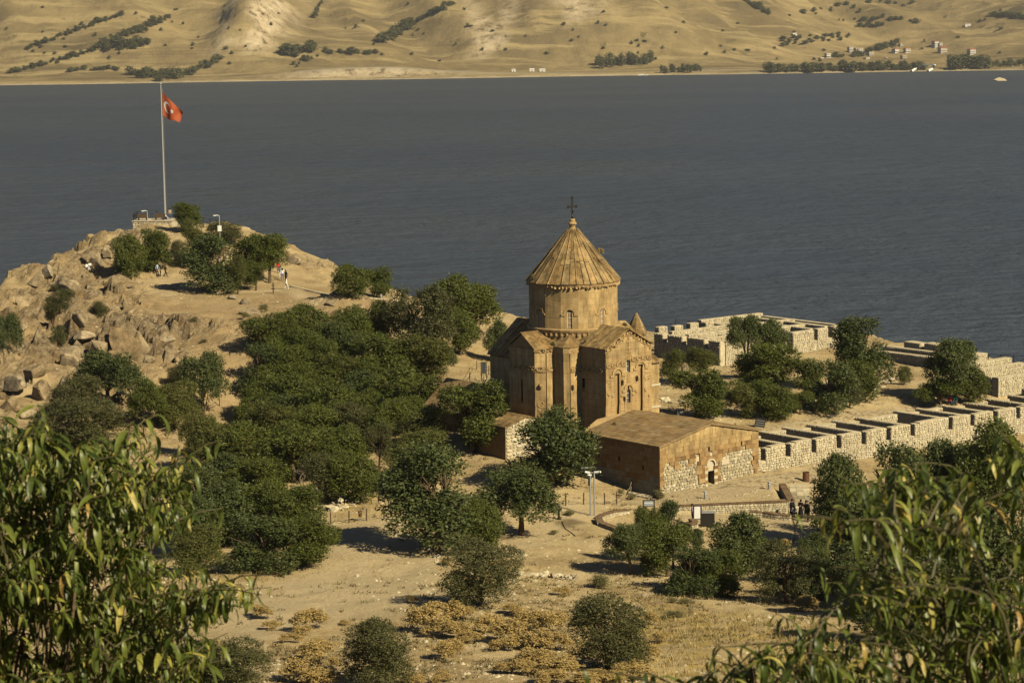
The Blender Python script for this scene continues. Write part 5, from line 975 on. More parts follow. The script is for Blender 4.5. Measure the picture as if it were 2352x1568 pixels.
for px, lab in ((z2(1167, 992), 'grey bollard lamp on the lane edge below the hall door'), (z2(1740, 905), 'grey bollard lamp on the lane edge near the stairs'), (z13(1690, 465), 'small pale bollard lamp by the railing on the right'), (z6(1027, 385), 'small pale bollard lamp on the rim right of the lone bush')):
    t_ = thing('bollard_lamp', lab, 'bollard', Vector(gp(*px)), 'bollard lamps'); MB().lathe([(.11, -.1), (.11, .42), (.13, .43)], 10).build('post', M_STEEL, t_); MB().lathe([(.09, .431), (.09, .6)], 10).build('lamp_glass', M_WHITEP, t_); MB().lathe([(.2, .601), (.19, .66), (.05, .74)], 10).build('cap', M_STEEL, t_)
t_ = at_px('camera_mast', 'twin grey poles carrying white surveillance cameras in front of the hall', 'camera mast', z12(1060, 1225)); hM = 4.05
p_ = Vector(gp(*z12(1060, 1225))); hM = plane_hit(*z12(1060, 535), p_, Vector((0, -1, 0))).z-p_.z
for x in (-.17, .17): MB().tube([(x, 0, -.2), (x, 0, hM)], .065, 8).build('pole', M_STEEL, t_)
MB().box(-.4, .4, -.25, .25, -.15, .06).build('base_slab', M_MORT, t_); MB().box(-.22, .22, -.04, .04, hM-.06, hM+.02).build('crossbar', M_STEEL, t_); MB().box(-.36, -.24, -.12, .08, hM*.7, hM*.7+.55).build('switch_box', M_IRON, t_)
for x, rz in ((-.5, .35), (.45, -.15), (-.28, .9), (.62, -.6)): MB().box(-.22, .22, -.07, .07, -.06, .08).xf(Matrix.Translation((x*.85, -.05, hM+(.02 if abs(x) > .42 else -.22))) @ Matrix.Rotation(rz, 4, 'Z') @ Matrix.Rotation(.25 if x < 0 else -.1, 4, 'Y')).build('camera', M_WHITEP, t_)
t_ = at_px('litter_basket', 'small metal basket on a post behind the rope fence', 'bin', z7(1341, 870)); MB().lathe([(.03, 0), (.03, .35)], 6).build('post', M_STEEL, t_); MB().lathe([(.13, .36), (.2, .85), (.17, .85), (.1, .4)], 10).build('basket', M_RUST, t_)
t_ = at_px('standpipe', 'dark water tap on a post in the wet patch under the tree', 'tap', z8(175, 192)); MB().lathe([(.22, -.05), (.22, .06), (.1, .1), (.09, .75), (.24, .8), (.24, .86)], 10).build('pillar', M_IRON, t_); MB().tube([(0, 0, .7), (.25, -.1, .7), (.3, -.1, .6)], .04, 6).build('spout', M_STEEL, t_)
P3 = [Vector(gp(*z12(*p)))+Vector((0, 0, .03)) for p in ((580, 1310), (600, 1370), (640, 1430), (720, 1480), (790, 1540))]; me = MB().tube([p-P3[0] for p in P3], .03, 5).mesh('hose', M_IRON); thing('hose', 'dark hose trailing over the dirt from the water tap', 'hose', P3[0], mesh=me)
t_ = at_px('signpost', 'dark stub post with small arms on the hill slope by the path', 'post', z6(183, 338)); MB().tube([(0, 0, -.2), (0, 0, 1.5)], .09, 6).build('post', M_WOOD, t_); MB().box(-.28, .28, -.04, .04, .55, .7).build('crossbar', M_WOOD, t_); MB().box(-.2, .2, -.05, .05, 1.0, 1.12).build('crossbar', M_WOOD, t_)
for i, (px, w, lab) in enumerate(((z8(790, 832), .8, 'flat grey slab lying left of two others on the bare ground'), (z8(865, 828), .9, 'tilted grey slab with a raised corner, middle one on the bare ground'), (z8(968, 886), 1.2, 'long flat grey slab lying nearest the dull bush'), (z8(818, 912), .6, 'small grey slab beside the bush at the bottom'))):
    p = Vector(gp(*px)); me = MB().hexa([(-w/2, -.25, -.05), (w/2, -.2, -.05), (w/2*.9, .3, -.05), (-w/2*.8, .25, -.05)], [(-w/2, -.25, .12), (w/2, -.2, .14), (w/2*.9, .3, .3 if i == 1 else .13), (-w/2*.8, .25, .12)]).mesh('stone_slab', M_ROCK); thing('stone_slab', lab, 'slab', p, 'loose slabs', mesh=me)
# ------------------------------------------------------------------ people
def cloth(n, c): return plain('cloth_'+n, c, .85, spec=.1, var=.2)
M_SKIN = plain('skin', (.36, .2, .13), .6); M_HAIR = plain('dark_hair', (.015, .01, .008), .7); M_SHOE = plain('shoes', (.03, .025, .02), .7)
CL = {k: cloth(k, v) for k, v in dict(black=(.012, .012, .014), white=(.72, .7, .66), red=(.5, .03, .015), blue=(.05, .08, .3), jeans=(.06, .09, .16), sky=(.35, .42, .5), grey=(.25, .24, .23), purple=(.35, .3, .42), teal=(.03, .2, .18), tan=(.4, .3, .18), orange=(.55, .12, .03)).items()}
def person(label, loc, face, pose, topc, botc, hair='short', h=1.7, group=None):
    V = dict(pel=(0, 0, .95), bel=(0, .01, 1.12), che=(0, 0, 1.34), nek=(0, .01, 1.48), hea=(0, -.015, 1.6), top=(0, 0, 1.69))
    for s, n in ((-1, 'l'), (1, 'r')):
        V.update({'sh'+n: (s*.19, 0, 1.4), 'el'+n: (s*.25, .02, 1.12), 'wr'+n: (s*.25, -.06, .87), 'ha'+n: (s*.25, -.1, .78), 'hi'+n: (s*.1, 0, .9), 'kn'+n: (s*.11, -.02, .5), 'an'+n: (s*.11, .02, .09), 'to'+n: (s*.12, -.16, .04)})
    if pose == 'walk':
        V.update(knl=(-.1, -.16, .52), anl=(-.1, -.24, .1), tol=(-.1, -.42, .06), knr=(.1, .05, .5), anr=(.1, .3, .14), tor=(.1, .17, .04), ell=(-.26, .12, 1.14), wrl=(-.27, .12, .9), hal=(-.27, .1, .8), elr=(.26, -.1, 1.14), wrr=(.26, -.2, .92), har=(.26, -.25, .84))
    if pose == 'sit':
        for k in ('pel', 'bel', 'che', 'nek', 'hea', 'top', 'shl', 'shr', 'ell', 'elr', 'wrl', 'wrr', 'hal', 'har', 'hil', 'hir'): V[k] = (V[k][0], V[k][1]+.05, V[k][2]-.62)
        V.update(knl=(-.14, -.38, .48), knr=(.14, -.38, .48), anl=(-.13, -.42, .08), anr=(.13, -.42, .08), tol=(-.13, -.58, .04), tor=(.13, -.58, .04), wrl=(-.17, -.25, .5), hal=(-.13, -.33, .52), wrr=(.17, -.25, .5), har=(.13, -.33, .52))
    if pose == 'fold': V.update(wrl=(-.05, -.2, 1.15), hal=(.06, -.21, 1.18), wrr=(.05, -.22, 1.1), har=(-.06, -.23, 1.12))
    if pose == 'lift': V.update(elr=(.27, -.12, 1.25), wrr=(.12, -.26, 1.42), har=(.08, -.28, 1.5))
    E = [('pel', 'bel'), ('bel', 'che'), ('che', 'nek'), ('nek', 'hea'), ('hea', 'top')]
    for n in 'lr': E += [('che', 'sh'+n), ('sh'+n, 'el'+n), ('el'+n, 'wr'+n), ('wr'+n, 'ha'+n), ('pel', 'hi'+n), ('hi'+n, 'kn'+n), ('kn'+n, 'an'+n), ('an'+n, 'to'+n)]
    rad = dict(pel=(.15, .12), bel=(.13, .1), che=(.16, .11), nek=(.055, .055), hea=(.1, .11), top=(.07, .08), sh=(.075, .07), el=(.05, .05), wr=(.036, .036), ha=(.045, .03), hi=(.1, .1), kn=(.065, .065), an=(.045, .045), to=(.045, .03))
    ks = list(V); me = bpy.data.meshes.new('b'); me.from_pydata([V[k] for k in ks], [(ks.index(a), ks.index(b)) for a, b in E], []); ob = bpy.data.objects.new('b', me); COL.objects.link(ob)
    md = ob.modifiers.new('s', 'SKIN'); 
    for i, k in enumerate(ks): sv_ = me.skin_vertices[0].data[i]; sv_.radius = rad.get(k, rad.get(k[:2])); sv_.use_root = (k == 'pel')
    sb = ob.modifiers.new('u', 'SUBSURF'); sb.levels = 1; sb.render_levels = 1
    dg = bpy.context.evaluated_depsgraph_get(); em = bpy.data.meshes.new_from_object(ob.evaluated_get(dg)); bpy.data.objects.remove(ob); em.name = 'body'
    for m_ in (CL[topc], CL[botc], M_SKIN, M_SHOE): em.materials.append(m_)
    off = -.62 if pose == 'sit' else 0
    for p in em.polygons:
        c_ = p.center; p.use_smooth = True; dist = {k: (c_-Vector(V[k])).length for k in ('hal', 'har', 'tol', 'tor', 'anl', 'anr', 'knl', 'knr', 'hil', 'hir')}
        i = 1 if c_.z < .98+off else 0
        if pose == 'sit' and c_.y < -.12 and min(dist['knl'], dist['knr'], dist['anl'], dist['anr']) < .3: i = 1
        if min(dist['hal'], dist['har']) < .085 or c_.z > 1.46+off: i = 2
        if min(dist['tol'], dist['tor']) < .13: i = 3
        p.material_index = i
    o = thing('person', label, 'person', loc, group, rz=face); o.scale = (h/1.7,)*3; b_ = link(bpy.data.objects.new('body', em), o)
    hz = V['hea']; mb = MB(); prof = [(.02, .115), (.075, .1), (.112, .04), (.118, -.03)]+([(.12, -.12), (.13, -.25)] if hair == 'long' else [(.1, -.08)])
    mb.lathe([(r, hz[2]+.03+z) for r, z in prof[::-1]], 12, (hz[0], hz[1]+.035)); mb.build('hair' if hair != 'scarf' else 'headscarf', M_HAIR if hair != 'scarf' else CL[topc], o, True)
    if botc == topc and hair in ('scarf',): MB().lathe([(.3, .1), (.24, .5), (.17, .95), (.19, 1.3)], 12).build('robe', CL[topc], o, True)
    return o
G1, G2, G3 = 'visitors strolling on the hill', 'visitors at the path end', 'visitors in the tree shade by the stairs'
def Pp(*a): return Vector(gp(*a))
person('person in pale blue shirt and jeans walking past the hill trees', Pp(*z5(1162, 277)), 1.2, 'walk', 'sky', 'jeans', group=G1); person('person dressed all in black walking on the hilltop clearing', Pp(*z5(1222, 287)), 1.5, 'walk', 'black', 'black', group=G1)
person('small child in black beside the person with jeans', Pp(*z5(1185, 284)), 1.3, 'stand', 'black', 'black', h=1.0, group=G1); person('person in orange-red clothes in the gap between the hill trees', Pp(*z5(1428, 208)), .4, 'stand', 'orange', 'red', 'scarf', group=G1)
person('person in white sitting on the left end of the rocks', Pp(*z5(642, 240)), 1.0, 'sit', 'white', 'white', group=G1); person('person in white and black sitting beside another on the rocks', Pp(*z5(664, 232)), .8, 'sit', 'white', 'black', group=G1)
person('person in red top sitting under the large hill tree', Pp(*z5(1688, 318)), .3, 'sit', 'red', 'tan', group=G1)
person('person in red top at the back of the group by the tree', Pp(*z6(222, 180)), .4, 'stand', 'red', 'jeans', group=G2); person('person in pale grey among the group by the tree', Pp(*z6(238, 218)), -.3, 'stand', 'grey', 'white', group=G2)
person('person in white top and blue skirt beside the group', Pp(*z6(255, 235)), .2, 'stand', 'white', 'blue', 'long', group=G2); person('person in black with white sleeves in the group on the hill', Pp(*z6(282, 250)), 2.6, 'lift', 'black', 'black', group=G2); person('person all in white standing alone where the path kerb starts', Pp(*z6(286, 308)), 1.9, 'walk', 'white', 'white', group=G2)
person('person leaning at the flagpole in yellowish clothes', Vector((pb.x+.9, pb.y-1.2, zt)), .2, 'stand', 'tan', 'jeans', group=G1)
person('woman-sized figure in long black robe, left of the shaded group', Pp(*z2(1945, 1158)), .4, 'stand', 'black', 'black', 'scarf', 1.6, G3); person('person in greyish jacket sitting on the low wall in the shade', Pp(*z2(1966, 1172))+Vector((0, 0, .2)), .1, 'sit', 'grey', 'black', 'long', 1.6, G3)
person('slim person in black in the middle of the shaded group', Pp(*z2(2022, 1162)), -.5, 'fold', 'black', 'black', 'scarf', 1.6, G3); person('tallest person in black in the shaded group by the stairs', Pp(*z2(2070, 1190)), -.9, 'lift', 'black', 'black', 'short', 1.8, G3); person('person in black trousers at the right end of the shaded group', Pp(*z2(2092, 1200)), -1.2, 'stand', 'black', 'black', 'long', 1.55, G3)
person('person in lilac top and black trousers behind the white notice board', Pp(*z2(1052, 1215)), 1.6, 'lift', 'purple', 'black')
person('person in red sitting under the dense tree by the bastion', Pp(*z13(1050, 935)), .5, 'sit', 'red', 'jeans', group='people resting under the right tree'); person('person in teal sitting under the dense tree by the bastion', Pp(*z13(1108, 935)), -.3, 'sit', 'teal', 'black', group='people resting under the right tree')
# ------------------------------------------------------------------ foliage
L_ALM = leafm('almond_leaves', [(.034, .046, .008), (.058, .074, .012), (.082, .098, .016), (.105, .12, .022), (.07, .085, .014), (.17, .145, .035)], .22, p=[0, .25, .5, .75, .93, 1])
L_LIT = leafm('yellow_green_leaves', [(.055, .062, .014), (.085, .092, .02), (.115, .12, .028), (.19, .16, .04)], .25, p=[0, .4, .8, 1])
L_DRK = leafm('dark_leaves', [(.034, .046, .013), (.056, .072, .02), (.08, .095, .027), (.10, .115, .032)], .2)
L_DUL = leafm('dull_olive_leaves', [(.04, .044, .015), (.062, .066, .022), (.084, .084, .028), (.105, .095, .036)], .2)
L_DRY = leafm('golden_dry_leaves', [(.28, .18, .06), (.42, .29, .10), (.54, .40, .16), (.36, .24, .085), (.5, .38, .16)], .25)
L_HERB = leafm('pale_herb_leaves', [(.13, .125, .05), (.2, .18, .075), (.10, .11, .045)], .25)
M_BARK = stone('tree_bark', [(.085, .058, .034), (.12, .085, .05)], 4, .4, rnd=False, b=.8)
def leaf_cloud(seed, nspr, per, lobes, leaf=.034, spr=.085, upb=.45, inner=.25, wid=.5):
    r = np.random.default_rng(seed); lc = np.array([l[:3] for l in lobes]); lr = np.array([l[3] for l in lobes]); pr_ = lr**2/(lr**2).sum(); li = r.choice(len(lobes), nspr, p=pr_)
    d = r.normal(size=(nspr, 3)); d[:, 2] += .35; d /= np.linalg.norm(d, axis=1)[:, None]
    rad = np.where(r.random(nspr) < inner, r.uniform(.35, .8, nspr), r.uniform(.82, 1.02, nspr)); base = lc[li]+d*(lr[li]*rad)[:, None]*np.array([1, 1, 1.1])
    g = d*.6+r.normal(size=(nspr, 3))*.35; g[:, 2] += upb; g /= np.linalg.norm(g, axis=1)[:, None]
    s = np.tile((np.arange(per)+.5)/per, nspr); B_ = np.repeat(base, per, 0); G_ = np.repeat(g, per, 0); n = nspr*per
    P = B_+G_*(s*spr*np.repeat(r.uniform(.5, 1.3, nspr), per))[:, None]+r.normal(size=(n, 3))*.012
    a = G_*.5+r.normal(size=(n, 3))*.75; a[:, 2] -= .15; a /= np.linalg.norm(a, axis=1)[:, None]; nn = np.repeat(d, per, 0)*.95+np.array([0, 0, .25])+r.normal(size=(n, 3))*.5; b = np.cross(a, nn); b /= np.linalg.norm(b, axis=1)[:, None]+1e-9
    L = leaf*r.uniform(.65, 1.35, n)[:, None]; w = L*wid*.5; V = np.stack([P, P+a*L*.45+b*w, P+a*L, P+a*L*.45-b*w], 1).reshape(-1, 3); V[:, 2] = np.maximum(V[:, 2], -.03)
    Fq = np.arange(n*4).reshape(n, 4); rv = np.repeat(np.clip(np.repeat(r.random(nspr), per)*.45+r.random(n)*.55, 0, .999)*.78, 4); return V, Fq, rv
def crown_mesh(name, seed, m, nspr=2300, per=8, nl=17, shape='round', **kw):
    r = np.random.default_rng(seed); lobes = []
    for k in range(nl):
        a = r.random()*6.283; z = .12+.76*((k+.5)/nl); 
        if shape == 'round': rr = .34*math.sin(math.pi*min(max(z*.92+.06, 0), 1))**.6
        elif shape == 'umbrella': z = .38+.5*(k/nl); rr = .40*math.sqrt(max(1-((z-.35)/.6)**2, .05))
        else: rr = .27*math.sin(math.pi*min(z*.9+.07, 1))**.5
        q_ = math.sqrt(r.uniform(.15, 1)); lobes.append((rr*q_*math.cos(a), rr*q_*math.sin(a), z, r.uniform(.10, .19)))
    V, Fq, rv = leaf_cloud(seed, nspr, per, lobes, **kw)
    ext = np.abs(V[:, :2]).max(); V[:, :2] *= .5/np.percentile(np.hypot(V[:, 0], V[:, 1]), 92.5); zq = np.percentile(V[:, 2], 99.3); V[:, 2] /= zq
    me = mesh_np(name, V, Fq, m); attr(me, 'rnd', rv); return me
CR = {'almond': [crown_mesh('crown', 10+i, L_ALM, shape=s_, upb=u_) for i, (s_, u_) in enumerate((('round', .5), ('round', .8), ('umbrella', .5), ('tall', .6), ('round', .4), ('umbrella', .7)))],
      'light': [crown_mesh('crown', 30+i, L_LIT, shape='round', leaf=.03) for i in range(2)], 'dark': [crown_mesh('crown', 40+i, L_DRK, shape=s_) for i, s_ in enumerate(('round', 'umbrella', 'tall'))],
      'dull': [crown_mesh('crown', 50+i, L_DUL, nspr=2600, leaf=.026, shape='round', spr=.06) for i in range(3)], 'dry': [crown_mesh('foliage', 60+i, L_DRY, nspr=700, per=7, nl=14, shape='umbrella', leaf=.05, spr=.1, wid=.65) for i in range(4)],
      'herb': [crown_mesh('foliage', 70+i, L_HERB, nspr=380, per=7, nl=9, shape='round', leaf=.08, spr=.22, upb=1.2, wid=.25) for i in range(2)]}
def trunk_mesh(seed, lean=.15):
    r = np.random.default_rng(seed); mb = MB(); f = r.uniform(.3, .42); tp = Vector((r.normal()*lean*.3, r.normal()*lean*.3, f)); mb.tube([(0, 0, -.06), (0, 0, 0), tuple(tp*.5+Vector((.01, .01, 0))), tuple(tp)], [.075, .06, .045, .04], 7)
    for k in range(6):
        a = k*1.05+r.random()*.8; e = Vector((.30*math.cos(a)*r.uniform(.6, 1.1), .30*math.sin(a)*r.uniform(.6, 1.1), r.uniform(.62, .88))); st_ = tp*r.uniform(.75, .98); md = st_.lerp(e, .5)+Vector((r.normal()*.03, r.normal()*.03, .03)); mb.tube([tuple(st_), tuple(md), tuple(e)], [.034, .022, .008], 5)
        for q_ in range(2): e2 = e+Vector((r.normal()*.12, r.normal()*.12, r.uniform(-.02, .12))); mb.tube([tuple(md), tuple(md.lerp(e2, .6)+Vector((0, 0, .02))), tuple(e2)], [.015, .01, .004], 4)
    return mb.mesh('trunk', M_BARK, True)
TR = [trunk_mesh(80+i) for i in range(5)]
def mpp_at(p): return (Vector((0, 0, CAMZ))-Vector(p)).length/F
TREES = 0
def T(zf, x, y, w, h, kind, label, tp=0.0, name='almond_tree', cat='tree', group=None, var=None, dy=0.0, crown_lo=None):
    """crown centre x, y, width and height in photograph pixels of a zoomed view; tp = visible trunk below the crown"""
    global TREES
    s_ = zf(x+1, y)[0]-zf(x, y)[0]; px, pb_ = zf(x, y+h/2+tp); _, ptop = zf(x, y-h/2); p = gp(px, pb_+dy*s_); m = mpp_at(p); fx_ = (1.34, 1.12) if group == GR_ else ((1.24, 1.06) if zf in (z3, z4, z9) else (1.08, 1.03)); fx_ = fx_ if name.endswith('tree') else (1.05, 1.0); hm = (pb_-ptop)*m*fx_[1]; wm = w*s_*m*fx_[0]; tph = tp*s_*m
    t_ = thing(name, label, cat, p, group); rz = random.random()*6.28; L = CR[kind]; me = L[var if var is not None else TREES % len(L)]; TREES += 1
    c = link(bpy.data.objects.new('crown' if name.endswith('tree') else 'foliage', me), t_); lo = tph if tph > 0 else hm*.03; c.location = (0, 0, lo*.9); c.scale = (wm, wm*random.uniform(.85, 1.0), max(hm-lo*.9, .2)); c.rotation_euler = (0, 0, rz)
    if name.endswith('tree'): k = link(bpy.data.objects.new('trunk', TR[TREES % 5]), t_); k.scale = (max(wm*.8, 1.2)*(.9), max(wm*.8, 1.2)*.9, hm*.93); k.rotation_euler = (0, 0, rz+1)
    elif kind == 'dull': k = link(bpy.data.objects.new('stem', TR[TREES % 5]), t_); k.scale = (wm*.6, wm*.6, hm*.8)
    return t_
GR_ = 'almond trees of the grove'
# hill
T(z5, 960, 150, 220, 300, 'almond', 'broad tree with dark crown on the left of the hilltop trees', name='almond_tree')
T(z5, 1150, 100, 230, 300, 'almond', 'broad bright crown touching its left neighbour below the flag platform')
T(z5, 1330, 120, 130, 190, 'dull', 'small dull bush right of the two trees below the platform', name='bush', cat='bush')
T(z9, 575, 915, 150, 125, 'almond', 'small tree on the summit right beside the flagpole, partly bare', 60)
T(z9, 620, 1060, 125, 190, 'light', 'thin yellowish tree on the slope between the two hill clumps', 90)
T(z9, 820, 1040, 190, 120, 'dull', 'low dull crown at the foot of the boxed lamp post', 0)
T(z9, 770, 1250, 330, 330, 'dark', 'largest dark tree of the hill clump, casting shade to the left', 12, var=0)
T(z9, 1010, 1190, 220, 240, 'almond', 'middle crown of the hill clump behind the small pale tree', 30, var=0); T(z9, 1120, 1200, 230, 260, 'almond', 'right-hand tree of the hill clump beside the people', 40)
T(z9, 910, 1290, 110, 170, 'light', 'small pale-leaved tree with bare trunk in front of the hill clump', 70); T(z9, 1030, 1310, 150, 140, 'almond', 'low round tree with short trunk at the right foot of the hill clump', 40)
T(z6, 800, 240, 260, 250, 'almond', 'left half of the lone two-humped bush on the rim', name='bush', cat='bush', var=0); T(z6, 980, 255, 250, 240, 'almond', 'right half of the lone two-humped bush on the rim', name='bush', cat='bush', var=4)
for a, b, w, h, l in ((60, 735, 200, 330, 'dense bush cut by the left edge of the picture'), (440, 470, 200, 170, 'dark bush in the rocky gully on the left slope'), (385, 560, 110, 120, 'small dark bush below the gully bush'), (430, 725, 120, 150, 'grey-green bush beside the big rock face'), (745, 525, 110, 110, 'little bush among pale rocks left of the hill centre'), (400, 370, 60, 50, 'tiny bush under the pointed rock on the left ridge')): T(z5, a, b, w, h, 'dull' if a != 60 else 'dark', l, name='bush', cat='bush')
# left slope grove
T(z5, 800, 1060, 440, 400, 'dark', 'tall dark tree at the upper left of the grove below the rocks'); T(z5, 560, 1180, 330, 300, 'dull', 'wide dull crown at the left edge of the grove'); T(z5, 620, 1360, 620, 330, 'dull', 'broad dull thicket tree behind the near left leaves'); T(z5, 330, 1420, 260, 240, 'dull', 'low crown at the far left just above the near leaves')
T(z5, 1100, 1230, 280, 330, 'almond', 'mid-green tree left of the yellowish one by the path'); T(z5, 1290, 1230, 360, 290, 'light', 'yellowish-green tree above the shady path rope fence', 30); T(z5, 1500, 1080, 340, 420, 'dark', 'dark crown where the grove begins right of the path', 20); T(z5, 1320, 1020, 160, 160, 'dull', 'thin brownish bush at the upper edge of the grove', name='bush', cat='bush')
T(z5, 1490, 1450, 280, 270, 'light', 'thin small tree standing alone on the shady path bank', 30)
# grove, back row
for a, b, w, h, k, l in ((110, 690, 260, 290, 'almond', 'first crown on the left of the grove\'s back row'), (300, 660, 230, 260, 'almond', 'second crown of the back row, below the broken ground'), (470, 620, 280, 300, 'almond', 'high rounded crown of the back row under the rocky slope'), (640, 720, 240, 260, 'dark', 'dark crown of the back row left of the big boulders'), (800, 650, 270, 320, 'almond', 'back row crown just below the two big boulders'),
    (990, 560, 200, 270, 'almond', 'slim crown in front of the rim left of the tallest trees'), (1330, 590, 420, 480, 'dull', 'very large olive-coloured crown in the middle of the tallest trees'), (1560, 470, 320, 420, 'almond', 'tall fresh green tree on the skyline left of the church'), (1740, 480, 330, 330, 'almond', 'outermost tall tree reaching over the lake left of the church'), (1650, 650, 200, 300, 'almond', 'lower skirt crown of the tall trees toward the church'),
    (1390, 850, 330, 300, 'light', 'wide yellowish crown low in front of the tallest trees'), (1110, 860, 360, 330, 'almond', 'bright rounded crown in the middle of the grove'), (1500, 870, 170, 170, 'dark', 'dark shaded crown under the tall trees near the chapel'), (1930, 720, 150, 260, 'dark', 'narrow tree squeezed against the church\'s dark roof')):
    T(z6, a, b, w, h, k, l, 20, group=GR_)
# grove, middle rows
for a, b, w, h, k, l in ((80, 950, 260, 330, 'dark', 'left crown of the grove\'s second row'), (300, 900, 300, 280, 'almond', 'second-row crown left of the grove centre'), (540, 860, 260, 260, 'almond', 'second-row crown beneath the dark back crown'), (740, 980, 340, 260, 'light', 'broad flat crown crossing the middle of the grove'), (520, 1030, 300, 240, 'almond', 'crown below the second row left of the flat one'), (150, 1180, 300, 340, 'almond', 'third-row crown at the left with dark hollow beside it'), (390, 1180, 330, 330, 'almond', 'third-row crown left of the gap with sunlit ground'), (640, 1220, 330, 330, 'almond', 'third-row crown right of the gap with sunlit ground'),
    (880, 1150, 330, 300, 'dark', 'third-row dark crown in the grove centre'), (1130, 1120, 330, 300, 'almond', 'third-row crown below the bright rounded one'), (1330, 1190, 280, 330, 'almond', 'crown in front of the steep-roofed chapel\'s left end'), (1080, 1370, 330, 300, 'almond', 'crown left of the rounded tree that hides the chapel'), (1370, 1390, 280, 290, 'light', 'light crown just left of the tree hiding the chapel'), (820, 1400, 330, 300, 'dull', 'dull crown over the dead branches in the grove'), (540, 1420, 330, 330, 'almond', 'fourth-row crown left of the dull one'), (200, 1400, 360, 330, 'light', 'light green wide crown at the grove\'s left middle'), (1740, 1330, 420, 480, 'almond', 'rounded tree standing before the steep-roofed chapel')):
    T(z6, a, b, w, h, k, l, 15, group=GR_)
# grove, near rows
for a, b, w, h, k, l, tp in ((250, 330, 260, 330, 'light', 'thin pale tree beside the sunny strip of bank', 15), (560, 370, 330, 330, 'almond', 'near-row crown with upright leafy tips left of centre', 15), (560, 600, 330, 300, 'almond', 'near-row crown above the large left thicket', 10), (330, 580, 330, 300, 'dark', 'dark near-row crown above the left thicket', 10), (150, 700, 300, 380, 'dark', 'dark tree at the left edge of the near thicket', 10), (860, 400, 360, 360, 'almond', 'big near-row crown in the middle of the grove', 15), (1100, 560, 280, 300, 'dull', 'brownish sparse crown with dead twigs in the near row', 20), (1290, 560, 290, 290, 'almond', 'near-row crown above the stone heap', 25), (1040, 380, 250, 260, 'light', 'pale crown between two greener near-row crowns', 10),
    (1230, 380, 300, 300, 'almond', 'near-row crown left of the bare-trunked tree', 15), (1480, 310, 170, 220, 'dull', 'thin grey tree with bare trunk in the sunlit clearing', 90), (1740, 420, 350, 300, 'light', 'light crown right of the sunlit clearing', 50), (130, 940, 300, 380, 'dark', 'dark thicket tree just right of the near leaves', 0), (350, 850, 380, 420, 'dark', 'dense dark crown in the left thicket', 0), (600, 830, 360, 380, 'almond', 'green crown at the centre of the left thicket', 0), (870, 860, 330, 380, 'almond', 'right-hand crown of the left thicket', 0), (620, 1060, 440, 330, 'dark', 'low spreading crown on the thicket\'s sunlit edge', 0), (880, 1040, 360, 330, 'almond', 'low crown with branches sweeping over the dirt', 0), (1050, 1050, 250, 220, 'almond', 'outermost low crown reaching right over the dirt', 10), (160, 1100, 290, 310, 'light', 'yellow-green rounded bush at the thicket\'s near foot', 0)):
    T(z7, a, b, w, h, k, l, tp, group=GR_)
for a, b, w, h, k, l in ((820, 800, 260, 240, 'dark', 'dark crown closing the gap above the bright rounded one'), (420, 760, 260, 240, 'almond', 'crown filling the back of the grove under the high rounded one'), (980, 1000, 260, 240, 'almond', 'crown between the bright rounded one and the third row'), (230, 1050, 280, 260, 'almond', 'crown behind the dark hollow on the left'), (700, 1330, 280, 260, 'almond', 'crown above the dead branches'), (330, 1310, 300, 270, 'dark', 'dark crown joining the third and fourth rows'), (960, 1270, 280, 260, 'almond', 'crown in the gap left of the chapel tree'), (1230, 1300, 240, 240, 'almond', 'crown tucked behind the chapel tree'), (60, 1280, 260, 260, 'almond', 'left end crown of the lower grove')): T(z6, a, b, w, h, k, l, 8, group=GR_)
# around the dirt clearing
T(z7, 1890, 670, 690, 640, 'dark', 'large leaning tree with thick forked trunk on the dirt clearing', 95, var=0)
T(q2, 1198, 1148, 178, 140, 'dark', 'small tree with short trunk right beside the large leaning tree', 10, var=1); T(z7, 2230, 900, 260, 330, 'almond', 'low crown filling the gap right of the large leaning tree', 10)
T(q2, 1265, 1028, 182, 165, 'dark', 'dense round tree against the left wall of the hall', 6, var=0)
T(q2, 1105, 1315, 165, 150, 'dull', 'dull grey-green bush alone in the middle of the dirt', name='bush', cat='bush', var=0); T(q2, 868, 1510, 180, 155, 'dull', 'dull bush at the bottom, left of centre', name='bush', cat='bush', var=1); T(q2, 1395, 1457, 180, 162, 'dull', 'dull bush at the bottom right of centre among golden weeds', name='bush', cat='bush', var=2); T(q2, 545, 1535, 175, 120, 'dull', 'dull bush at the bottom beside the near left leaves', name='bush', cat='bush', var=0); T(q2, 455, 1525, 130, 110, 'dark', 'darker bush tucked under the near left leaves', name='bush', cat='bush', var=2)
# plaza trees
for a, b, w, h, k, l, tp in ((760, 410, 370, 330, 'dark', 'left crown of the twin tree in front of the basin wall', 70), (900, 260, 230, 300, 'almond', 'upper left crown of the twin tree in front of the basin wall', 170), (1110, 230, 240, 340, 'dark', 'tall crown rising left of the white notice board', 200), (1060, 430, 420, 380, 'almond', 'central crown of the trees in front of the plaza', 40), (1290, 345, 130, 130, 'dark', 'small tuft of crown right of the round planter', 120), (1250, 620, 420, 360, 'dark', 'low wide crown at the near side of the plaza trees', 10), (1500, 640, 350, 340, 'almond', 'low crown between the two larger plaza trees', 10), (1610, 400, 440, 460, 'dark', 'big round crown on the plaza edge below the notice board', 60), (1790, 430, 230, 260, 'almond', 'right shoulder of the big crown on the plaza edge', 40)): T(z8, a, b, w, h, k, l, tp, group='trees in front of the plaza')
T(z8, 2040, 640, 470, 480, 'dull', 'dull grey-green tree right of the plaza trees'); T(z8, 2260, 420, 260, 200, 'dark', 'dark crown at the plaza\'s right end', 60); T(z8, 2230, 640, 300, 400, 'dark', 'dark crown behind the near right leaves below the plaza'); T(z11, 1330, 950, 330, 330, 'dark', 'dark low tree at the right end of the plaza tree row')
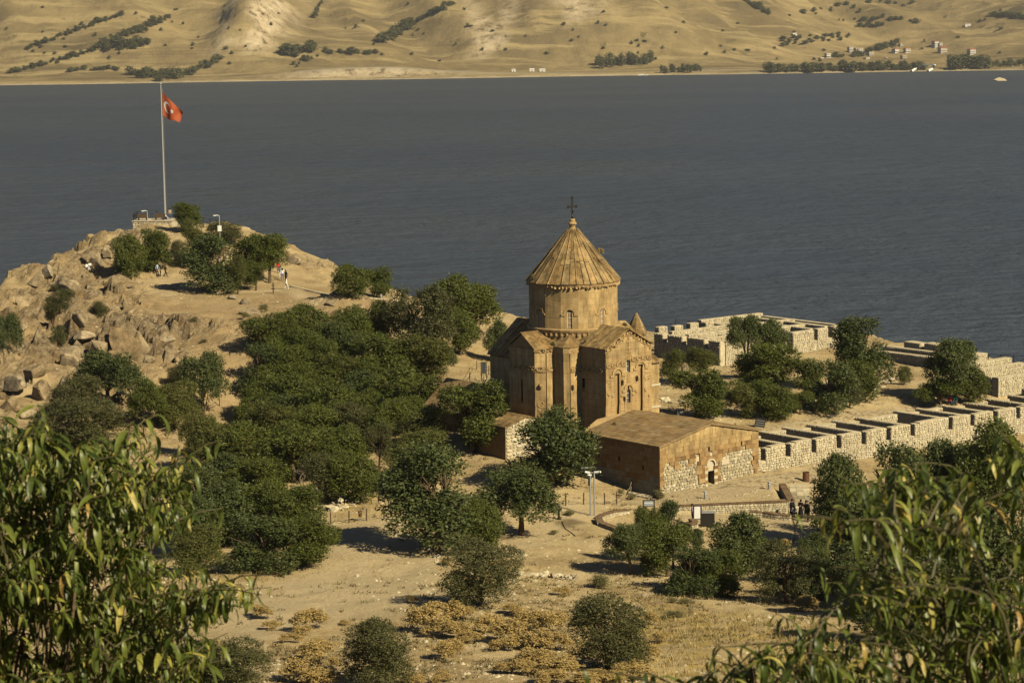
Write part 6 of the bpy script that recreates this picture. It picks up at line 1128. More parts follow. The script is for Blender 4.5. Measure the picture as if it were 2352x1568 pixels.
# courtyard trees
T(z3, 315, 580, 170, 260, 'light', 'thin crooked tree nearest the church tower', 60, var=0); T(z3, 570, 540, 250, 190, 'light', 'sparse wide crown left of the dense courtyard trees', 130, var=1); T(z3, 530, 840, 390, 400, 'almond', 'round tree beside the white text panel', 20); T(z3, 960, 330, 260, 320, 'dark', 'tall tree top overlapping the roofless rooms', 240, var=1); T(z3, 1180, 350, 260, 280, 'dark', 'second tall crown beside the dark wall corner', 230, var=0); T(z3, 1160, 620, 480, 420, 'almond', 'broad crown in the middle of the courtyard trees', 40)
T(z3, 960, 890, 300, 300, 'light', 'lower left crown of the courtyard trees with yellowing leaves', 10); T(z3, 1210, 890, 320, 300, 'almond', 'lower middle crown of the courtyard trees by the lane', 10); T(z3, 1500, 690, 250, 300, 'almond', 'crown right of the broad courtyard tree', 30); T(z3, 1460, 920, 220, 180, 'almond', 'low crown by the lane right of the dark bin', 10); T(z3, 1720, 780, 370, 400, 'dark', 'dark rounded tree at the right of the courtyard row', 10); T(z3, 1900, 830, 220, 260, 'dull', 'dull bush against the dark rounded tree', name='bush', cat='bush'); T(z3, 2020, 440, 420, 480, 'dark', 'tall rounded tree against the lake right of the ruined rooms', 120, var=0); T(z3, 1990, 720, 260, 330, 'almond', 'lower part-crown beneath the tall rounded tree', 20)
T(z4, 1760, 390, 420, 460, 'dark', 'dense tree in front of the bastion at the right', 60, var=1); T(z4, 1640, 590, 310, 240, 'almond', 'low crown at the left foot of the bastion tree', 15); T(z4, 1910, 520, 240, 260, 'almond', 'low crown at the right foot of the bastion tree', 15); T(z4, 1330, 430, 120, 160, 'light', 'slim shrub on the bank left of the bastion tree', name='bush', cat='bush')
# trees below the lane at the right
for a, b, w, h, k, l in ((1930, 1150, 120, 200, 'dark', 'dark tree at the right edge of the stairs'), (2050, 1140, 170, 210, 'dark', 'dark crown under the cell wall behind the near right leaves'), (2180, 1120, 160, 200, 'dark', 'next dark crown along the cell wall'), (2280, 1120, 190, 260, 'almond', 'right-edge crown below the cell wall'), (1990, 1250, 200, 200, 'dark', 'dark crown shading the visitors'), (2130, 1270, 230, 230, 'almond', 'mid crown seen through the near right leaves'), (2290, 1300, 200, 260, 'dark', 'dark crown at the right edge halfway down'), (2080, 1380, 220, 180, 'dark', 'lower dark crown through the near right leaves')): T(q2, a, b, w, h, k, l, 10, group='trees below the lane')
# low plants
HG = 'low green plants on the dirt'
for zf, a, b, w, h, l in ((z2, 735, 955, 150, 75, 'low green plant by the corner of the hall'), (z2, 510, 975, 70, 45, 'small green plant at the rope fence corner'), (z2, 415, 935, 60, 70, 'sparse plant inside the rope fence'), (z2, 2140, 830, 70, 40, 'small plant beside the rusty bin'), (z8, 550, 695, 220, 120, 'pale feathery herb right of the stone pile'), (z8, 1090, 965, 240, 70, 'flat green herb patch on the grassy slope'), (z8, 1225, 865, 130, 40, 'grey-green herb patch on the grassy slope'), (z8, 1100, 850, 90, 50, 'dry tuft beside the herb patch'), (z8, 280, 140, 110, 40, 'dry weed left of the camera mast'), (z8, 140, 300, 80, 35, 'small weed below the wet patch'), (z1, 265, 1400, 40, 40, 'small plant on the low chapel\'s ridge'), (z5, 1820, 570, 90, 50, 'yellow-green weed under the hill boulder'), (z5, 1940, 515, 80, 60, 'yellow-green weed on the broken ground'), (z5, 1500, 760, 70, 30, 'low grey cushion plant on the hill slope'), (z5, 1425, 600, 60, 40, 'small grey cushion plant on the stony slope'), (z10, 1730, 340, 60, 40, 'green weed among the golden ones')): T(zf, a, b, w, h, 'herb', l, name='low_shrub', cat='plant', group=HG)
DG_ = 'golden dry weeds on the near slope'
DW = ['round one alone on the dirt at the left', 'small one below the lone round one', 'broad one left of the dull bush', 'spilling below the broad one', 'small one under the dirt edge', 'tall one left of the bottom dull bush', 'wide one at the bottom left', 'lowest one at the bottom left', 'against the left side of the bottom bush', 'tiny one in the middle of the dirt', 'tiny one at the edge of the stone pile', 'left part of the biggest bank', 'top of the biggest bank below the mid bush', 'lower left of the biggest bank', 'right shoulder of the biggest bank', 'lower right of the biggest bank', 'behind the bottom left bush at its right', 'small one below the biggest bank', 'upper one between bank and right bush', 'middle of the right bank', 'lower middle of the right bank', 'top of the right bank', 'beside the upper left of the right bush', 'left flank of the right bush', 'touching the left of the right bush', 'lower left of the right bush', 'small one under the right bank', 'at the foot of the right bush', 'bottom edge under the right bush', 'bottom edge right of the right bush', 'bottom edge below the grassy slope', 'bottom right under the herbs', 'right of the right bush near the slabs', 'right foot of the right bush', 'among the herbs on the grassy slope', 'small one amid bottom stones', 'thin one under the mid bush', 'in the stone pile', 'tiny one beside the edging stones', 'bottom edge right of the left bush', 'bottom edge in the middle']
for i, (a, b, w, h) in enumerate(((410, 280, 100, 65), (450, 345, 70, 45), (635, 320, 140, 100), (600, 370, 80, 50), (540, 405, 80, 45), (660, 460, 150, 100), (600, 550, 160, 110), (680, 590, 150, 90), (750, 520, 70, 60), (800, 332, 45, 28), (1115, 222, 55, 35), (1170, 310, 140, 120), (1270, 280, 150, 110), (1250, 350, 130, 90), (1350, 290, 110, 70), (1330, 370, 110, 80), (1290, 460, 140, 95), (1390, 400, 100, 60), (1480, 340, 130, 90), (1570, 370, 150, 110), (1560, 430, 120, 70), (1680, 320, 150, 100), (1780, 330, 140, 100), (1700, 410, 150, 90), (1790, 420, 110, 90), (1700, 500, 160, 100), (1640, 540, 110, 70), (1820, 540, 150, 90), (1760, 590, 130, 70), (1960, 590, 160, 70), (2080, 590, 120, 60), (2160, 560, 150, 80), (2240, 310, 90, 60), (2210, 470, 110, 90), (2290, 400, 80, 50), (1560, 545, 90, 50), (1590, 270, 100, 45), (1820, 185, 70, 40), (1280, 45, 55, 30), (1120, 600, 90, 50), (1250, 590, 100, 50))):
    T(z10, a, b+6, w*1.2, h*.95, 'dry', 'golden dry weed clump, '+DW[i], name='dry_shrub', cat='dry weed', group=DG_)
for a, b, w, h, l in ((1880, 380, 110, 90, 'reddish dry weed on the low plaza edging'), (2130, 830, 0, 0, '')): 
    if w: T(z2, a, b+1000-1000+0, w, h, 'dry', l, name='dry_shrub', cat='dry weed') if False else T(z2, 1880, 1395, 120, 90, 'dry', l, name='dry_shrub', cat='dry weed')
T(z8, 2200, 880, 190, 110, 'dry', 'golden weed clump at the foot of the dull tree', name='dry_shrub', cat='dry weed'); T(z11, 1060, 1050, 130, 90, 'dry', 'golden weed at the end of the grassy slope', name='dry_shrub', cat='dry weed')
# weeds growing on the church roof
for zf, a, b, w, h, l, k in ((z1, 360, 560, 32, 40, 'pale tuft growing at the left eave of the cone', 'herb'), (z1, 785, 400, 40, 45, 'dry tuft on the right flank of the cone roof', 'dry'), (z1, 490, 975, 30, 30, 'green tuft on the north roof gutter', 'herb'), (z1, 690, 960, 22, 24, 'white-green tuft between the roofs', 'herb'), (z1, 940, 855, 36, 22, 'green tuft on the ridge beside the drum', 'herb'), (z1, 875, 1475, 26, 18, 'whitish tuft on the hall roof', 'herb')):
    s_ = zf(1, 0)[0]-zf(0, 0)[0]; px, py = zf(a, b+h/2); d = Vector(ray(px, py)); dg = bpy.context.evaluated_depsgraph_get(); hit, loc, *_r = S.ray_cast(dg, Vector((0, 0, CAMZ)), d.normalized()); loc = loc if hit and loc.y < 240 else Vector(aty(px, py, 216)); m = mpp_at(loc)
    t_ = thing('roof_weed', l, 'weed', loc, 'weeds on the roofs'); c = link(bpy.data.objects.new('foliage', CR[k][0]), t_); c.scale = (w*s_*m, w*s_*m, h*s_*m)
# ------------------------------------------------------------------ boulders
ROCK = [boulder_mesh(500+i, 3, .34, .85) for i in range(8)]
def rock_at(zf, x, y, w, h, label, i, d=.8, group='boulders on the hill', sink=.40):
    s_ = zf(1, 0)[0]-zf(0, 0)[0]; p = Vector(gp(*zf(x, y+h*.42))); m = mpp_at(p); o = thing('boulder', label, 'boulder', p+Vector((0, 0, h*s_*m*(.5-sink))), group, rz=random.random()*6, mesh=ROCK[i % 8]); o.scale = (w*s_*m*.58, w*s_*m*.58*d, h*s_*m*.72)
for i, (x, y, w, h, l) in enumerate(((900, 720, 260, 270, 'biggest upright rock face on the left slope'), (1040, 760, 160, 220, 'pale right shoulder of the biggest rock face'), (560, 850, 260, 190, 'wide rounded rock left of the biggest face'), (720, 760, 170, 150, 'block between the wide rock and the biggest face'), (1350, 840, 150, 120, 'pale boulder at the right end of the rock band'), (1230, 840, 110, 130, 'upright boulder with a dark hollow beside it'), (1100, 880, 110, 80, 'low boulder under the biggest face'), (1220, 730, 150, 100, 'dark-cleft rock above the pale boulder'), (350, 225, 130, 110, 'pointed pale rock on the skyline of the left ridge'), (275, 290, 150, 110, 'rounded rock under the pointed one'), (500, 330, 200, 110, 'broad rock on the left ridge'), (880, 330, 90, 45, 'flat rock at the edge of the clearing'), (960, 345, 60, 30, 'small flat rock right of the clearing edge'), (1265, 362, 65, 45, 'cube-like rock in front of the dark tree shade'), (1815, 455, 85, 75, 'lone pale boulder with a dark shadow on the slope'), (1620, 385, 110, 75, 'dark rock under the large hill tree'), (1720, 430, 140, 35, 'flat ledge below the hill clump'), (600, 560, 200, 110, 'ribbed pale outcrop in the upper left'), (940, 470, 120, 80, 'outcrop right of the little bush'), (860, 510, 90, 70, 'dark-sided rock under the outcrop'), (960, 530, 160, 60, 'long flat outcrop beside the slope path'), (1850, 520, 160, 90, 'broken rocks above the grove'), (1990, 580, 90, 110, 'jagged rock at the top edge of the grove'), (620, 690, 200, 90, 'sloping slab left of the grey-green bush'), (260, 960, 190, 110, 'pale rounded rock at the lower left'), (330, 1100, 260, 180, 'hollowed rock mass at the lower left'), (110, 1040, 200, 120, 'pale slab at the left edge'), (70, 1200, 180, 140, 'grey rock at the left edge above the near leaves'), (200, 1270, 200, 100, 'low rock above the near left leaves'), (450, 1150, 150, 110, 'rock beside the grove\'s left crown'), (640, 970, 110, 70, 'small rock at the grove\'s upper left'), (160, 640, 130, 70, 'low rock beside the edge bush'), (170, 450, 200, 100, 'shattered rocks on the left shore slope'), (720, 150, 170, 130, 'ridge rock left of the hilltop trees'), (800, 80, 120, 90, 'ridge rock just left of the hilltop tree'), (650, 120, 110, 80, 'upper ridge rock above the white-clad visitors'))): rock_at(z5, x, y, w, h, l, i)
for i, (x, y, w, h, l) in enumerate(((660, 385, 130, 90, 'round boulder at the end of the path kerb'), (770, 485, 120, 100, 'split boulder above the grove\'s back row'), (690, 470, 120, 60, 'dark hollow boulder between its neighbours'), (860, 430, 110, 60, 'pale low rock right of the split boulder'), (1130, 290, 80, 40, 'pale rock on the rim behind the lone bush'), (1820, 680, 90, 60, 'brown rock left of the church roof'), (1760, 720, 60, 40, 'smaller brown rock beside the church roof'), (330, 60, 160, 70, 'pale rock on the rim right of the hill clump'))): rock_at(z6, x, y, w, h, l, i+3)
for i, (zf, x, y, w, h, l) in enumerate(((z8, 120, 650, 70, 55, 'largest pale block of the stone pile'), (z8, 320, 660, 90, 60, 'broad pale block at the right of the pile'), (z8, 1690, 570, 120, 110, 'pale rock in the hollow under the plaza trees'), (z11, 1480, 1165, 70, 30, 'flat stone on the slope at the lower right'), (z8, 70, 365, 30, 18, 'small stone on the dirt right of the leaning tree'), (z7, 1615, 1092, 40, 18, 'flat stone alone on the dirt clearing'))): rock_at(zf, x, y, w, h, l, i, group=None)
# ------------------------------------------------------------------ scattered stones and dry grass
def scatter(n, mask_fn, make, name, m, attr_rnd=True):
    k = 0; VV, FF, RR, n0 = [], [], [], 0
    ys = 90+(1-np.sqrt(rng.random(n*4)))*250; xs = (rng.random(n*4)*2-1)*(.235*ys+3); g = mask_fn(xs, ys); keep = rng.random(n*4) < g; xs, ys = xs[keep][:n], ys[keep][:n]; zs = bil(GZ, xs, ys, X0, Y0, DG)
    for x, y, z in zip(xs, ys, zs): V, Fc = make(); VV.append(V+[x, y, z]); FF.append(Fc+n0); n0 += len(V); RR += [rng.random()]*len(V)
    me = mesh_np(name, np.concatenate(VV), np.concatenate(FF), m); attr(me, 'rnd', RR); o = link(bpy.data.objects.new(name, me)); o['kind'] = 'stuff'; return o
_o = np.array([(1, 0, 0), (0, 1, 0), (-1, 0, 0), (0, -1, 0), (0, 0, 1.0), (0, 0, -.4)]); _f = np.array([(0, 1, 4), (1, 2, 4), (2, 3, 4), (3, 0, 4)])
def mk_stone(): s_ = .05+.16*rng.random()**3; return _o*(s_*rng.uniform(.6, 1.3, (6, 3)))*[1, 1, .7], _f
nz = lambda x, y, s_, k: fbm(x*s_, y*s_, 3, k)
inm = lambda A, x, y: bil(A, x, y, X0, Y0, DG)
scatter(11000, lambda x, y: np.clip((nz(x, y, .13, 77)-.42)*5, .03, 1)*(inm(din, x, y) > 1)*(1-.9*np.clip(inm(pave, x, y)+inm(bare, x, y)*.8+inm(_in*1.0, x, y)+inm(_cell*1.0, x, y), 0, 1)), mk_stone, 'loose_stones', M_PALE)
M_GRASS = leafm('dry_grass_blades', [(.30, .21, .065), (.42, .31, .11), (.5, .38, .15), (.36, .25, .085)], .3)
def mk_tuft():
    n = 5; a = rng.random(n)*6.28; h = .16+.28*rng.random(n); V = []; 
    for i in range(n): c, s_ = math.cos(a[i]), math.sin(a[i]); b = .02; V += [(-s_*b, c*b, 0), (s_*b, -c*b, 0), (c*h[i]*.7, s_*h[i]*.7, h[i])]
    return np.array(V)+np.repeat(rng.normal(size=(n, 3))*[.12, .12, 0], 3, 0), np.arange(n*3).reshape(n, 3)
scatter(9000, lambda x, y: np.clip(inm(grass, x, y)*1.2, 0, 1)*np.clip((nz(x, y, .3, 12)-.3)*4, 0, 1)+.10*np.clip((nz(x, y, .2, 15)-.5)*8, 0, 1)*(inm(din, x, y) > 1)*(1-np.clip(inm(pave, x, y)+inm(bare, x, y)*.8+inm(_in*1.0, x, y)+inm(_cell*1.0, x, y), 0, 1)), mk_tuft, 'dry_grass', M_GRASS)

M_SCRUB = leafm('dry_brown_scrub', [(.13, .095, .045), (.19, .14, .06), (.12, .11, .05), (.25, .18, .08)], .2)
def mk_scrub():
    n = 9; a = rng.random(n)*6.28; h = .1+.26*rng.random(n); V = []
    for i in range(n): c, s_ = math.cos(a[i]), math.sin(a[i]); b = .05; V += [(-s_*b+c*.06, c*b+s_*.06, .02), (s_*b+c*.06, -c*b+s_*.06, .02), (c*h[i]*.9, s_*h[i]*.9, h[i]*.7)]
    return np.array(V)+np.repeat(rng.normal(size=(n, 3))*[.16, .16, .01], 3, 0), np.arange(n*3).reshape(n, 3)
scatter(4500, lambda x, y: np.clip((nz(x, y, .12, 115)-.47)*9, 0, 1)*(inm(din, x, y) > 1)*(1-np.clip(inm(pave, x, y)+inm(bare, x, y)*.8+inm(_in*1.0, x, y)+inm(_cell*1.0, x, y), 0, 1))*np.where(y < 165, 1, .5), mk_scrub, 'dry_scrub', M_SCRUB)

# bare, dead-looking branches among the green crowns
def bare_mesh(seed):
    r = np.random.default_rng(seed); mb = MB()
    def br(p, d, L, rad, k):
        q_ = p+d*L*.5+Vector(r.normal(size=3))*L*.07; e = p+d*L; mb.tube([tuple(p), tuple(q_), tuple(e)], [rad, rad*.8, rad*.55], 4, False)
        if k:
            for _ in range(3): br(q_.lerp(e, r.random()*.9+.1), (d+Vector(r.normal(size=3))*.55).normalized(), L*r.uniform(.5, .75), rad*.5, k-1)
    for _ in range(3): br(Vector((0, 0, 0)), Vector((r.normal()*.35, r.normal()*.35, 1)).normalized(), .45, .03, 4)
    return mb.mesh('branches', plain('dead_wood', (.20, .165, .12), .9))
BARE = [bare_mesh(700+i) for i in range(2)]
for i, (zf, x, y, w, h, l) in enumerate(((z9, 690, 905, 130, 110, 'bare-branched shrub leaning right of the summit tree'), (z7, 900, 520, 190, 160, 'dead grey branches in a gap of the grove'), (z7, 1480, 260, 130, 150, 'bare twigs over the sunlit clearing'), (z6, 1000, 1470, 190, 160, 'dead twigs showing between grove crowns'), (z3, 400, 600, 130, 120, 'bare crooked branches beside the church tower'), (z6, 640, 1050, 160, 120, 'leafless branches in the middle of the grove'), (z8, 840, 520, 130, 140, 'bare limbs under the twin tree by the plaza'), (z2, 490, 950, 80, 90, 'dry twiggy bush on the rope-fence corner'))):
    s_ = zf(1, 0)[0]-zf(0, 0)[0]; p = gp(*zf(x, y+h*.5)); m = mpp_at(p); t_ = thing('bare_tree', l, 'bare tree', p); c = link(bpy.data.objects.new('branches', BARE[i % 2]), t_); c.scale = (w*s_*m, w*s_*m, h*s_*m*1.15); c.rotation_euler = (0, .1, i)
# ------------------------------------------------------------------ far shore: groves, shrubs, houses, landing
zL = zc(0, 0, 1.1484); zR = zc(2048, 0, 1.1484); zB = zc(3150, 150, 2.486)
L_FAR = leafm('far_leaves', [(.065, .07, .03), (.095, .10, .04), (.12, .12, .05), (.105, .095, .05)], .2)
FC = [crown_mesh('crown', 90+i, L_FAR, nspr=130, per=5, nl=9, leaf=.15, spr=.2, shape=s_) for i, s_ in enumerate(('round', 'round', 'tall', 'round'))]
M_FARW = stone('house_wall', [(.55, .48, .37), (.68, .63, .54), (.45, .36, .25), (.74, .7, .62)], .3, .15); M_FROOF = stone('red_roof_tiles', [(.27, .09, .045), (.32, .13, .06), (.22, .09, .05)], .5, .25)
FT = MB().tube([(0, 0, -.08), (0, 0, .3), (.02, 0, .55)], [.05, .04, .02], 5).mesh('trunk', M_BARK)
def far_plant(px, py, h, w, name, label, cat, group, k=None):
    p = hp(px, py); t_ = thing(name, label, cat, p-[0, 0, .3], group); c = link(bpy.data.objects.new('crown', FC[random.randrange(4) if k is None else k]), t_); c.scale = (w, w*.9, h); c.rotation_euler = (0, 0, random.random()*6.28)
    if name.endswith('tree'): k_ = link(bpy.data.objects.new('trunk', FT), t_); k_.scale = (w, w, h); c.location = (0, 0, h*.06)
def row(zf, a, b, n, h, jit, name, label, group, k=None, cat='tree', wr=.9):
    for i in range(n):
        f = (i+.5+random.uniform(-.3, .3))/n; x, y = zf(a[0]+(b[0]-a[0])*f, a[1]+(b[1]-a[1])*f+random.gauss(0, jit*1.1)); hh_ = h*random.uniform(.6, 1.25); far_plant(x, y, hh_, hh_*wr*random.uniform(.8, 1.5), name, label, cat, group, k)
row(zR, (1175, 332), (1900, 318), 44, 11, 2, 'far_tree', 'dark tree of the long belt on the right shore below the houses', 'shore belt below the houses', wr=1.1); row(zR, (2015, 316), (2200, 312), 12, 15, 2, 'far_tree', 'large tree of the dense clump right of the white slipway', 'clump right of the slipway', wr=1.1); row(zR, (2200, 308), (2352, 303), 9, 10, 1, 'far_tree', 'tree of the belt running off the right edge', 'belt at the right edge')
row(zR, (380, 303), (650, 290), 22, 14, 5, 'far_tree', 'upright tree of the poplar grove at mid shore', 'poplar grove at mid shore', 2, wr=.55); row(zR, (685, 338), (870, 325), 16, 10, 3, 'far_tree', 'low dark tree on the shore right of the poplar grove', 'shore clump right of the poplars')
row(zL, (600, 352), (830, 362), 18, 12, 5, 'far_tree', 'tree of the dense left shore grove', 'left shore grove', wr=1.1); row(zL, (830, 358), (1010, 285), 14, 9, 5, 'far_tree', 'tree climbing the slope above the left shore grove', 'left shore grove', wr=1.1)
row(zL, (1300, 252), (1450, 238), 12, 13, 6, 'far_tree', 'tree of the dark clump above the earth cliff', 'clump above the earth cliff', wr=1.2); row(zL, (1340, 300), (1440, 270), 8, 7, 8, 'far_shrub', 'scrub on the earth cliff', 'scrub on the earth cliff', cat='shrub')
row(zL, (120, 230), (560, 72), 26, 7, 3, 'far_tree', 'tree of the line climbing the left gully', 'left gully line', wr=1.2); row(zL, (450, 225), (780, 82), 30, 8, 7, 'far_tree', 'tree of the second gully strip on the left', 'second gully strip', wr=1.3); row(zL, (470, 228), (680, 215), 16, 10, 6, 'far_tree', 'tree where the two left gullies meet', 'gully junction', wr=1.3); row(zL, (40, 342), (440, 238), 26, 7, 3, 'far_tree', 'tree of the line descending to the left shore', 'line down to the left shore', wr=1.2)
row(zL, (300, 328), (550, 320), 12, 6, 2, 'far_shrub', 'hedge shrub on the left shore fields', 'hedges on the left shore fields', cat='shrub', wr=1.5); row(zL, (1740, 198), (1890, 125), 16, 11, 8, 'far_tree', 'tree of the dark gully clump in the centre', 'central gully clump', wr=1.2); row(zL, (1890, 120), (2090, 10), 12, 7, 4, 'far_shrub', 'scrub climbing above the central gully clump', 'scrub above the central clump', cat='shrub', wr=1.5); row(zL, (1440, 90), (1480, 5), 7, 8, 3, 'far_shrub', 'scrub in the narrow steep gully', 'scrub in the steep gully', cat='shrub')
row(zL, (1480, 245), (1740, 250), 9, 8, 3, 'far_shrub', 'bush of the loose row right of the cliff clump', 'loose row right of the cliff clump', cat='shrub', wr=1.4)
row(zR, (1062, 2), (1190, 72), 12, 9, 2, 'far_shrub', 'bush of the curving dark hedge high on the right', 'curving hedge high on the right', cat='shrub', wr=1.3); 
for k in range(3): row(zR, (1215+k*12, 212-k*16), (1560, 178-k*9), 9, 5, 2, 'far_shrub', 'small orchard tree in the planted rows above the shore', 'orchard rows', cat='shrub', wr=1.6)
row(zR, (1590, 128), (1710, 120), 6, 7, 1, 'far_shrub', 'bush of the short hedge above the orchard', 'hedge above the orchard', cat='shrub', wr=1.5); row(zR, (1330, 50), (1850, 30), 14, 7, 16, 'far_shrub', 'bush on the terraced upper right slope', 'bushes on the upper right slope', cat='shrub', wr=1.4); row(zR, (1600, 90), (1870, 105), 9, 7, 5, 'far_shrub', 'bush on the terraced upper right slope', 'bushes on the upper right slope', cat='shrub', wr=1.4); row(zR, (2200, 72), (2352, 78), 14, 8, 6, 'far_tree', 'tree of the dark grove at the upper right edge', 'grove at the upper right edge', wr=1.3)
row(zB, (800, 150), (1080, 80), 12, 8, 7, 'far_tree', 'garden tree between the shore houses', 'gardens of the shore houses', wr=1.1); row(zB, (640, 195), (760, 185), 7, 8, 4, 'far_tree', 'garden tree below the brick house', 'gardens of the shore houses', wr=1.1); row(zB, (450, 205), (560, 195), 6, 6, 3, 'far_tree', 'garden tree beside the leftmost house', 'gardens of the shore houses', wr=1.2)
for k in range(70):
    x = random.uniform(0, 2352); y = random.uniform(20, 300); far_plant(*zL(x, y), random.uniform(3, 6), random.uniform(4, 8), 'far_shrub', 'small dark shrub dotted on the dry left hillside', 'shrub', 'shrubs dotted on the left hillside')
for k in range(50):
    x = random.uniform(0, 2352); y = random.uniform(40, 290); far_plant(*zR(x, y), random.uniform(3, 6), random.uniform(4, 8), 'far_shrub', 'small dark shrub dotted on the dry right hillside', 'shrub', 'shrubs dotted on the right hillside')
def house(x, y, w, h, roof, lab):
    p = hp(*zB(x, y)); m = p[1]/F/2.486/4*1.0; wm, hm = w*m*.78, h*m; t_ = thing('house', lab, 'house', (p[0], p[1], p[2]-1), rz=.5+random.uniform(-.2, .2)); d = wm*.8
    MB().box(-wm/2, wm/2, 0, d, -2, hm).build('wall', M_FARW, t_); nf = max(1, round(hm/3.2))
    if roof == 'red': MB().add([(-wm*.56, -d*.06, hm), (wm*.56, -d*.06, hm), (wm*.56, d*1.06, hm), (-wm*.56, d*1.06, hm), (-wm*.2, d*.5, hm+wm*.22), (wm*.2, d*.5, hm+wm*.22)], [(3, 2, 1, 0), (0, 1, 5, 4), (1, 2, 5), (2, 3, 4, 5), (3, 0, 4)]).build('roof', M_FROOF, t_)
    else: MB().box(-wm*.54, wm*.54, -d*.05, d*1.05, hm+.01, hm+.5).build('roof', M_FARW, t_)
    for f in range(nf):
        z = (f+.35)*hm/nf
        for k in range(3): xx = (-.3+.3*k)*wm; MB().box(xx-.6, xx+.6, -.06, .03, z, z+1.5).build('window', M_GLASS, t_)
        for k in range(2): yy = (.3+.4*k)*d; MB().box(wm/2-.03, wm/2+.06, yy-.6, yy+.6, z, z+1.5).build('window', M_GLASS, t_)
        if f and nf > 1: MB().box(-wm*.5, wm*.5, -1.3, -.07, z-1.3, z-1.1).build('balcony', M_WHITEP, t_)
for x, y, w, h, r_, lab in ((410, 205, 62, 48, 'flat', 'leftmost tall narrow house of the shore village'), (345, 216, 46, 20, 'flat', 'small low white hut left of the village'), (635, 155, 60, 62, 'flat', 'grey three-storey house behind the brick one'), (715, 158, 100, 55, 'flat', 'wide flat-roofed house in the left half of the village'), (835, 186, 78, 46, 'flat', 'square house with pale right wall below the garden trees'), (800, 216, 64, 20, 'flat', 'long low whitish shed on the lower lane'), (1060, 62, 58, 36, 'flat', 'dark house highest in the village, left of the white villa'), (1135, 96, 46, 40, 'red', 'white villa with red roof beside the garden trees'), (1090, 155, 74, 45, 'red', 'ochre house with red roof, left one of a pair'), (1200, 156, 72, 48, 'red', 'ochre house with red roof, right one of a pair'), (985, 213, 30, 18, 'flat', 'tiny white hut above the shore trees'), (1165, 216, 64, 42, 'flat', 'pale square house closest to the shore trees'), (1485, 104, 74, 70, 'red', 'tall house with dark red roof in the middle of the slope'), (1527, 96, 44, 44, 'flat', 'pale block leaning against the tall red-roofed house'), (1555, 156, 92, 55, 'red', 'white arcaded villa with red roof below the tall house'), (1845, 172, 86, 58, 'red', 'lone white villa at the right of the village')): house(x, y, w, h, r_, lab)
zR_ = lambda x, y: zR(x, y)
for x, y, w, lab in ((140, 328, 26, 'small white shed on the road at mid shore'), (92, 328, 22, 'small white hut left of the road shed'), (8, 330, 18, 'tiny white hut on the shore road'), (1300, 165, 18, 'tiny white hut at the top of the orchard'), (2095, 122, 26, 'white hut on the terraces at the upper right')):
    p = hp(*zR(x, y)); m = p[1]/F/4/1.1484; t_ = thing('hut', lab, 'hut', (p[0], p[1], p[2]-.5)); MB().box(-w*m/2, w*m/2, 0, 5, 0, 3.6).build('wall', M_WHITEP, t_); MB().add([(-w*m*.55, -.4, 3.6), (w*m*.55, -.4, 3.6), (w*m*.55, 5.4, 3.6), (-w*m*.55, 5.4, 3.6), (-w*m*.55, 2.5, 4.8), (w*m*.55, 2.5, 4.8)], [(3, 2, 1, 0), (0, 1, 5, 4), (2, 3, 4, 5), (1, 2, 5), (3, 0, 4)]).build('roof', M_FARW, t_); MB().box(-.6, .6, -.05, .03, 0, 2.2).build('door', M_GLASS, t_)
a = Vector(hp(*zR(1832, 327))); b = Vector(hp(*zR(1938, 322))); sl2 = thing('slipway', 'white angular slipway frame on the far shore', 'slipway', (a.x, a.y-6, .2)); L = b.x-a.x
MB().tube([(0, 0, .5), (L*.2, 6, 4), (L*.28, 10, 9)], 2.0, 4).build('ramp', M_WHITEP, sl2); MB().tube([(L, 0, 9), (L*.93, 4, 4), (L*.7, -3, .5)], 2.0, 4).build('ramp', M_WHITEP, sl2); MB().tube([(L*.28, 10, 9), (L, 0, 9)], 1.2, 4).build('crossbeam', M_STEEL, sl2)
a = atz(*zR(600, 346), 0); bo = thing('boat', 'small white boat lying on the water at mid shore', 'boat', (a[0], a[1], 0)); bo.scale = (.36,)*3
MB().add([(-20, -2.5, .2), (16, -2.5, .2), (22, 0, .8), (16, 2.5, .2), (-20, 2.5, .2), (-21, -3, 3), (16, -3, 3), (27, 0, 4.4), (16, 3, 3), (-21, 3, 3)], [(4, 3, 2, 1, 0), (5, 6, 7, 8, 9), (0, 1, 6, 5), (1, 2, 7, 6), (2, 3, 8, 7), (3, 4, 9, 8), (4, 0, 5, 9)]).build('hull', M_WHITEP, bo); MB().box(-14, 4, -2, 2, 3.01, 5.4).build('cabin', M_WHITEP, bo)
a = atz(*zB(2110, 428), 0); p = thing('rocky_islet', 'small pale rocky islet in the lake at the right', 'rock', (a[0], a[1], 0), mesh=boulder_mesh(901, 3, .35, .7, M_PALE)); w = 130/2.486/4*a[1]/F; p.scale = (w*.62, w*.5, w*.42)
a = atz(*zR(1410, 0), 0)
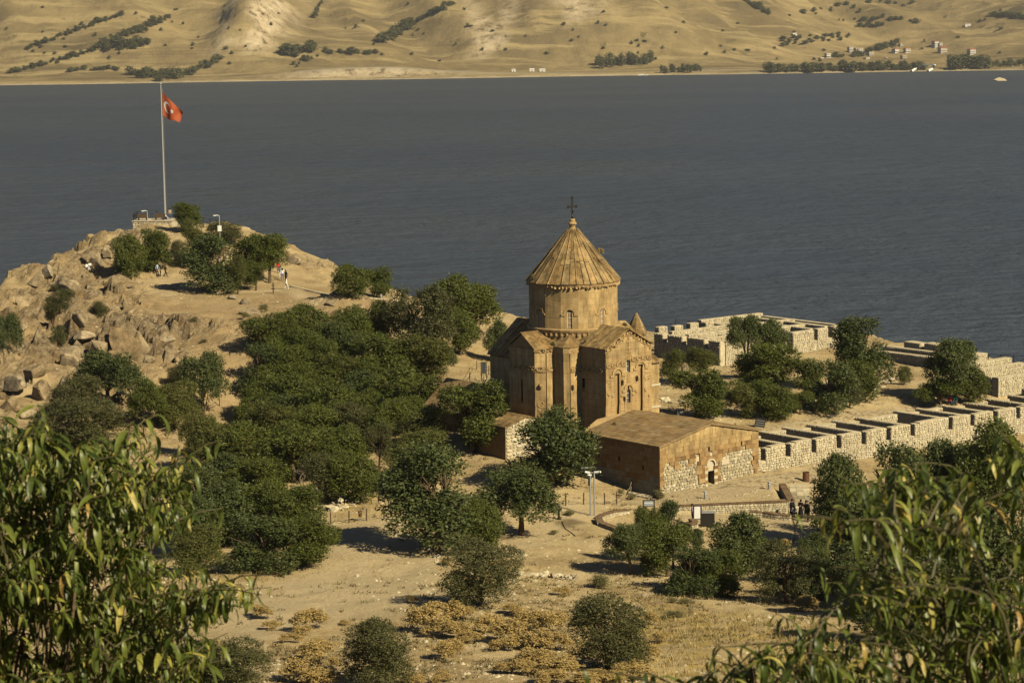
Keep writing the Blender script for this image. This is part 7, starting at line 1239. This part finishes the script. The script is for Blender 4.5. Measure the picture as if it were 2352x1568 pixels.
# ------------------------------------------------------------------ near almond trees
lf, t, B = nm('near_almond_leaf'); f = mth(t, 'FRACT', mth(t, 'ADD', nd(t, 'ShaderNodeObjectInfo').outputs['Random'], at(t, 'rnd')))
c = ramp(t, f, [(.034, .054, .01), (.068, .096, .016), (.115, .148, .025), (.19, .222, .046), (.31, .30, .065), (.52, .43, .11), (.4, .25, .07)], [0, .28, .55, .8, .9, .96, 1])
bk = nd(t, 'ShaderNodeNewGeometry').outputs['Backfacing']; c = mixc(t, mth(t, 'MULTIPLY', bk, .45), c, (.13, .165, .06)); v = pos(t); c = mixc(t, 1.0, c, ramp(t, noise(t, v, 60, 3), [.75, 1.15], [.35, .65]), 'MULTIPLY')
t.links.new(c, B.inputs['Base Color']); B.inputs['Roughness'].default_value = .42; B.inputs['Specular IOR Level'].default_value = .45
tr = nd(t, 'ShaderNodeBsdfTranslucent'); t.links.new(mixc(t, 1.0, c, (1.3, 1.25, .5), 'MULTIPLY'), tr.inputs['Color']); mx = nd(t, 'ShaderNodeMixShader'); mx.inputs[0].default_value = .38; t.links.new(B.outputs[0], mx.inputs[1]); t.links.new(tr.outputs[0], mx.inputs[2]); t.links.new(mx.outputs[0], t.nodes['Material Output'].inputs['Surface'])
def leaf_geo(droop, twist, wid=.11, n=6, side=0.0):
    V, Fc = [], []; x = z = y = 0.0; a = .25
    for i in range(n+1):
        s_ = i/n; w = wid*(math.sin(math.pi*min(s_**.8*.97+.02, 1))**.85)*(1 if i < n else .05)+.004; tw = twist*s_; fold = .35
        c, s2 = math.cos(tw), math.sin(tw)
        for k in (-1, 0, 1): dy, dz = k*w, abs(k)*w*fold+.02*math.sin(s_*9+k); V.append((x, y+dy*c-dz*s2, z+dy*s2+dz*c))
        a -= droop/n; x += math.cos(a)/n; z += math.sin(a)/n; y += side*s_/n
    for i in range(n):
        for k in (0, 1): b = i*3+k; Fc.append((b, b+3, b+4, b+1))
    return np.array(V), np.array(Fc)
LG = [leaf_geo(d_, t_, w, side=s_) for d_, t_, w, s_ in ((.9, .3, .09, .1), (1.3, -.4, .08, -.1), (1.7, .6, .10, .15), (2.1, -.2, .085, 0), (.7, .5, .10, -.15), (1.5, 1.2, .085, .2), (2.6, .3, .075, -.1), (1.2, -.9, .10, .1))]
LM = [mesh_np('leaf', V, Fc, lf, True) for V, Fc in LG]
M_TWIG = plain('green_brown_twig', (.07, .06, .025), .7)
def near_tree(label, trunk, polys, d0, d1, llen):
    """polys: (outline in photograph pixels, number of sprigs); sprigs fill a crown between the distances d0 and d1"""
    o = Vector((trunk[0], trunk[1], ht(trunk[0], trunk[1]))); t_ = thing('almond_tree', label, 'tree', o); SPR = []
    for poly, n in polys:
        P = np.array(poly); lo, hi = P.min(0), P.max(0); k = 0
        while k < n:
            x, y = random.uniform(lo[0], hi[0]), random.uniform(lo[1], hi[1])
            if inside(np.array([x]), np.array([y]), [tuple(p) for p in poly])[0]: SPR.append(Vector(aty(x, y, random.uniform(d0, d1)))); k += 1
    cen = sum(SPR, Vector())/len(SPR); hub = Vector((o.x*.85+cen.x*.15, (d0+d1)/2, o.z*.5+cen.z*.5-.6)); limbs = []
    tb = MB(); tb.tube([(0, 0, -.4), tuple((hub-o)*.5+Vector((.1, 0, 0))), tuple(hub-o)], [.15, .10, .05], 9)
    for k in range(20):
        e = random.choice(SPR); m_ = hub.lerp(e, .5)+Vector((random.gauss(0, .1), random.gauss(0, .15), .12)); limbs += [hub.lerp(m_, q_) for q_ in (.5, .8)]+[m_.lerp(e, q_) for q_ in (.1, .3, .5, .7, .9, 1)]
        tb.tube([tuple(p-o) for p in (hub, m_, e)], [.02, .011, .005], 6)
    tb.build('trunk', M_BARK, t_, True); tw = MB(); LV = []
    SPR.sort(key=lambda p: (p-hub).length); nodes = list(limbs)
    for b in SPR:
        n_ = min(nodes, key=lambda p: (p-b).length); mid = n_.lerp(b, .5)+Vector((0, 0, .03)); nodes += [mid, b]; tw.tube([tuple(p-o) for p in (n_, mid, b)], [.0055, .0045, .0035], 4, False)
        out = Vector(((b.x-hub.x)*.25+random.gauss(0, .35), random.gauss(0, .35), .75)).normalized(); L = random.uniform(.12, .26); bend = Vector((out.x*1.6, out.y*1.6, -.7)); pts = [b+out*L*s_+bend*L*s_*s_*.5 for s_ in (0, .35, .7, 1)]; tw.tube([tuple(p-o) for p in pts], [.005, .004, .003, .002], 4, False)
        nl = random.randint(9, 15)
        for i in range(nl):
            s_ = (i+.5)/nl; p = b+out*L*s_+bend*L*s_*s_*.5; a = i*2.4+random.uniform(-.4, .4); dx = Vector((math.cos(a), math.sin(a), random.uniform(-1.3, .1))).normalized(); zz = Vector((0, 0, 1)); yy = zz.cross(dx).normalized(); zz = dx.cross(yy); l = llen*random.choice((.5, .75, .9, 1, 1.1, 1.25, 1.4))*random.uniform(.85, 1.15)
            LV.append((mat4(dx*l, yy*l, zz*l, p-o), random.randrange(8)))
    tw.build('twigs', M_TWIG, t_)['kind'] = 'stuff'
    sc = []
    for M, k in LV: w_ = o+M.translation; x, y = prj(w_); sc.append((-w_.y if 0 < x < 1024 and 0 < y < 682 else -99))
    order = np.argsort(-np.array(sc)); rest = []
    for j, i in enumerate(order):
        M, k = LV[i]
        if j < 300: ob = bpy.data.objects.new('leaf', LM[k]); COL.objects.link(ob); ob.parent = t_; ob.matrix_basis = M
        else: rest.append((M, k))
    VV, FF, RR, n0 = [], [], [], 0
    for M, k in rest: V, Fc = LG[k]; A = np.array(M); VV.append(V @ A[:3, :3].T+A[:3, 3]); FF.append(Fc+n0); n0 += len(V); RR.append(np.full(len(V), rng.random()))
    me = mesh_np('leaf_mass', np.concatenate(VV), np.concatenate(FF), lf, True); attr(me, 'rnd', np.concatenate(RR)); ob = link(bpy.data.objects.new('leaf_mass', me), t_); ob['kind'] = 'stuff'
q_ = lambda L: [q2(*p) for p in L]
near_tree('near almond tree with drooping leaves filling the lower left corner', (-2.6, 10.2), [(q_([(-260, 1010), (60, 1020), (180, 1040), (290, 1020), (320, 1120), (380, 1180), (370, 1260), (330, 1330), (350, 1480), (330, 1600), (-260, 1700)]), 700), (q_([(280, 1070), (340, 1100), (430, 1060), (400, 1180), (370, 1250), (300, 1200)]), 34), (q_([(300, 1350), (420, 1360), (510, 1345), (520, 1400), (430, 1440), (330, 1470)]), 36), (q_([(300, 1480), (430, 1500), (460, 1540), (420, 1620), (300, 1640)]), 36), (q_([(70, 985), (110, 975), (110, 1040), (60, 1040)]), 4), (q_([(-20, 990), (15, 985), (20, 1030), (-20, 1040)]), 3)], 9.2, 10.8, .096)
w_ = lambda L: [z11(p[0]+165, p[1]+105) for p in L]
near_tree('near almond tree with blurred drooping leaves at the lower right', (2.3, 7.4), [(w_([(1210, 420), (1290, 250), (1360, 120), (1440, 180), (1560, 260), (1600, 420), (1560, 620), (1420, 700), (1250, 600)]), 26), (w_([(1650, 330), (1720, 240), (1860, 150), (1900, 240), (1880, 420), (1850, 700), (1650, 650)]), 16), (w_([(2080, 200), (2130, 130), (2220, 130), (2400, 180), (2500, 500), (2300, 560), (2120, 420)]), 24), (w_([(1200, 820), (1400, 760), (1900, 800), (2150, 820), (2500, 700), (2500, 1100), (2000, 1100), (1700, 1100), (1250, 1000)]), 58), (w_([(1500, 1330), (1680, 1150), (2000, 1100), (2500, 1050), (2500, 1750), (1350, 1750)]), 110), (w_([(1180, 1390), (1300, 1310), (1420, 1330), (1450, 1700), (1150, 1700)]), 18), (w_([(1560, 560), (2000, 500), (2400, 560), (2400, 820), (1500, 820)]), 9)], 6.6, 8.6, .09)
near_tree('low shaded almond sprigs rising from the bottom edge right of centre', (1.25, 6.7), [(w_([(900, 1190), (960, 1130), (1040, 1150), (1090, 1280), (1150, 1420), (1100, 1650), (860, 1650), (860, 1350)]), 20), (w_([(540, 1330), (570, 1270), (620, 1290), (680, 1400), (720, 1600), (560, 1600)]), 9), (w_([(200, 1480), (260, 1450), (310, 1500), (300, 1640), (180, 1640)]), 6)], 6.4, 7.4, .085)
